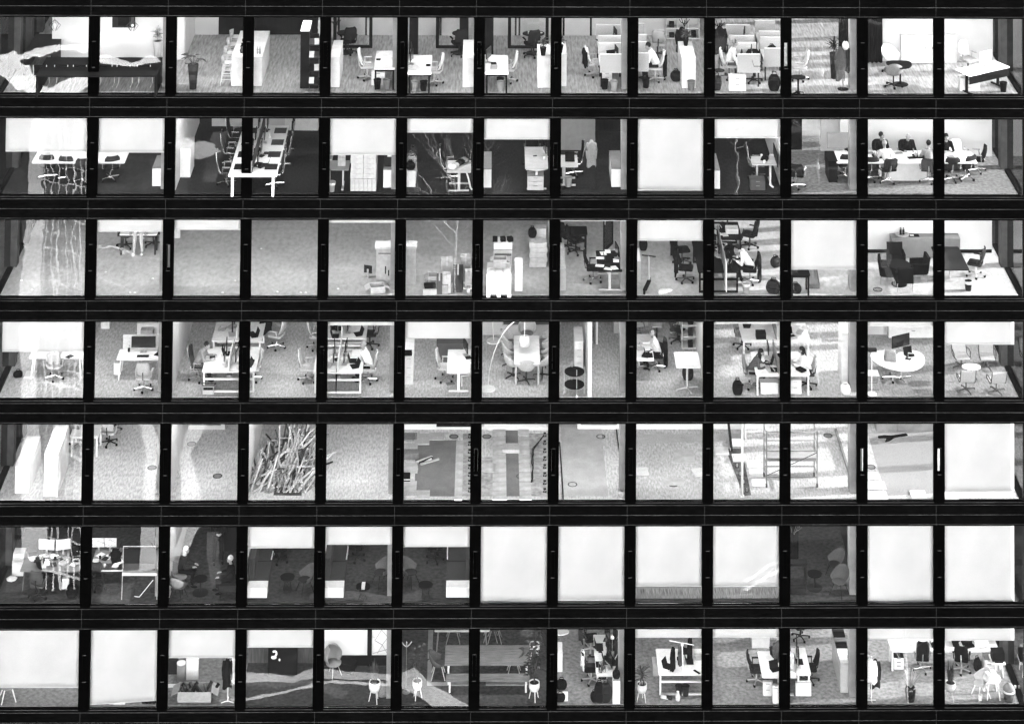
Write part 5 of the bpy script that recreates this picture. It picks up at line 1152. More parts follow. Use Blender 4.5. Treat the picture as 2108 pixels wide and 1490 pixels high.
# ================================================================== fourth storey
for c, k, z in ((1, 'a', 363), (5, 'b', 151), (6, 'b', 256), (10, 'c', 116), (12, 'd', 164), (13, 'd', 313)): blind(4, c, k, z)
_, dp = desk(4, 'a', 232, 668, 415, 350, 'A', 'white', 'white', text='long white desk under half drawn blind')
chair(4, 'a', 440, 578, 180, 'task', 'light_cloth', 'light_cloth', 'chrome', text='grey backed task chair at long white desk')
clutter(4, dp, 3, 61, 'long white desk'); carton(4, P(4, 'a', 243, 552), .36, .5, .03, 0, 'white', False, 'flat white board lying on carpet', False); bag(4, P(4, 'a', 145, 568), 20, .34, .2, .2, 'black_cloth', 'black bag lying beside white board')
_, dp = desk(4, 'a', 935, 1330, 430, 346, 'A', 'white', 'white', text='white desk with wide curved monitor')
q = onr(4, dp, .5, 1.02); pane_screen(4, (q[0] + .1, q[1], flo(4)), 0, dp[1] - dp[0], .55, .7, 'light_cloth', 'pale grey screen behind white desk')
monitor(4, onr(4, dp, .5, .72), 0, .86, .38, 'black', 'wide black monitor on white desk'); keyboard(4, onr(4, dp, .52, .3), 0, text='black keyboard before wide monitor'); laptop(4, onr(4, dp, .85, .45), -25, 'black', 'open black laptop beside wide monitor')
one('pen_cup', lab('black pen cup on white desk', 4, dp[0]), 'cup', onr(4, dp, .2, .75), 0, MB().lathe([(0, 0), (.04, 0), (.045, .12), (0, .12)], 10).cyl((0, 0, .1), (.02, 0, .24), .006).mesh('pen_cup', 'black'))
cabinet(4, 'a', 912, 968, 553, 462, 455, 'white', 1, text='white computer case standing on carpet', name='computer_case', cat='computer')
chair(4, 'a', 1155, 668, 180, 'task', 'light_cloth', 'light_cloth', 'chrome', text='grey backed task chair before wide monitor')
_, cp = cabinet(4, 'a', 1100, 1300, 238, 140, 100, 'white', 2, text='white cupboards behind screened desk', knob='grey'); carton(4, P(4, 'a', 1182, 250), .45, .3, .32, 0, 'carton', False, 'grey box before white cupboards')
cabinet(4, 'a', 810, 880, 185, 120, 100, 'offwhite', 1, text='white pedestal far inside room')
wall_y(4, edge(2) + .1, .45, 7, 'wall_grey', th=.1)
p = P(4, 'a', 1402, 250); shelf(4, p.x - .1, p.x + .15, p.y + 1, 2, 4, 1, 'dark shelf with folders', 'grey', fill=.8)
# third to fifth bay: bench desks
for (k, x0, x1, yn, yf, t, sd) in (('a', 1622, 2052, 528, 340, 'near white bench desk with cable trunk', 71), ('a', 1700, 2102, 280, 120, 'rear white bench desk with cups', 72), ('b', 565, 960, 535, 345, 'near white bench desk with two laptops', 73), ('b', 600, 990, 262, 125, 'rear white bench desk partly behind blind', 74)):
    _, dp = desk(4, k, x0, x1, yn, yf, 'frame', 'white', 'white', text=t, tray=True)
    x = (dp[0] + dp[1]) / 2; pane_screen(4, (x, (dp[2] + dp[3]) / 2, flo(4)), 90, dp[3] - dp[2], .4, .76, 'offwhite', 'thin pale divider along ' + ' '.join(t.split()[:4]))
    nm = ' '.join(t.split()[:4])
    for i in (0, 1):
        monitor(4, onr(4, dp, .38, .35 + .4 * i), -85, .52, .33, 'black', 'black monitor on ' + nm); monitor(4, onr(4, dp, .62, .35 + .4 * i), 85, .52, .33, 'black', 'dark monitor facing away on ' + nm)
    clutter(4, dp, 9, sd, nm); laptop(4, onr(4, dp, .82, .25), -70, 'black', 'black laptop at edge of ' + nm)
p = P(4, 'a', 1595, 590); chair(4, 'a', 0, 0, 85, 'exec', 'dark_cloth', 'dark_cloth', 'chrome', text='dark mesh chair under person in grey', p=p)
person(4, p, 85, 'dark haired person in grey shirt holding laptop', shirt='mid_cloth', legs='dark_cloth', hair='hair_dark', lean=.12, head_down=.12)
q = P(4, 'a', 1675, 700); thing('tote_bag', lab('open tote bag standing under desk end', 4, q.x), 'bag', q, 0, [('body', MB().box(-.19, .19, -.09, .09, 0, .26).mesh('body', 'light_cloth')), ('flap', B(-.17, .17, -.1, -.092, .15, .24).mesh('flap', 'black')), ('strap', MB().tube([(-.17, 0, .26), (-.26, 0, .34), (.26, 0, .34), (.17, 0, .26)], .012, 5).mesh('strap', 'black')), ('emblem', MB().lathe([(.06, -.105), (.06, -.1)], 12).mesh('emblem', 'black'))])
for (zx, zy, rt, t) in ((272, 330, 250, 'pale mesh chair with dark jacket beside'), (78, 590, -80, 'pale mesh chair close to bench end'), (520, 598, 85, 'pale mesh chair facing laptops bench'), (590, 335, 90, 'pale mesh chair at rear bench')):
    chair(4, 'b', zx, zy, rt, 'task', 'light_cloth', 'light_cloth', 'chrome', text=t)
hanging_coat(4, P(4, 'b', 185, 290), .95, .5, .6, 'black_cloth', 'black jacket slung at rear bench end', 40, name='jacket')
p = P(4, 'b', 1005, 600); chair(4, 'b', 0, 0, -90, 'task', 'light_cloth', 'light_cloth', 'chrome', text='pale chair under man in white shirt', p=p)
person(4, p, -90, 'fair haired man in white shirt eating at desk', shirt='white_cloth', legs='black_cloth', hair='hair_grey', lean=.08, hands=[(-.12, -.22, 1.08), (.12, -.24, 1.06)])
chair(4, 'b', 1020, 322, -90, 'task', 'dark_cloth', 'mid_cloth', 'dark', text='grey chair at rear bench'); cabinet(4, 'b', 1000, 1088, 245, 150, 130, 'light', 1, text='pale cupboard behind rear bench chair')
q = P(4, 'b', 748, 715); thing('umbrella', lab('slim black umbrella leaning on bench leg', 4, q.x), 'umbrella', q, 0, [('canopy', MB().cyl((0, 0, .05), (0, .05, .7), .012, .035, 8).mesh('canopy', 'black')), ('handle', MB().cyl((0, .05, .7), (0, .06, .86), .01, .01, 6).mesh('handle', 'dark'))])
# sixth bay
_, cp = cabinet(4, 'b', 1297, 1366, 632, 405, 262, 'white', drawers=3, text='white three drawer cupboard below blind', knob='light'); laptop(4, onr(4, cp, .3, .12), 180, 'black', 'closed dark laptop on white drawers')
_, dp = desk(4, 'b', 1640, 1826, 535, 348, 'T', 'white', 'white', text='white sit stand desk with black monitor'); monitor(4, onr(4, dp, .78, .75), -75, .6, .36, 'black', 'black monitor on white sit stand desk'); clutter(4, dp, 2, 75, 'sit stand desk', x0=.8, x1=.95)
chair(4, 'b', 1622, 590, 85, 'task', 'light_cloth', 'light_cloth', 'chrome', text='pale mesh chair at sit stand desk'); q = P(4, 'b', 1760, 650); cable(4, [onr(4, dp, .9, .3, -.06), (q.x + .25, q.y + .1, flo(4) + .35), (q.x - .02, q.y, flo(4) + .38), (q.x, q.y, flo(4) + .02)], 'white', 'white cable tube under sit stand desk', .022)
cabinet(4, 'b', 1556, 1770, 470, 300, 262, 'grey', 2, text='dark timber sideboard behind sit stand desk', name='sideboard'); paper(4, P(4, 'b', 1668, 625, .0) + Vector((0, 0, .004)), 20, .3, .2, 'mid', 'grey mat on floor under desk', 'mat', 'mat')
# seventh bay: meeting table and arc lamp
yw = P(4, 'b', 1990, 232).y; wall_x(4, edge(6) + .05, edge(7) - .05, yw, 'wall_grey')
p = P(4, 'c', 310, 190); thing('framed_picture', lab('dark wide picture on grey wall behind lamp', 4, p.x), 'picture', (p.x, yw - .05, flo(4) + .35), 0, [('frame', MB().box(-1.1, 1.1, 0, .03, 0, 1.5).mesh('frame', 'light')), ('canvas', B(-1.05, 1.05, -.01, 0, .05, 1.45).mesh('canvas', 'grey'))])
_, dp = desk(4, 'c', 193, 369, 390, 200, '4', 'white', 'light', text='white meeting table ringed by grey tub chairs', name='meeting_table', cat='table')
for zx, zy, rt in ((275, 512, 180), (185, 480, 110), (170, 400, 95), (165, 330, 85), (383, 475, -110), (392, 395, -95), (395, 325, -90), (280, 265, 0)):
    chair(4, 'c', zx, zy, rt, 'shellstar', 'mid_cloth', 'light_cloth', 'dark', text='grey tub chair at white meeting table', group='tub chairs at the meeting table', name='tub_chair')
q = P(4, 'b', 1970, 668); sh_ = P(4, 'c', 262, 275, .95); pts = []
for i in range(15):
    t = i / 14; a = math.pi * .5 * t * 1.15
    pts.append((q.x + (sh_.x - q.x) * (1 - math.cos(a)) / (1 - math.cos(math.pi * .575)), q.y + (sh_.y - q.y) * (1 - math.cos(a)) / (1 - math.cos(math.pi * .575)), flo(4) + .03 + 1.95 * math.sin(a)))
pts.append((sh_.x, sh_.y, flo(4) + 1.3))
lo = [tuple(Vector(v) - q) for v in pts]; e2 = lo[-1]
thing('arc_lamp', lab('white arc floor lamp reaching over meeting table', 4, q.x), 'lamp', q, 0, [('foot', MB().lathe([(.0, 0), (.26, 0), (.26, .03), (0, .035)], 24).mesh('foot', 'offwhite')), ('arc', MB().tube(lo, .014, 6).mesh('arc', 'offwhite')), ('shade', MB().lathe([(.2, -.3), (.17, 0), (.0, .0)], 20, e2).mesh('shade', 'offwhite', True))])
q = P(4, 'b', 2015, 283); thing('floor_lamp', lab('white floor lamp on round disc foot', 4, q.x), 'lamp', q, 0, [('foot', MB().lathe([(0, 0), (.26, 0), (.26, .03), (0, .035)], 24).mesh('foot', 'white')), ('pole', MB().cyl((0, 0, .03), (-.1, 0, 1.7), .02, .02, 8).mesh('pole', 'white')), ('shade', MB().lathe([(.26, 1.65), (.18, 2.0)], 20, (-.1, 0, 0)).mesh('shade', 'black', True))])
# eighth bay
x = P(4, 'c', 706, 635).x; wall_y(4, x, .2, 7, 'wall_white', th=.1); struct('wall_end_trim', B(-.07, .07, 0, .05, 0, GH).mesh('wall_end_trim', 'white'), (x, .145, flo(4)))
cabinet(4, 'c', 602, 660, 432, 240, 140, 'white', drawers=4, text='tall white drawer tower along partition', knob='light')
q = P(4, 'c', 600, 590); tr_ = []
for z in (.28, .72): tr_.append(('tray', MB().lathe([(0, z), (.36, z), (.38, z + .03), (.36, z + .03), (0, z + .012)], 24, sx=.95, sy=1.0).mesh('tray', 'black')))
for sx, sy in ((-1, -.1), (1, -.1), (.2, -1), (-.2, 1)): tr_.append(('upright', MB().cyl((sx * .36, sy * .33, .05), (sx * .36, sy * .33, .95), .013, .013, 6).mesh('upright', 'light'))); tr_.append(('wheel', MB().cyl((sx * .36 - .02, sy * .33, .05), (sx * .36 + .02, sy * .33, .05), .05, .05, 12).mesh('wheel', 'light')))
thing('serving_trolley', lab('two tier trolley with black oval trays', 4, q.x), 'trolley', q, 0, tr_)
p = P(4, 'c', 742, 258); thing('open_door', lab('grey door standing open in corridor', 4, p.x), 'door', p, 0, [('leaf', B(-.02, .04, 0, 1.0, 0, GH - .1).mesh('leaf', 'mid')), ('edge', B(.04, .09, -.02, .02, 0, GH - .1).mesh('edge', 'white'))])
cabinet(4, 'c', 868, 908, 186, 90, 80, 'light', 2, text='pale wall cabinet far down corridor')
# ninth bay
_, dp = desk(4, 'c', 960, 1142, 368, 190, 'star', 'white', 'light', text='white desk with laptops beside bald man', name='desk'); clutter(4, dp, 8, 76, x0=.5, x1=.95)
p = P(4, 'c', 1155, 420); chair(4, 'c', 0, 0, -90, 'task', 'black_cloth', 'black_cloth', 'chrome', text='black chair with black coat under bald man', p=p)
person(4, p, -90, 'bald man in light shirt holding phone', shirt='offwhite_cloth', legs='black_cloth', hair='hair_grey', style='bald', lean=.05, hands=[(-.16, -.5, .8), (.12, -.1, 1.2)]); jacket_on_chair(4, p, -90, 'black_cloth', 'black coat over chair of bald man', .85, 1.02)
desk(4, 'c', 1292, 1458, 415, 310, 'star', 'white', 'light', 1.02, text='square white standing table on star foot', name='standing_table', cat='table')
bag(4, P(4, 'c', 1370, 497), 0, .4, .28, .46, 'dark_cloth', 'dark backpack under standing table', 'backpack', 'backpack')
wall_y(4, edge(9) - .04, .45, 7, 'wall_white', th=.1)
for zx, zy, rt in ((1045, 190, 90), (1310, 190, 170)): chair(4, 'c', zx, zy, rt, 'lounge', 'offwhite', 'offwhite', 'chrome', text='white lounge chair behind bald man', name='lounge_chair')
desk(4, 'c', 1128, 1195, 140, 112, 'disc', 'light', 'dark', text='small pale side table behind bald man', name='side_table', cat='table')
p = P(4, 'c', 1385, 290); shelf(4, p.x - .3, p.x + .35, p.y, 1.25, 3, 1, 'white shelf with dark bag along wall', 'offwhite', .6, 1, 9); chair(4, 'c', 1300, 240, 60, 'task', 'dark_cloth', 'dark_cloth', 'dark', text='dark chair by wall shelf')
# tenth, eleventh bay
_, dp = desk(4, 'c', 1832, 2200, 462, 308, '4', 'white', 'white', text='near white double desk with papers'); clutter(4, dp, 12, 77, 'near double desk'); pane_screen(4, ((dp[0] + dp[1]) / 2 - .15, (dp[2] + dp[3]) / 2, flo(4)), 90, dp[3] - dp[2], .42, .76, 'mid', 'grey divider along near double desk')
_, dp3 = desk(4, 'c', 1740, 2200, 232, 118, '4', 'white', 'white', text='rear white double desk with black boxes'); clutter(4, dp3, 6, 78, 'rear double desk'); pane_screen(4, ((dp3[0] + dp3[1]) / 2, (dp3[2] + dp3[3]) / 2, flo(4)), 90, dp3[3] - dp3[2], .42, .76, 'mid', 'grey divider along rear double desk')
monitor(4, onr(4, dp, .3, .75), -90, .52, .33, 'black', 'black monitor on near double desk'); monitor(4, onr(4, dp, .62, .6), 90, .52, .33, 'black', 'black monitor facing woman with ponytail')
p = P(4, 'c', 1805, 545); chair(4, 'c', 0, 0, 80, 'task', 'mid_cloth', 'mid_cloth', 'chrome', text='grey chair under person in grey sweater', p=p)
person(4, p, 80, 'dark haired person in grey sweater at desk', shirt='grey_cloth', legs='black_cloth', hair='hair_dark', style='long', lean=.16, head_down=.1)
chair(4, 'c', 1740, 275, 70, 'task', 'mid_cloth', 'mid_cloth', 'dark', text='dark grey chair at rear double desk'); bag(4, P(4, 'c', 1712, 622), 0, .36, .26, .46, 'black_cloth', 'black backpack standing against window', 'backpack', 'backpack')
q = onr(4, dp3, .28, .15); carton(4, q, .36, .3, .22, 0, 'black', False, 'black box on rear double desk', False)
cabinet(4, 'c', 1872, 1992, 628, 520, 490, 'white', 2, text='white pedestal with black document stand', name='drawer_pedestal')
p = P(4, 'd', 325, 655); chair(4, 'd', 0, 0, -90, 'task', 'dark_cloth', 'light_cloth', 'dark', text='grey chair under woman with ponytail', p=p)
person(4, p, -90, 'woman in white top with dark ponytail', shirt='white_cloth', legs='black_cloth', hair='hair_dark', style='pony', lean=.1)
cabinet(4, 'd', 187, 287, 750, 610, 585, 'white', drawers=2, text='white pedestal below desk end', name='drawer_pedestal')
cabinet(4, 'd', 612, 676, 640, 222, 130, 'white', 1, text='tall white locker wall running into room', side_doors=4); bag(4, P(4, 'd', 640, 718), 10, .36, .26, .32, 'offwhite_cloth', 'white patterned bag before locker wall')
# twelfth, thirteenth bay
cabinet(4, 'd', 997, 1400, 263, 120, 100, 'white', drawers=2, text='white drawer wall behind curved desk', knob='mid')
yw = P(4, 'd', 900, 235).y; wall_x(4, edge(11), P(4, 'd', 985, 235).x, yw, 'wall_grey')
_, dp = desk(4, 'd', 905, 1345, 510, 338, 'star', 'offwhite', 'chrome', text='white curved desk with large black monitor', shape='bean'); monitor(4, onr(4, dp, .55, .8), 25, .75, .42, 'black', 'large black monitor on curved desk'); clutter(4, dp, 9, 79, 'curved desk', x0=.3, x1=.8, y0=.4, y1=.8)
chair(4, 'd', 1022, 600, 160, 'exec', 'mid_cloth', 'mid_cloth', 'chrome', text='pale swivel chair before curved desk'); q = P(4, 'd', 858, 728)
thing('floor_lamp', lab('thin white floor lamp with black head', 4, q.x), 'lamp', q, 0, [('foot', MB().lathe([(0, 0), (.17, 0), (.17, .02), (0, .025)], 20).mesh('foot', 'white')), ('pole', MB().cyl((0, 0, .02), (0, 0, 1.5), .014, .014, 6).mesh('pole', 'white')), ('head', MB().obox((.02, 0, 1.52), (.3, .12, .1)).mesh('head', 'dark'))])
chair(4, 'd', 862, 660, 90, 'sled', 'white', 'white', 'chrome', text='white frame chair beside thin floor lamp')
for zx, zy, rt, t in ((1592, 500, 5, 'white ribbed lounge chair by round table'), (1805, 505, -5, 'white ribbed lounge chair beside end glazing'), (1632, 695, 180, 'white lounge chair turned away from window'), (1880, 705, 185, 'white lounge chair turned away by glazing corner')):
    chair(4, 'd', zx, zy, rt, 'lounge', 'light_cloth', 'light_cloth', 'grey', text=t, name='lounge_chair')
desk(4, 'd', 1608, 1762, 520, 470, 'star', 'offwhite', 'grey', .5, text='low round white table among lounge chairs', shape='round', name='coffee_table', cat='table')
# ================================================================== fifth storey
blind(5, 13, 'd', 684); blind(5, 7, 'b', 152)
cabinet(5, 'a', 118, 230, 688, 462, 225, 'white', 2, text='white low sideboard nearest glazed end', side_doors=4); cabinet(5, 'a', 348, 458, 715, 372, 138, 'white', 2, text='taller white sideboard with side shelves', side_doors=5)
desk(5, 'a', 562, 790, 226, 120, '4', 'white', 'white', text='white desk behind sideboards'); chair(5, 'a', 630, 300, 150, 'task', 'grey_cloth', 'mid_cloth', 'light', text='grey chair under white desk')
chair(5, 'a', 878, 285, 170, 'task', 'light_cloth', 'light_cloth', 'dark', text='pale mesh chair alone on carpet'); chair(5, 'a', 905, 170, 190, 'task', 'light_cloth', 'light_cloth', 'dark', text='pale mesh chair behind another chair')
for k, zx, zy in (('a', 1222, 478), ('a', 1540, 287), ('a', 1748, 545), ('b', 1410, 680), ('b', 1695, 228), ('b', 1960, 228), ('c', 238, 462), ('c', 588, 517), ('c', 780, 193), ('c', 1355, 350), ('c', 1270, 517), ('d', 497, 225), ('d', 850, 483)): floor_box(5, k, zx, zy, 'round floor socket lid')
wall_y(5, edge(2) + .1, .45, 7, 'wall_white'); wall_y(5, edge(3) + .1, .45, 7, 'wall_white')
def framed_panel(k, x0, x1, zy, t, m='mid'):
    a, b = P(5, k, x0, zy), P(5, k, x1, zy); hw = (b.x - a.x) / 2
    thing('wall_opening', lab(t, 5, (a.x + b.x) / 2), 'panel', ((a.x + b.x) / 2, a.y, flo(5)), 0, [('frame', MB().box(-hw, hw, 0, .06, 0, .14).box(-hw, -hw + .14, 0, .06, .14, GH).box(hw - .14, hw, 0, .06, .14, GH).mesh('frame', 'offwhite')), ('leaf', B(-hw + .14, hw - .14, .02, .05, .14, GH).mesh('leaf', m))])
framed_panel('a', 1480, 1805, 172, 'grey panel in white frame on rear wall'); framed_panel('c', 620, 915, 142, 'grey panel in pale frame on corridor wall')
wall_x(5, edge(5), edge(6) + .4, P(5, 'b', 1400, 172).y, 'wall_white', h=.75); wall_x(5, P(5, 'b', 1555, 165).x, P(5, 'b', 1830, 165).x, P(5, 'b', 1400, 172).y - .05, 'wall_dark', h=GH, z=.12)
wall_x(5, edge(6) + .41, edge(7), P(5, 'c', 200, 150).y, 'wall_white', h=.7); wall_x(5, edge(8), edge(10), P(5, 'c', 1200, 143).y, 'wall_white', h=.5)
# fourth bay: heap of timber lengths
c0 = P(5, 'b', 320, 610); rnd = random.Random(12); ps = []; tp = P(5, 'b', 345, 200, 1.2)
base_m = [MB().box(-w / 2, w / 2, -d_ / 2, d_ / 2, 0, 1).mesh('stick', m) for w, d_, m in ((.045, .045, 'timber'), (.055, .04, 'timber_mid'), (.042, .042, 'timber_dark'), (.038, .046, 'timber'), (.046, .036, 'timber_mid'))]
heap = bpy.data.objects.new('timber_heap', None); COL.objects.link(heap); heap.location = c0
heap['label'] = lab('tangled heap of loose timber lengths piled up', 5, c0.x); heap['category'] = 'timber heap'; LABELS.setdefault(heap['label'], []).append(heap)
for i in range(330):
    u = rnd.random(); x = rnd.gauss(.0, .7); y = rnd.uniform(-.3, 1.75 if x > -.25 else 1.15 + .5 * (x + .8)) ; hgt = max(.0, 1.25 * math.exp(-((x - .3) / .85) ** 2) * math.exp(-((y - 1.05) / .95) ** 2))
    L = rnd.uniform(.9, 1.2 if x < -.25 else 2.2); pitch = rnd.gauss(.0, .4) + .3; yaw = rnd.gauss(R(74), R(24)) + (R(-15) if x < -.5 else 0)
    z = rnd.uniform(0, hgt) + .03
    dv = Vector((math.cos(yaw) * math.cos(pitch), math.sin(yaw) * math.cos(pitch), math.sin(pitch)))
    st_ = Vector((x, y, z)) - dv * L / 2
    if min(st_.z, (st_ + dv * L).z) < .03: st_.z += .03 - min(st_.z, (st_ + dv * L).z)
    st_.y = max(st_.y, -.6); st_.x = max(-1.55, min(1.5, st_.x))
    if (st_ + dv * L).x < -1.3 or abs(x) > 1.25: continue
    o = link('stick', base_m[i % 5], heap, st_); o.rotation_mode = 'QUATERNION'; o.rotation_quaternion = dv.to_track_quat('Z', 'Y'); o.scale = (1, 1, L)
rug(5, 'b', [(262, 610), (475, 610), (472, 703), (245, 700)], mat('mat_dark', .07, .9, 0, 9, .3))
# sixth, seventh bay: opened raised floor
mat('carpet_dark', .16, .95, 0, 30, .2, .2, second=(2, .25)); mat('carpet_mid', .4, .95, 0, 30, .2, .2, second=(2, .2)); mat('tile', .4, .7, 0, 4, .12, second=(1.5, .2)); mat('screed', .34, .9, 0, 6, .3, .2, second=(1, .35))
rug(5, 'b', [(1385, 258), (1725, 258), (1722, 742), (1380, 742)], 'carpet_dark', z=.006)
rug(5, 'b', [(1768, 205), (1835, 205), (1835, 742), (1760, 742)], 'screed', 'trench_floor', .008)
rug(5, 'c', [(288, 172), (425, 172), (422, 625), (300, 625)], 'screed', 'trench_floor', .008); rug(5, 'b', [(1915, 395), (2025, 395), (2025, 745), (1915, 745)], 'screed', 'trench_floor', .008)
rug(5, 'c', [(125, 150), (225, 150), (230, 628), (135, 628)], 'carpet_dark', z=.006); rug(5, 'c', [(508, 108), (780, 108), (832, 628), (530, 628)], 'carpet_mid', z=.006)
FT = FLOOR[5, 4]
def tile(k, zx, zy, w=.6, d_=.6, m='tile', z=.012, th=.03, rt=0, parent=None):
    p = P(5, k, zx, zy); key = ('tile', w, d_, m, th)
    if key not in CACHE: CACHE[key] = B(-w / 2 + .006, w / 2 - .006, -d_ / 2 + .006, d_ / 2 - .006, 0, th).mesh('floor_tile', m)
    o = link('floor_tile', CACHE[key], parent or FT, (p.x, p.y, z)); o.rotation_euler = (0, 0, R(rt))
for i in range(7): tile('b', 1743 - 2 * i, 300 + 68 * i, .28, .6)
for zx, zy, m in ((1340, 235, 'carpet_dark'), (1440, 240, 'carpet_mid'), (1560, 232, 'carpet_mid'), (1440, 700, 'tile'), (1345, 320, 'carpet_mid'), (1440, 268, 'carpet_mid')): tile('b', zx, zy, .55, .55, m)
for i in range(4): tile('b', 1345, 395, .62, .4, 'carpet_dark', .012 + .05 * i, .04)
for i in range(3): tile('b', 1338, 500, .6, .5, ('tile', 'carpet_mid', 'tile')[i], .012 + .05 * i, .04, 3 * i)
for i in range(4): tile('b', 1312, 580, .3, .4, 'black' if i % 2 else 'offwhite', .012 + .045 * i, .04)
tile('b', 1340, 640, .5, .8, 'tile', .012); tile('b', 1335, 715, .55, .3, 'carpet_mid', .012, .08)
for i in range(8):
    for zx in (90, 255): tile('c', zx + i * (2 if zx > 100 else .5), 165 + 62 * i, .5 if zx < 200 else .42, .58)
tile('c', 170, 285, .62, .5, 'carpet_mid', .012, .12); tile('c', 20, 410, .5, .6)
for k, zx, n, y0, dy in (('b', 1822, 8, 235, 62), ('c', 400, 8, 190, 54)):
    for i in range(n):
        q = P(5, k, zx, y0 + dy * i); thing('floor_pedestal', lab('steel floor pedestal in open trench', 5, q.x), 'pedestal', q, 0, [('foot', B(-.06, .06, -.06, .06, 0, .015).mesh('foot', 'dark')), ('stem', MB().cyl((0, 0, .015), (0, 0, .1), .02, .02, 8).mesh('stem', 'steel')), ('head', B(-.05, .05, -.05, .05, .1, .12).mesh('head', 'dark'))], 'floor pedestals')
rnd = random.Random(3)
for j in range(4):
    cable(5, [tuple(P(5, 'c', 395 - 12 * i * .9 + (rnd.uniform(-8, 8) - 70 * min(1, i / 3)) * (i > 0) + 12 * i * .8, 180 + 32 * i, .03 + .01 * j)) for i in range(11)], 'dark', 'loose dark cable in open trench', .012)
q = P(5, 'b', 1478, 420)
for i, (a, L) in enumerate(((35, .7), (42, .6), (55, .4), (30, .75))): one('timber_offcut', lab('short pale timber offcut on dark carpet', 5, q.x), 'timber', (q.x - .1 + .07 * i, q.y - .05 * i, flo(5) + .01), a, B(-L / 2, L / 2, -.035, .035, 0, .05).mesh('timber_offcut', ('offwhite', 'dark', 'offwhite', 'light')[i]))
for k, pts in (('c', [(500, 230), (512, 400), (525, 625)]), ('c', [(885, 145), (905, 300), (912, 330)])):
    one('skirting_strip', lab('thin dark skirting strip along room edge', 5, P(5, k, *pts[0]).x), 'strip', (0, 0, 0), 0, MB().tube([tuple(P(5, k, a, b, .03)) for a, b in pts], .025, 5).mesh('skirting_strip', 'dark'))
q = P(5, 'c', 925, 590); one('waste_hoop', lab('small pale hoop at column foot', 5, q.x), 'hoop', q, 0, MB().lathe([(.13, 0), (.15, .2), (.16, .2), (.15, 0)], 18).mesh('waste_hoop', 'light', True))
# ninth to eleventh bay
FT9 = FLOOR[5, 9]
rug(5, 'c', [(1030, 180), (1745, 175), (1745, 215), (1030, 240)], 'carpet_mid', z=.006)
for zx, zy, w, d_ in ((1345, 330, .75, .95), (1270, 500, .7, .5)): tile('c', zx, zy, w, d_, 'tile', .006, .02, parent=FT9)
for zx, zy, rt in ((1055, 437, 3), (1450, 442, 15), (1600, 298, 0), (1700, 242, 0), (1718, 345, 0), (1818, 392, -4), (1832, 450, -4), (1850, 512, -5)): tile('c', zx, zy, .5, .5, 'offwhite', .02, .05, rt, FT9)
rug(5, 'c', [(1625, 275), (1735, 275), (1800, 590), (1750, 600)], mat('trench_dark', .07, .9, 0, 6, .5), 'trench_floor', .008)
for i in range(6):
    q = P(5, 'c', 1660 + 22 * i, 290 + 55 * i); thing('floor_pedestal', lab('steel pedestal in narrow trench', 5, q.x), 'pedestal', q, 0, [('foot', B(-.06, .06, -.06, .06, 0, .02).mesh('foot', 'dark')), ('stem', MB().cyl((0, 0, .02), (0, 0, .12), .03, .02, 8).mesh('stem', 'steel'))], 'floor pedestals')
q = P(5, 'c', 1745, 630); thing('support_pole', lab('white support pole standing close to window', 5, q.x), 'pole', q, 0, [('pole', MB().cyl((0, 0, .01), (0, 0, GH), .045, .045, 12).mesh('pole', 'white', True)), ('foot', B(-.08, .08, -.08, .08, 0, .012).mesh('foot', 'white'))])
q = P(5, 'c', 1668, 290); one('duct_pipe', lab('dark slanted pipe behind support pole', 5, q.x), 'pipe', (0, 0, 0), 0, MB().cyl(tuple(q), (q.x - .3, q.y + .6, top(5) + .05), .05, .05, 10).mesh('duct_pipe', 'dark'))
p = P(5, 'c', 1760, 215); thing('open_door', lab('white door leaf standing open at rear', 5, p.x), 'door', p, 0, [('leaf', B(-.02, .03, 0, 1.0, 0, GH).mesh('leaf', 'white')), ('edge', B(.03, .06, .9, 1.0, 0, GH).mesh('edge', 'dark'))])
# mobile scaffold
a, b = P(5, 'c', 1905, 545), P(5, 'd', 408, 650); w = b.x - a.x; hw = w / 2; ps = []; dd = .75
for sx in (-1, 1):
    for y in (0, dd):
        ps.append(('upright', MB().cyl((sx * hw, y, .12), (sx * hw, y, 1.95), .025, .025, 8).mesh('upright', 'mid'))); ps.append(('castor', MB().cyl((sx * hw - .03, y, .07), (sx * hw + .03, y, .07), .07, .07, 12).mesh('castor', 'grey')))
    for z in (.4, .75, 1.1, 1.45, 1.8): ps.append(('rung', MB().cyl((sx * hw, 0, z), (sx * hw, dd, z), .018, .018, 6).mesh('rung', 'mid')))
for z in (.35, 1.25, 1.9):
    for y in (0, dd): ps.append(('guard_rail', MB().cyl((-hw, y, z), (hw, y, z), .02, .02, 6).mesh('guard_rail', 'mid')))
ps.append(('brace', MB().cyl((-hw, 0, .4), (hw, 0, 1.2), .014, .014, 6).mesh('brace', 'grey'))); ps.append(('platform', B(-hw + .03, hw - .03, .03, dd - .03, .92, .97).mesh('platform', 'light'))); ps.append(('toe_board', B(-hw + .03, hw - .03, .0, .028, .9, 1.0).mesh('toe_board', 'mid')))
thing('mobile_scaffold', lab('white mobile scaffold tower on castors', 5, (a.x + b.x) / 2), 'scaffold', ((a.x + b.x) / 2, b.y, flo(5)), 0, ps)
q = P(5, 'd', 672, 545); one('leaning_beam', lab('long dark beam laid slanting to column', 5, q.x), 'beam', (0, 0, 0), 0, MB().cyl((q.x, q.y, flo(5) + .06), tuple(P(5, 'd', 560, 175, .06)), .06, .06, 4).mesh('leaning_beam', 'mid'))
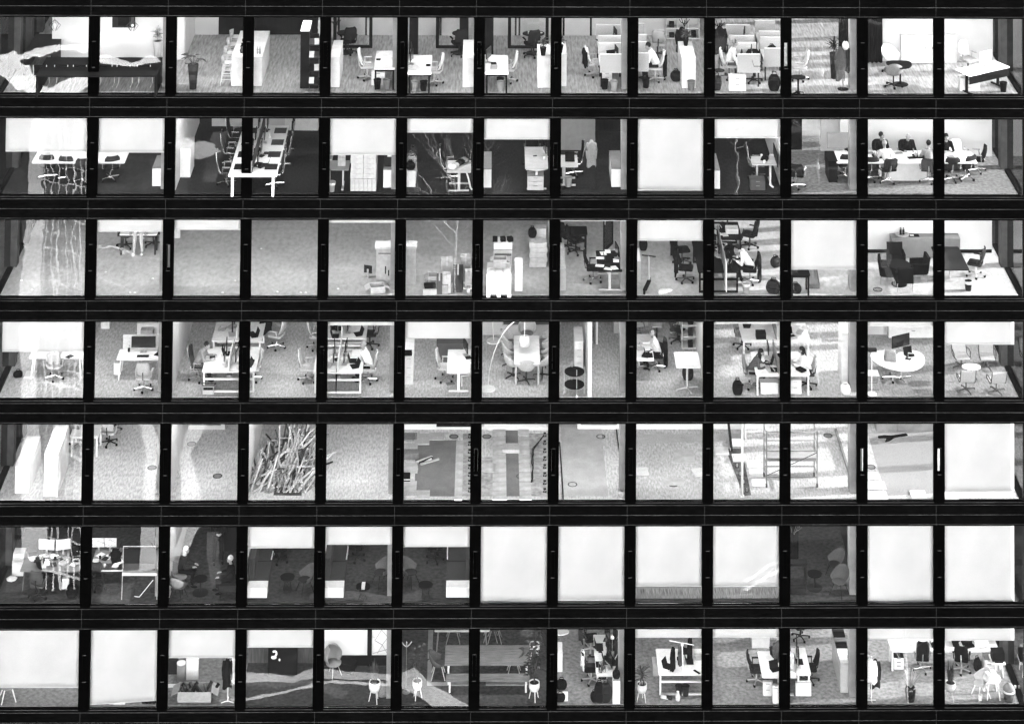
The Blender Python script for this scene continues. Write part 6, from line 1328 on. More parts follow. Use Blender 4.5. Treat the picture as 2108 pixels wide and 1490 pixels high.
# twelfth bay
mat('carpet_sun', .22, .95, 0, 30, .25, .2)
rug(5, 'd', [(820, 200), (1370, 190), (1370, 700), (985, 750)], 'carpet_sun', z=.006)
q = P(5, 'd', 1020, 240); one('dropped_jacket', lab('black jacket dropped flat on carpet', 5, q.x), 'jacket', q, 10, MB().poly([(-.5, .1), (-.25, .12), (0, .05), (.6, .12), (.62, 0), (.1, -.06), (-.15, -.25), (-.35, -.3), (-.2, -.05), (-.5, 0)], 0, .05).mesh('dropped_jacket', 'black_cloth'))
q = P(5, 'd', 1150, 190); thing('floor_cushion', lab('large mottled grey bale at rear', 5, q.x), 'bale', q, 0, [('bale', B(-1.15, 1.15, 0, .8, 0, .28).mesh('bale', 'concrete')), ('strap', B(-.4, -.34, -.004, .804, 0, .284).mesh('strap', 'mid'))])
for i, (zx, zy) in enumerate(((850, 560), (850, 640), (860, 720), (905, 640), (920, 720), (1240, 715), (1500, 720))): tile('d', zx, zy, .55, .55, 'offwhite', .014, .02, 0, FT9)
# ================================================================== sixth storey
for c, k, z in ((4, 'b', 299), (5, 'b', 272), (6, 'b', 291), (7, 'b', 737), (8, 'c', 608), (9, 'c', 513), (10, 'c', 516), (12, 'd', 745), (13, 'd', 751)): blind(6, c, k, z)
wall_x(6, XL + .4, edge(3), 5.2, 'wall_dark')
q = P(6, 'a', 235, 290)
for zx, m in ((195, 'white'), (272, 'light')):
    v = P(6, 'a', zx, 290); thing('wall_board', lab(('white' if m == 'white' else 'grey') + ' upright board against dark wall', 6, v.x), 'board', (v.x, 4.9, flo(6)), 0, [('board', B(-.3, .3, 0, .04, .0, 2.5).mesh('board', m)), ('edge_rail', B(-.3, .3, -.02, 0, .0, .05).mesh('edge_rail', 'mid'))])
_, dp = desk(6, 'a', 160, 660, 487, 300, 'A', 'mid', 'grey', text='cluttered grey desk with white monitors'); clutter(6, dp, 30, 81, 'cluttered grey desk')
monitor(6, onr(6, dp, .33, .72), -8, .56, .34, 'white', 'white monitor on cluttered desk'); monitor(6, onr(6, dp, .6, .72), 12, .5, .34, 'white', 'white monitor with dark picture on desk')
for mm in bpy.data.objects:
    if mm.name.startswith('monitor') and mm.get('label', '').startswith('white monitor') and 'sixth' in mm['label']:
        for ch in mm.children:
            if ch.name.startswith('display'): ch.data = MB().obox((0, -.017, .33), (.5, .004, .3)).mesh('display', 'offwhite')
_, cp = cabinet(6, 'a', 95, 185, 530, 415, 330, 'white', 1, text='white printer cupboard left of cluttered desk'); one('printer', lab('white printer on cupboard', 6, cp[0]), 'printer', onr(6, cp, .5, .5), 0, MB().box(-.2, .2, -.2, .2, 0, .2).box(-.16, .16, -.28, -.2, .03, .06).mesh('printer', 'white'))
one('crumpled_paper', lab('crumpled white sheet on floor', 6, P(6, 'a', 95, 560).x), 'paper', P(6, 'a', 95, 560), 20, MB().ball((0, 0, .05), .2, .18, .07, 7).mesh('crumpled_paper', 'white'))
chair(6, 'a', 310, 695, 170, 'task', 'grey_cloth', 'grey_cloth', 'dark', text='grey task chair pulled from cluttered desk'); chair(6, 'a', 370, 610, 120, 'task', 'black_cloth', 'black_cloth', 'dark', text='black task chair under cluttered desk')
bag(6, P(6, 'a', 580, 690), 0, .42, .34, .4, 'black_cloth', 'black sack beside paper bag'); one('paper_bag', lab('white paper bag beside black sack', 6, P(6, 'a', 525, 622).x), 'bag', P(6, 'a', 528, 622), 8, MB().box(-.12, .12, -.07, .07, 0, .36).mesh('paper_bag', 'white'))
_, dp = desk(6, 'a', 720, 980, 480, 300, 'A', 'mid', 'dark', text='grey desk with twin white screens'); clutter(6, dp, 14, 82, 'grey desk')
for fx, rt in ((.1, 0), (.45, 0)):
    o = monitor(6, onr(6, dp, fx, .82), rt, .46, .3, 'offwhite', 'lit white screen on grey desk')
    o.children[1].data = MB().obox((0, -.017, .31), (.43, .004, .27)).mesh('display', 'offwhite')
desk(6, 'a', 808, 985, 482, 425, '4', 'white', 'dark', text='small white table with papers'); chair(6, 'a', 775, 620, 180, 'task', 'black_cloth', 'black_cloth', 'dark', text='black task chair at grey desk'); bag(6, P(6, 'a', 915, 660), 10, .5, .3, .2, 'dark_cloth', 'dark bag flat on floor')
p = P(6, 'a', 1110, 757); thing('whiteboard_easel', lab('large easel board frame with white shelf', 6, p.x), 'easel', p, 0, [('frame', MB().tube([(-.62, 0, .0), (-.6, .1, 1.75), (.62, .1, 1.75), (.6, 0, .0)], .016, 6).mesh('frame', 'light')), ('shelf', B(-.6, .6, -.1, .06, .86, .95).mesh('shelf', 'white')), ('panel', B(-.58, .58, .06, .075, 1.02, 1.7).mesh('panel', 'dark')), ('strip', B(-.55, .5, .02, .05, .98, 1.2).mesh('strip', 'grey'))])
cable(6, [tuple(P(6, 'a', 1230, 560, .5)), tuple(P(6, 'a', 1165, 640, .2)), tuple(P(6, 'a', 1120, 695, .02)), tuple(P(6, 'a', 1080, 690, .02))], 'offwhite', 'white cable looping to floor', .014)
p = P(6, 'a', 1245, 290); coat_stand(6, P(6, 'a', 1250, 640), 'dark', 1.6, 'dark stand with pale hooks')
# third bay: people
wall_y(6, edge(2) + .12, .45, 5, 'wall_white', th=.08)
p = P(6, 'a', 1440, 640); chair(6, 'a', 0, 0, 75, 'shellwood', 'mid_cloth', 'mid_cloth', 'dark', text='grey tub armchair with blanket', p=Vector((p.x, p.y, p.z)), name='tub_chair')
person(6, Vector((p.x + .05, p.y + .35, p.z)), 80, 'fair haired person in dark clothes seated in armchair', shirt='dark_cloth', legs='black_cloth', hair='hair_fair', style='long', lean=.05, hands=[(-.1, -.42, .68), (.1, -.45, .7)], seat=.46)
chair(6, 'a', 1430, 720, 160, 'shell', 'mid_cloth', 'grey_cloth', 'dark', text='empty grey tub chair close to window', name='tub_chair')
person(6, P(6, 'a', 1752, 428), 10, 'standing person in black with hands clasped', 'stand', 'black_cloth', 'black_cloth', hair='hair_dark', hands=[(-.06, -.26, 1.15), (.06, -.26, 1.15)], head_down=.2)
p = P(6, 'a', 1840, 660); ps = [('seat', B(-.36, .36, -.34, .3, .22, .42).mesh('seat', 'dark_cloth')), ('backrest', MB().obox((0, .34, .62), (.72, .12, .6), 0, R(-8)).mesh('backrest', 'dark_cloth'))]
for sx in (-1, 1):
    for sy in (-1, 1): ps.append(('leg', MB().cyl((sx * .3, sy * .28, .24), (sx * .32, sy * .3, 0), .014, .012, 6).mesh('leg', 'black')))
thing('lounge_chair', lab('dark low lounge seat under reading person', 6, p.x), 'chair', p, -85, ps)
person(6, p, -85, 'fair haired person in black reclining with crossed legs', shirt='black_cloth', legs='black_cloth', hair='hair_fair', lean=-.08, hands=[(-.1, -.3, .66), (.12, -.36, .6)], seat=.4, shoes='black')
desk(6, 'a', 1550, 1660, 575, 515, 'disc', 'black', 'dark', .5, text='small round black table between seated people', shape='round', name='side_table', cat='table')
p = P(6, 'a', 1845, 330); thing('dark_cabinet', lab('tall dark cabinet behind standing person', 6, p.x), 'cabinet', p, 0, [('carcass', B(-.22, .4, 0, .5, 0, 1.55).mesh('carcass', 'dark')), ('door', B(-.2, .38, -.02, 0, .05, 1.5).mesh('door', 'black'))])
# booths
sofa_booth(6, 'b', 32, 190, 730, 'grey booth sofa with white end left of table'); sofa_booth(6, 'b', 645, 806, 728, 'grey booth sofa with white end near biscuits'); sofa_booth(6, 'b', 1632, 1835, 722, 'grey booth sofa with white end by column', -1)
for k, x0, x1, yn, yf, t in (('b', 295, 412, 563, 500, 'round black wire table before booth'), ('b', 905, 1020, 640, 575, 'round black wire table with white card'), ('b', 1408, 1525, 627, 563, 'round black wire table beside two chairs')):
    _, dp = desk(6, k, x0, x1, yn, yf, 'wire', 'black', 'dark', .45, text=t, shape='round', name='wire_table', cat='table')
    if 'card' in t: paper(6, onr(6, dp, .52, .5), 0, .12, .48, 'white', 'white folded card on round wire table')
for zx, zy, rt, t in ((500, 660, -60, 'dark shell chair right of wire table'), (1110, 600, -60, 'dark shell chair near column'), (1340, 600, 60, 'dark shell chair left of wire table')):
    chair(6, 'b', zx, zy, rt, 'shell', 'dark_cloth', mat('charcoal', .05, .9, 0, 40, .2).name, 'black', text=t, name='shell_chair')
for zx, zy, rt in ((290, 405, 100), (915, 390, 170), (1540, 400, 200)): chair(6, 'b', zx, zy, rt, 'task', 'black_cloth', 'black_cloth', 'dark', text='black task chair in shadow behind booth')
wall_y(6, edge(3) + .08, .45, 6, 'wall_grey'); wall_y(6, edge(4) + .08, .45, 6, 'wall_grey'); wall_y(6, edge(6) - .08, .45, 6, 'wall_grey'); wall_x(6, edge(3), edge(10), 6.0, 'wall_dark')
one('cup', lab('white cup on sill below blind', 6, P(6, 'c', 215, 640).x), 'cup', P(6, 'c', 215, 636), 0, MB().lathe([(0, 0), (.06, 0), (.075, .13), (0, .13)], 12).mesh('cup', 'white', True))
for i, zx in enumerate((610, 655, 668, 885)): one('bottle', lab('small bottle on sill below blind', 6, P(6, 'c', zx, 636).x), 'bottle', P(6, 'c', zx, 634), 0, MB().lathe([(0, 0), (.03, 0), (.03, .12), (.012, .16), (.012, .2), (0, .2)], 8).mesh('bottle', ('white', 'light', 'light', 'white')[i], True))
mat('ribbed', .16, .9, 0, 2, .6, 0, (26, 1, 1)); rug(6, 'c', [(1010, 520), (1990, 520), (1990, 628), (1010, 628)], 'ribbed', z=.006)
# eleventh bay
desk(6, 'd', 335, 455, 550, 485, 'disc', 'black', 'dark', .5, text='round dark table before two shell chairs', shape='round', name='side_table', cat='table')
chair(6, 'd', 590, 690, -40, 'shell', 'grey_cloth', 'grey_cloth', 'black', text='grey shell chair close to window', name='shell_chair'); chair(6, 'd', 555, 545, -60, 'shell', 'dark_cloth', 'grey_cloth', 'black', text='dark shell chair behind another', name='shell_chair')
wall_x(6, edge(10), P(6, 'd', 255, 410).x, P(6, 'd', 200, 410).y, 'wall_dark'); wall_y(6, edge(11) - .02, 1.1, 6, 'wall_dark', th=.1)
desk(6, 'd', 165, 330, 440, 400, '4', 'dark', 'dark', text='dark table with dry branches'); q = P(6, 'd', 215, 400)
b2 = MB(); rnd = random.Random(5)
for i in range(12): t = rnd.uniform(0, 6.28); b2.tube([(0, 0, 0), (.12 * math.cos(t), .12 * math.sin(t), .25), (.3 * math.cos(t + .3), .3 * math.sin(t + .3), .4 + rnd.uniform(0, .25))], .006, 4)
thing('branch_vase', lab('dry branches in vase on dark table', 6, q.x), 'vase', (q.x, q.y, flo(6) + .742), 0, [('vase', MB().lathe([(0, 0), (.06, 0), (.08, .1), (.04, .18)], 12).mesh('vase', 'grey', True)), ('branches', b2.mesh('branches', 'mid'))])
cabinet(6, 'd', 185, 315, 690, 640, 610, 'dark', 2, text='dark low bench at window')
# ================================================================== lowest storey
blind(7, 1, 'a', 600); blind(7, 2, 'a', 722, slant=.14 * -1, text='white roller blind hanging askew almost to floor')
for c, k, z in ((3, 'a', 363), (4, 'b', 276), (9, 'c', 168), (10, 'c', 168), (12, 'd', 216), (13, 'd', 229)): blind(7, c, k, z)
chair(7, 'a', 62, 700, 20, 'shellwood', 'mid_cloth', 'mid_cloth', 'white', text='grey tub chair on white legs under blind', name='tub_chair')
for i, (zx, w, m) in enumerate(((765, .5, 'mid'), (890, .14, 'light'), (922, .13, 'white'), (955, .14, 'white'), (985, .14, 'offwhite'))): carton(7, P(7, 'a', zx, 755), w, .2, .22, 0, m, False, ('grey low box', 'pale slim box', 'white slim box', 'white ribbed box', 'off white box')[i] + ' below askew blind', False)
for i in range(4): one('dark_pot', lab('small dark pot below askew blind', 7, P(7, 'a', 1150 + 28 * i, 745).x), 'pot', P(7, 'a', 1148 + 28 * i, 748), 0, MB().lathe([(0, 0), (.07, 0), (.08, .2), (.05, .22)], 12).mesh('dark_pot', 'black', True))
# third bay
_, cp = cabinet(7, 'a', 1495, 1592, 545, 375, 340, 'offwhite', 1, text='pale tall cupboard beside water dispenser'); q = P(7, 'a', 1455, 555)
thing('water_dispenser', lab('grey cylindrical bin with dark opening', 7, q.x), 'bin', q, 0, [('body', MB().lathe([(.15, 0), (.15, .62), (.0, .62)], 18).mesh('body', 'mid', True)), ('rim', MB().lathe([(.1, .621), (.155, .62), (.155, .66), (.11, .66)], 18).mesh('rim', 'white', True)), ('cap', MB().lathe([(0, .63), (.1, .632), (.1, .64), (0, .64)], 14).mesh('cap', 'dark'))])
cabinet(7, 'a', 1330, 1425, 500, 390, 350, 'dark', 1, text='dark cupboard behind grey bin'); rug(7, 'a', [(1345, 575), (1600, 575), (1590, 600), (1340, 603)], 'wall_white', 'threshold_strip')
p = P(7, 'a', 1830, 715); thing('clothes_rail', lab('white clothes rail with dark coats', 7, p.x), 'rail', p, 0, [('post', MB().cyl((0, 0, 0), (0, 0, 1.5), .018, .018, 8).mesh('post', 'white')), ('foot', MB().tube([(-.22, -.1, .015), (0, 0, .03), (.22, -.1, .015)], .016, 6).tube([(0, 0, .03), (0, .24, .015)], .016, 6).mesh('foot', 'white')), ('top_bar', MB().cyl((-.2, 0, 1.5), (.2, 0, 1.5), .014, .014, 6).mesh('top_bar', 'white'))])
for i, (dx, m, w, ln) in enumerate(((-.02, 'black_cloth', .32, .98), (.18, 'white_cloth', .22, .85), (.1, 'mid_cloth', .22, .8))): hanging_coat(7, (p.x + dx, p.y - .03 + .06 * i), 1.48, w, ln, m, ('long black coat', 'white coat', 'grey coat')[i] + ' on clothes rail', 0, i)
q = P(7, 'a', 1555, 752); box7 = q
_c = carton(7, (q.x, q.y + .3, q.z), 1.15, .6, .34, 0, 'carton', True, 'wide open box full of dark umbrellas')
rnd = random.Random(8)
for i in range(16):
    x = q.x - .5 + i * .066; one('folded_umbrella', lab('folded dark umbrella in wide box', 7, x), 'umbrella', (0, 0, 0), 0, MB().cyl((x, q.y + .2 + rnd.uniform(0, .2), q.z + .05), (x + rnd.uniform(-.35, .35), q.y + .3 + rnd.uniform(-.15, .25), q.z + .38 + rnd.uniform(-.03, .1)), .03, .06, 6).mesh('folded_umbrella', rnd.choice(('black', 'black', 'dark', 'grey'))))
# fourth, fifth bay
yw = P(7, 'b', 800, 430).y; wall_x(7, edge(3), edge(4) - .1, yw + .2, 'wood_panel'); wall_x(7, edge(4) - .1, edge(5), yw + .05, 'wall_white'); struct('skirting', B(edge(4) - .1, edge(5), yw + .02, yw + .05, 0, .35).mesh('skirting', 'black'), (0, 0, flo(7)))
p = P(7, 'b', 320, 500); thing('display_panel', lab('tall black display panel with white bird shape', 7, p.x), 'display', p, 0, [('panel', B(-.52, .52, 0, .1, 0, 2.3).mesh('panel', 'black')), ('bird_shape', MB().tube([(-.4, -.01, .62), (-.28, -.01, .62), (-.22, -.01, .74), (-.26, -.01, .82), (-.36, -.01, .8)], .035, 8).ball((-.32, -.01, .6), .1, .01, .06, 10).mesh('bird_shape', 'white')), ('small_mark', MB().ball((-.12, -.01, .52), .035, .01, .045, 8).mesh('small_mark', 'white'))])
thing('frame_post', lab('black post dividing pale glazed wall', 7, P(7, 'b', 1018, 410).x), 'post', (P(7, 'b', 1018, 410).x, yw - .02, flo(7)), 0, [('cladding', B(-.08, .08, 0, .06, 0, GH).mesh('cladding', 'black')), ('handle', MB().tube([(.1, -.03, 1.0), (.2, -.03, 1.02)], .015, 6).mesh('handle', 'offwhite'))])
a = P(7, 'b', 1100, 300); b2 = MB()
for s, t in (((1040, 330), (1180, 290)), ((1060, 225), (1115, 140)), ((1115, 140), (1165, 200)), ((1165, 200), (1120, 260)), ((1120, 260), (1060, 225)), ((1120, 260), (1160, 330)), ((1120, 260), (1080, 330)), ((1180, 140), (1165, 200))): b2.cyl(tuple(PY(7, 'b', *s, yw + .04)), tuple(PY(7, 'b', *t, yw + .04)), .008, .008, 4)
one('line_drawing', lab('thin geometric line drawing on pale wall', 7, a.x), 'drawing', (0, 0, 0), 0, b2.mesh('line_drawing', 'mid'))
p = P(7, 'b', 728, 500); thing('egg_chair', lab('grey rounded easy chair against pale wall', 7, p.x), 'chair', p, 40, [('shell', MB().sheet(lambda u, v: ((.1 + .22 * math.sin(math.pi * min(1, v * .9))) * math.sin(R(-110 + 220 * u)), .05 + (.1 + .25 * math.sin(math.pi * min(1, v * .9))) * math.cos(R(-110 + 220 * u)), .3 + .66 * v), 14, 8, .04).mesh('shell', 'mid_cloth', True)), ('seat', MB().lathe([(0, .36), (.26, .38), (.28, .44), (0, .46)], 14).mesh('seat', 'mid_cloth', True)), ('leg', MB().cyl((.1, -.1, .36), (.2, -.22, 0), .015, .012, 6).mesh('leg', 'light')), ('leg', MB().cyl((-.1, -.1, .36), (-.2, -.22, 0), .015, .012, 6).mesh('leg', 'light')), ('leg', MB().cyl((0, .12, .36), (0, .26, 0), .015, .012, 6).mesh('leg', 'light'))])
one('ottoman', lab('dark footstool beside rounded easy chair', 7, P(7, 'b', 820, 450).x), 'stool', P(7, 'b', 825, 470), -20, MB().box(-.36, .36, -.18, .18, .12, .34).box(-.3, .3, -.15, .15, 0, .12).mesh('ottoman', 'black_cloth'))
plant(7, P(7, 'b', 1058, 715), 'legs-blade', 'white', 'leaf_mid', .68, .2, .8, .2, 'slender plant in white pot on legs', 17); q = P(7, 'b', 1120, 660); one('ottoman', lab('round grey pouffe behind white pot', 7, q.x), 'stool', q, 0, MB().lathe([(0, 0), (.2, .02), (.22, .2), (.18, .36), (0, .38)], 16).mesh('ottoman', 'mid_cloth', True))
# sixth, seventh bay: canteen tables
rug(7, 'b', [(1490, 140), (1530, 140), (1515, 560), (1900, 560), (1900, 588), (1480, 588)], 'concrete', 'carpet_border'); rug(7, 'c', [(0, 470), (265, 470), (262, 495), (0, 495)], 'concrete', 'carpet_border')
def bench(k, x0, x1, yn, yf, h, t, nm, slats=4):
    a, b = P(7, k, x0, yn, h), P(7, k, x1, yn, h); Y1 = P(7, k, x0, yf, h).y; w = b.x - a.x; hw = w / 2; d_ = Y1 - a.y; ps = []
    for i in range(slats): ps.append(('plank', B(-hw, hw, d_ * i / slats + .006, d_ * (i + 1) / slats - .004, h - .05, h).mesh('plank', mat('oak', .13, .6, 0, 3, .25, 0, (.6, 9, 9), 5, second=(3, .2)))))
    for sx in (-1, 1):
        for y in (.06, d_ - .12): ps.append(('leg', B(*sorted((sx * (hw - .1), sx * (hw - .16))), y, y + .06, 0, h - .05).mesh('leg', 'white')))
    ps.append(('rail', B(-hw + .16, hw - .16, d_ / 2 - .03, d_ / 2 + .03, h - .12, h - .055).mesh('rail', 'white')))
    return thing(nm, lab(t, 7, (a.x + b.x) / 2), 'bench' if 'bench' in nm else 'table', ((a.x + b.x) / 2, a.y, flo(7)), 0, ps)
bench('b', 1622, 2310, 418, 262, .74, 'long slatted timber canteen table on white legs', 'canteen_table', 7); bench('b', 1632, 2305, 548, 490, .45, 'long timber bench in front of canteen table', 'timber_bench', 2)
for k, zx, zy, t in (('b', 1570, 515, 'grey shell chair at end of canteen table'), ('c', 190, 420, 'grey shell chair at other table end')): chair(7, k, zx, zy, 90 if k == 'b' else -90, 'shellwood', 'grey_cloth', 'grey_cloth', 'light', text=t, name='shell_chair')
for k, zx, zy in (('b', 1690, 225), ('b', 1990, 215), ('c', 60, 190)): chair(7, k, zx, zy, 180, 'shellwood', 'dark_cloth', 'grey_cloth', 'mid', text='grey shell chair behind canteen table', name='shell_chair')
desk(7, 'b', 1540, 1980, 150, 120, 'A', 'light', 'mid', text='second timber table behind canteen chairs', name='canteen_table', cat='table')
plant(7, P(7, 'b', 1400, 690), 'legs-tree', 'white', 'leaf_dark', .62, .17, 1.15, .4, 'dark leaved plant in white pot near reflections', 19)
q = P(7, 'b', 1312, 640); thing('flower_lamp', lab('slim stand with petal shaped top', 7, q.x), 'lamp', q, 0, [('pole', MB().cyl((0, 0, 0), (0, 0, 1.55), .012, .01, 6).mesh('pole', 'mid')), ('petals', MB().tube([(-.18, 0, 1.72), (-.08, 0, 1.6), (0, 0, 1.55), (.08, 0, 1.6), (.18, 0, 1.72)], .02, 6).tube([(0, 0, 1.55), (0, -.05, 1.75)], .02, 6).mesh('petals', 'light')), ('foot', MB().lathe([(.14, 0), (.14, .015)], 16).mesh('foot', 'mid'))])
plant(7, P(7, 'c', 328, 590), 'legs-tree', 'white', 'leaf_dark', .6, .19, 1.25, .42, 'tall dark plant in white pot on legs', 23); plant(7, P(7, 'c', 330, 330), 'legs-tree', 'offwhite', 'leaf_dark', .62, .18, .8, .35, 'dark plant in pale pot further back', 29)
# eighth, ninth bay
cabinet(7, 'c', 465, 520, 405, 280, 200, 'white', 1, text='white sideboard beyond mullion'); _, cp = cabinet(7, 'c', 470, 558, 615, 530, 505, 'white', 1, text='white low cupboard with handbag on top', top_m='mid'); bag(7, onr(7, cp, .5, .5), 0, .38, .2, .3, 'black_cloth', 'black handbag on white cupboard'); bag(7, P(7, 'c', 505, 628), 0, .36, .16, .3, 'black_cloth', 'black case before white cupboard')
desk(7, 'c', 455, 565, 150, 105, 'star', 'offwhite', 'mid', text='round pale table at rear', shape='round', name='round_table', cat='table')
_, dp = desk(7, 'c', 748, 905, 420, 150, '4', 'white', 'white', text='white desk row crowded with black screens'); clutter(7, dp, 22, 91, 'crowded desk row')
for i in range(3): monitor(7, onr(7, dp, .6, .15 + .33 * i), -75, .6, .4, 'black', 'black monitor on crowded desk row'); pane_screen(7, (dp[0] + .85, dp[2] + .5 + .9 * i, flo(7)), 70, .9, .5, .72, 'dark', 'dark divider on crowded desk row')
for zx, zy, rt, t in ((715, 465, 90, 'black chair with white jacket'), (712, 260, 100, 'black chair behind white jacket')):
    chair(7, 'c', zx, zy, rt, 'task', 'black_cloth', 'black_cloth', 'light', text=t)
jacket_on_chair(7, P(7, 'c', 722, 465), 90, 'white_cloth', 'white jacket over black chair', .5, 1.06); jacket_on_chair(7, P(7, 'c', 705, 262), 100, 'black_cloth', 'black jacket over rear chair', .6, 1.06)
one('table_lamp', lab('white globe lamp on crowded desk row', 7, dp[1]), 'lamp', onr(7, dp, .78, .55), 0, MB().cyl((0, 0, 0), (.0, 0, .45), .012, .012, 6).ball((0, 0, .5), .07).mesh('table_lamp', 'white', True))
plant(7, P(7, 'c', 788, 545), 'legs-blade', 'white', 'leaf_mid', .55, .19, .55, .3, 'leafy plant in white pot before desk row', 31)
for i, (zx, w, h, m) in enumerate(((770, .36, .62, 'black_cloth'), (815, .4, .6, 'dark_cloth'), (735, .24, .3, 'black_cloth'))): bag(7, P(7, 'c', zx, 615 + (i == 2) * -15), 10 * i, w, .26, h, m, ('tall black bag', 'tall dark bag', 'small black bag')[i] + ' below white pot')
carton(7, P(7, 'c', 885, 610), .26, .3, .78, 0, 'white', False, 'tall white box beside black bags', False); bag(7, (P(7, 'c', 885, 610).x, P(7, 'c', 885, 610).y + .02, flo(7) + .78), 0, .26, .2, .26, 'black_cloth', 'black bag on tall white box')
plant(7, P(7, 'c', 1058, 600), 'legs-palm', 'offwhite', 'leaf_mid', .6, .18, 1.05, .42, 'bushy palm in white pot on legs', 37)
_, dp = desk(7, 'c', 1172, 1500, 422, 245, 'frame', 'white', 'white', text='white double desk with draped dark cloths'); clutter(7, dp, 10, 92, 'double desk'); x = (dp[0] + dp[1]) / 2 + .02
for i, dx in enumerate((-.35, -.05, .3)): hanging_coat(7, (x + dx, dp[2] + .3 + .3 * i), 1.5, .3, .8, ('black_cloth', 'grey_cloth', 'black_cloth')[i], ('black', 'grey', 'dark')[i] + ' cloth hanging above double desk', 70, i, 'hanging_cloth')
thing('rail_stand', lab('white pole stand rising from double desk', 7, x), 'stand', (x, dp[2] + .2, flo(7)), 0, [('pole', MB().cyl((0, 0, .74), (-.02, .1, 1.55), .02, .02, 8).mesh('pole', 'white')), ('top_bar', MB().cyl((-.45, .5, 1.5), (.4, .2, 1.52), .012, .012, 6).mesh('top_bar', 'white')), ('knob', MB().ball((-.02, .1, 1.58), .05).mesh('knob', 'white', True))])
laptop(7, onr(7, dp, .22, .3), 60, 'black', 'black laptop on double desk'); paper(7, onr(7, dp, .8, .1), 40, .1, .3, 'black', 'black case on double desk', 'case', 'case')
cabinet(7, 'c', 1132, 1168, 435, 350, 300, 'light', 1, text='pale drawer unit left of double desk')
q = P(7, 'c', 1222, 580)
for i in range(2): one('shoe', lab('black and white trainer on floor', 7, q.x), 'shoe', (q.x - .05 + .12 * i, q.y - .04 * i, q.z), 70, MB().ball((0, 0, .05), .06, .15, .06, 10).box(-.05, .05, -.14, .14, 0, .03).mesh('shoe', ('white', 'dark')[i], True))
q = P(7, 'c', 1302, 595); one('floor_vase', lab('small white vase on floor under desk', 7, q.x), 'vase', q, 0, MB().lathe([(0, 0), (.07, 0), (.09, .14), (.04, .28), (.05, .3), (0, .3)], 12).mesh('floor_vase', 'white', True))
for zx in (1310, 1355): wastebin(7, 'c', zx, 560, 'dark', 'dark bin under double desk')
# tenth, eleventh bay
_, dp = desk(7, 'c', 1875, 2110, 440, 262, 'T', 'white', 'white', text='white double desk with grey hanging coats'); _, dpb = desk(7, 'd', 115, 360, 512, 292, 'frame', 'white', 'white', text='white double desk right of mullion', pos=(dp[1] + .01, P(7, 'd', 360, 512, .74).x, P(7, 'd', 360, 512, .74).y, P(7, 'd', 300, 292, .74).y))
clutter(7, dp, 5, 93, 'desk with coats', x0=.3); clutter(7, dpb, 4, 94, 'right hand desk', x1=.4); monitor(7, onr(7, dpb, .28, .7), 85, .7, .4, 'dark', 'dark monitor on right hand desk'); monitor(7, onr(7, dpb, .25, .3), 85, .5, .4, 'black', 'small black monitor on right hand desk')
hanging_coat(7, onr(7, dp, .55, .6)[:2], 1.45, .34, .72, 'grey_cloth', 'grey patterned coat above white desk'); hanging_coat(7, onr(7, dp, .8, .3)[:2], 1.35, .34, .62, 'white_cloth', 'white garment above white desk', seed=2)
cabinet(7, 'c', 1805, 1925, 245, 175, 120, 'offwhite', 2, text='pale cupboard behind desk row'); chair(7, 'c', 1835, 470, 90, 'task', 'dark_cloth', 'dark_cloth', 'light', text='dark chair left of white double desk')
cabinet(7, 'c', 1880, 1945, 565, 472, 460, 'white', drawers=2, text='white pedestal with grid front', name='drawer_pedestal'); carton(7, P(7, 'c', 1970, 610), .26, .3, .5, 0, 'white', False, 'white box standing before pedestal', False)
cabinet(7, 'd', 232, 360, 690, 580, 560, 'white', 2, text='white low cupboard under desk end'); chair(7, 'd', 345, 560, -90, 'task', 'black_cloth', 'black_cloth', 'dark', text='black chair behind desk end')
_, cp = cabinet(7, 'd', 600, 680, 662, 410, 140, 'light', 1, text='long high cabinet with folders on top', side_doors=4); 
for i, (fy, m) in enumerate(((.25, 'white'), (.5, 'black'), (.62, 'mid'), (.78, 'black'), (.9, 'grey'))): one('archive_box', lab(('white tray', 'black folder', 'grey folder', 'black crate', 'dark crate')[i] + ' on long high cabinet', 7, cp[0]), 'folder', onr(7, cp, .5, fy), 0, MB().box(-.2, .2, -.16, .16, 0, .06 + .07 * (i > 2)).mesh('archive_box', m))
chair(7, 'd', 270, 210, 200, 'task', 'dark_cloth', 'mid_cloth', 'dark', text='grey chair far behind desk')
# twelfth, thirteenth bay
_, dp = desk(7, 'd', 1015, 1900, 310, 215, '4', 'white', 'white', text='long white desk under short blinds'); clutter(7, dp, 8, 95, 'long white desk', y0=.3)
for x0, x1, m, t in ((1040, 1120, 'dark', 'white drawer pedestal with black top'), (1785, 1862, 'mid', 'white drawer pedestal with grey top')): cabinet(7, 'd', x0, x1, 472 if x0 < 1500 else 490, 368 if x0 < 1500 else 385, 300 if x0 < 1500 else 320, 'white', drawers=3, text=t, name='drawer_pedestal', top_m=m, knob='grey')
chair(7, 'd', 1270, 470, 175, 'exec', 'black', 'black', 'chrome', text='black high backed chair with chrome rails'); chair(7, 'd', 1595, 478, 165, 'task', 'black_cloth', 'black_cloth', 'light', text='black task chair at long white desk')
bag(7, P(7, 'd', 1725, 475), 10, .28, .2, .4, 'black_cloth', 'black bag hanging beside pedestal'); carton(7, onr(7, dp, .85, .5), .5, .4, .16, 5, 'white', False, 'white printer box on long desk', False)
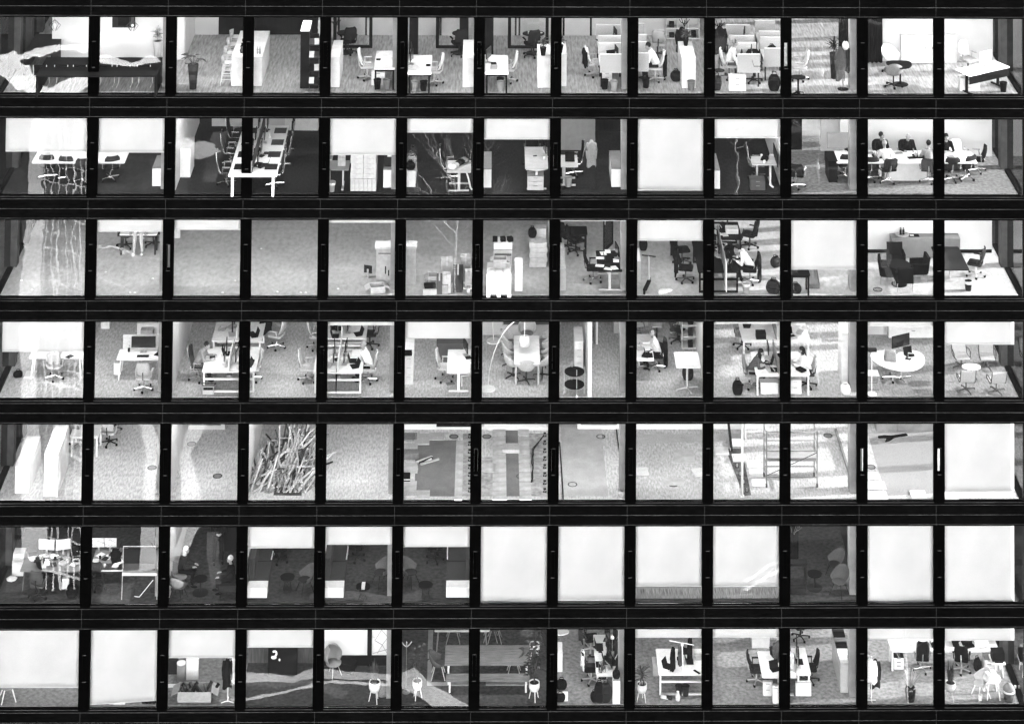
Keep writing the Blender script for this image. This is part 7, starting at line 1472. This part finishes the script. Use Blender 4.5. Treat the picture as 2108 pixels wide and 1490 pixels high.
p = P(7, 'd', 855, 725); thing('clothes_rail', lab('white coat stand with shirts by mullion', 7, p.x), 'rail', p, 0, [('post', MB().cyl((0, 0, 0), (0, 0, 1.5), .016, .016, 8).mesh('post', 'white')), ('foot', MB().tube([(-.15, 0, .02), (.15, 0, .02)], .014, 6).tube([(0, -.15, .02), (0, .15, .02)], .014, 6).mesh('foot', 'white')), ('hook', MB().tube([(-.15, 0, 1.56), (0, 0, 1.48), (.15, 0, 1.56)], .012, 6).mesh('hook', 'light'))])
hanging_coat(7, (p.x - .05, p.y - .04), 1.45, .42, .82, 'white_cloth', 'white shirt on coat stand', 0, 1, 'shirt'); hanging_coat(7, (p.x + .15, p.y + .1), 1.35, .34, .95, 'dark_cloth', 'dark jacket behind white shirt', 0, 2, 'jacket')
plant(7, P(7, 'd', 1175, 725), 'round-grass', 'black_gloss', 'leaf_pale', .48, .19, .8, .4, 'pale grass in glossy black pot', 41); plant(7, P(7, 'd', 1508, 735), 'legs-blade', 'light', 'leaf_dark', .62, .18, .72, .3, 'upright dark plant in grey pot', 43)
chair(7, 'd', 1755, 690, -70, 'shellwood', 'light', 'light', 'offwhite', text='white shell chair in sun stripes', name='shell_chair'); _, dp = desk(7, 'd', 1790, 1932, 580, 490, 'A', 'white', 'white', .62, text='small round white table with box', shape='round', name='side_table', cat='table'); carton(7, onr(7, dp, .45, .5), .36, .3, .16, 10, 'white', False, 'white box on round white table', False)
desk(7, 'd', 1845, 1960, 425, 340, 'A', 'white', 'white', .5, text='low white table holding dark machine', name='side_table', cat='table'); q = P(7, 'd', 1890, 380, .5); one('machine', lab('dark coffee machine on low white table', 7, q.x), 'machine', q, 0, MB().box(-.22, .22, -.18, .18, 0, .3).box(-.15, .15, -.26, -.18, 0, .05).mesh('machine', 'black'))
q = P(7, 'd', 1990, 738); thing('swing_bin', lab('round grey bin with domed lid', 7, q.x), 'bin', q, 0, [('body', MB().lathe([(0, 0), (.17, 0), (.2, .32), (0, .32)], 18).mesh('body', 'grey', True)), ('band', MB().lathe([(.2, .3), (.215, .3), (.215, .36), (.2, .36)], 18).mesh('band', 'offwhite', True)), ('lid', MB().lathe([(.2, .35), (.19, .45), (.12, .54), (0, .57)], 18).mesh('lid', 'mid', True))])
for zx in (2035, 2080): mug(7, P(7, 'd', zx, 625, .0) + Vector((0, 0, .0)), 'white', 'white paper cup on end glazing sill')
one('cup', lab('white cup left on floor at window', 7, P(7, 'd', 1765, 780).x), 'cup', P(7, 'd', 1765, 772), 0, MB().lathe([(0, 0), (.06, 0), (.08, .19), (0, .19)], 12).mesh('cup', 'white', True))
# ------------------------------------------------------------------ street paths (only seen mirrored in the panes)
path([RP(2, 'a', 300, 110), RP(3, 'a', 275, 130), RP(3, 'a', 235, 700), RP(4, 'a', 230, 700), RP(5, 'a', 262, 700), RP(6, 'a', 270, 400)], 1.0, 'footpath', 'paving_soft', .03)
rn = random.Random(4)
def wob(rr, zx, zy): return RP(rr, 'a', zx + rn.uniform(-14, 14), zy + rn.uniform(-10, 10))
for i in range(7):          # crooked net of pale paving bands
    path([wob(2 + j // 4, 352 + 58 * i + 6 * (i % 2), 140 + 170 * (j % 4)) for j in range(20)], .05 + .02 * (i % 3), 'paving_band')
for j in range(24):
    rr, zy = 2 + j // 5, 120 + 135 * (j % 5)
    path([wob(rr, 335, zy - 40), wob(rr, 420, zy - 18), wob(rr, 510, zy + 8), wob(rr, 600, zy + 24), wob(rr, 700, zy + 55)], .09 + .04 * (j % 3), 'paving_band', 'paving', .025)
path([RP(1, 'a', -60, 470), RP(1, 'a', 200, 470), RP(1, 'a', 330, 420), RP(1, 'a', 450, 380), RP(1, 'a', 700, 390)], 1.7, 'footpath', 'paving_bright')
path([RP(1, 'a', 0, 500), RP(1, 'a', 100, 560), RP(1, 'a', 220, 680), RP(1, 'a', 330, 735), RP(1, 'a', 520, 740), RP(1, 'a', 700, 640)], 2.2, 'footpath', 'paving_bright', .03)
path([RP(1, 'a', 790, 480), RP(1, 'a', 900, 500), RP(1, 'a', 1050, 530), RP(1, 'a', 1250, 480)], 1.6, 'footpath', 'paving_bright')
path([RP(7, 'b', -100, 560), RP(7, 'b', 200, 540), RP(7, 'b', 400, 560), RP(7, 'b', 560, 510), RP(7, 'b', 800, 520), RP(7, 'b', 1190, 545)], .6, 'footpath', 'paving_soft')
path([RP(7, 'b', -100, 720), RP(7, 'b', 200, 690), RP(7, 'b', 400, 650), RP(7, 'b', 560, 600), RP(7, 'b', 700, 580), RP(7, 'b', 1190, 600)], .2)
path([RP(7, 'b', 1270, 520), RP(7, 'b', 1450, 640), RP(7, 'b', 1650, 760), RP(7, 'b', 1800, 900)], 1.2, 'footpath', 'paving_soft')
path([RP(5, 'a', 1160, 120), RP(5, 'a', 1230, 350), RP(5, 'a', 1200, 600), RP(6, 'a', 1180, 150), RP(6, 'a', 1190, 500)], .7, 'footpath', 'paving_soft')
path([RP(5, 'a', 1590, 120), RP(5, 'a', 1490, 400), RP(5, 'a', 1530, 700), RP(6, 'a', 1530, 150), RP(6, 'a', 1440, 380)], .8, 'footpath', 'paving_soft')
path([RP(3, 'a', 780, 350), RP(3, 'a', 950, 370), RP(3, 'a', 1100, 430), RP(3, 'a', 1310, 470)], .2, 'footpath', 'paving_soft'); path([RP(3, 'a', 780, 600), RP(3, 'a', 900, 660), RP(3, 'a', 1100, 730)], .16, 'footpath', 'paving_soft')
path([RP(2, 'a', 1420, 330), RP(2, 'a', 1560, 380), RP(2, 'a', 1700, 420)], 2.0, 'footpath', 'paving_soft'); path([RP(6, 'c', 1760, 560), RP(6, 'c', 1850, 500), RP(6, 'c', 2000, 420)], .2)
path([RP(6, 'c', 1760, 500), RP(6, 'c', 1850, 440), RP(6, 'c', 2000, 350)], .14)
rn = random.Random(21)
for i in range(46):          # made-up dull strips, added for faint veils mirrored in the panes
    rr, kk = rn.randint(1, 7), rn.choice('abcd'); a = rn.uniform(100, 1900); b = rn.uniform(150, 700)
    if rn.random() < .5: path([RP(rr, kk, a, b), RP(rr, kk, a + rn.uniform(-60, 60), b + 200), RP(rr, kk, a + rn.uniform(-90, 90), b + 420)], rn.uniform(.3, 1.6), 'added_veil_strip', 'added_veil_dull', .004 + .0003 * i)
    else: path([RP(rr, kk, a - 300, b + rn.uniform(-60, 60)), RP(rr, kk, a, b), RP(rr, kk, a + 300, b + rn.uniform(-60, 60)), RP(rr, kk, a + 600, b + rn.uniform(-90, 90))], rn.uniform(.3, 1.4), 'added_veil_strip', 'added_veil_dull', .004 + .0003 * i)
mat('bark', .16, .8, 0, 6, .3)
def tree_parts(seed, H):
    rn = random.Random(seed); tk = MB(); br = MB()
    tk.tube([(0, 0, 0), (.08, .05, H * .2), (-.04, .1, H * .42), (.06, .02, H * .62)], [.1, .08, .06, .04], 7)
    def grow(p, d_, L, rad, n):
        q = p + d_ * L; br.cyl(p, q, rad, rad * .6, 4)
        if n: 
            for _ in range(3): grow(p + d_ * L * rn.uniform(.5, 1), (d_ + Vector((rn.uniform(-.7, .7), rn.uniform(-.7, .7), rn.uniform(-.1, .5)))).normalized(), L * rn.uniform(.55, .75), rad * .55, n - 1)
    for i in range(9):
        t = i * 2.4; grow(Vector((0, .05, H * (.25 + .04 * i))), Vector((math.cos(t), math.sin(t), .9)).normalized(), H * .24, .03, 3)
    return [('trunk', tk.mesh('trunk', 'bark', True)), ('crown', br.mesh('crown', 'bark'))]
for i, (rr, kk, zx, zy, H) in enumerate(((2, 'c', 1700, 640, 11), (2, 'd', 420, 700, 10), (1, 'd', 450, 760, 12), (7, 'd', 1150, 760, 6), (4, 'd', 420, 700, 9), (3, 'b', 1700, 760, 11))):
    x, y = RP(rr, kk, zx, zy); thing('bare_tree', 'bare pale street tree seen mirrored in panes, ' + where(rr, x), 'tree', (x, y, BZ), 40 * i, tree_parts(i, H), 'bare street trees')
# ------------------------------------------------------------------ labels: tell look-alikes in one bay apart by where they stand in the room
def nwords(s): return len(s.split())
for lb, obs in list(LABELS.items()):
    if len(obs) < 2: continue
    g0 = lb.split(',')[0]
    locs = [tuple(o.location) for o in obs]
    if len(set(locs)) < len(locs) or (obs[0].get('group') and len(obs) > 8):
        for o in obs: o['group'] = o.get('group') or g0
        continue
    sp = [max(l[i] for l in locs) - min(l[i] for l in locs) for i in range(3)]
    ax = 1 if sp[1] >= max(sp[0], sp[2]) * .9 else (0 if sp[0] >= sp[2] else 2)
    tail = ('from sunlit side', 'from the glass', 'up from floor')[ax]
    order = sorted(obs, key=lambda o: (-o.location[0] if ax == 0 else o.location[ax], -o.location[0]))
    names = ORD[1:] if len(obs) < 14 else [str(i) + 'th' for i in range(1, 60)]
    txt, loc = lb.split(', ', 1)
    for i, o in enumerate(order):
        o['group'] = o.get('group') or g0
        nl = txt + ', ' + names[i] + ' ' + tail + ', ' + loc
        if nwords(nl) > 16: nl = nl.replace(' from sunlit corner', ' off sunlit corner').replace(' the glass', ' glass')
        if nwords(nl) > 16: nl = txt + ', ' + names[i] + ' ' + tail + ', ' + loc.replace(' storey', '')
        if nwords(nl) > 16: nl = nl.replace(' from sunlit corner', '')
        if nwords(nl) <= 16 and len(obs) < 14: o['label'] = nl
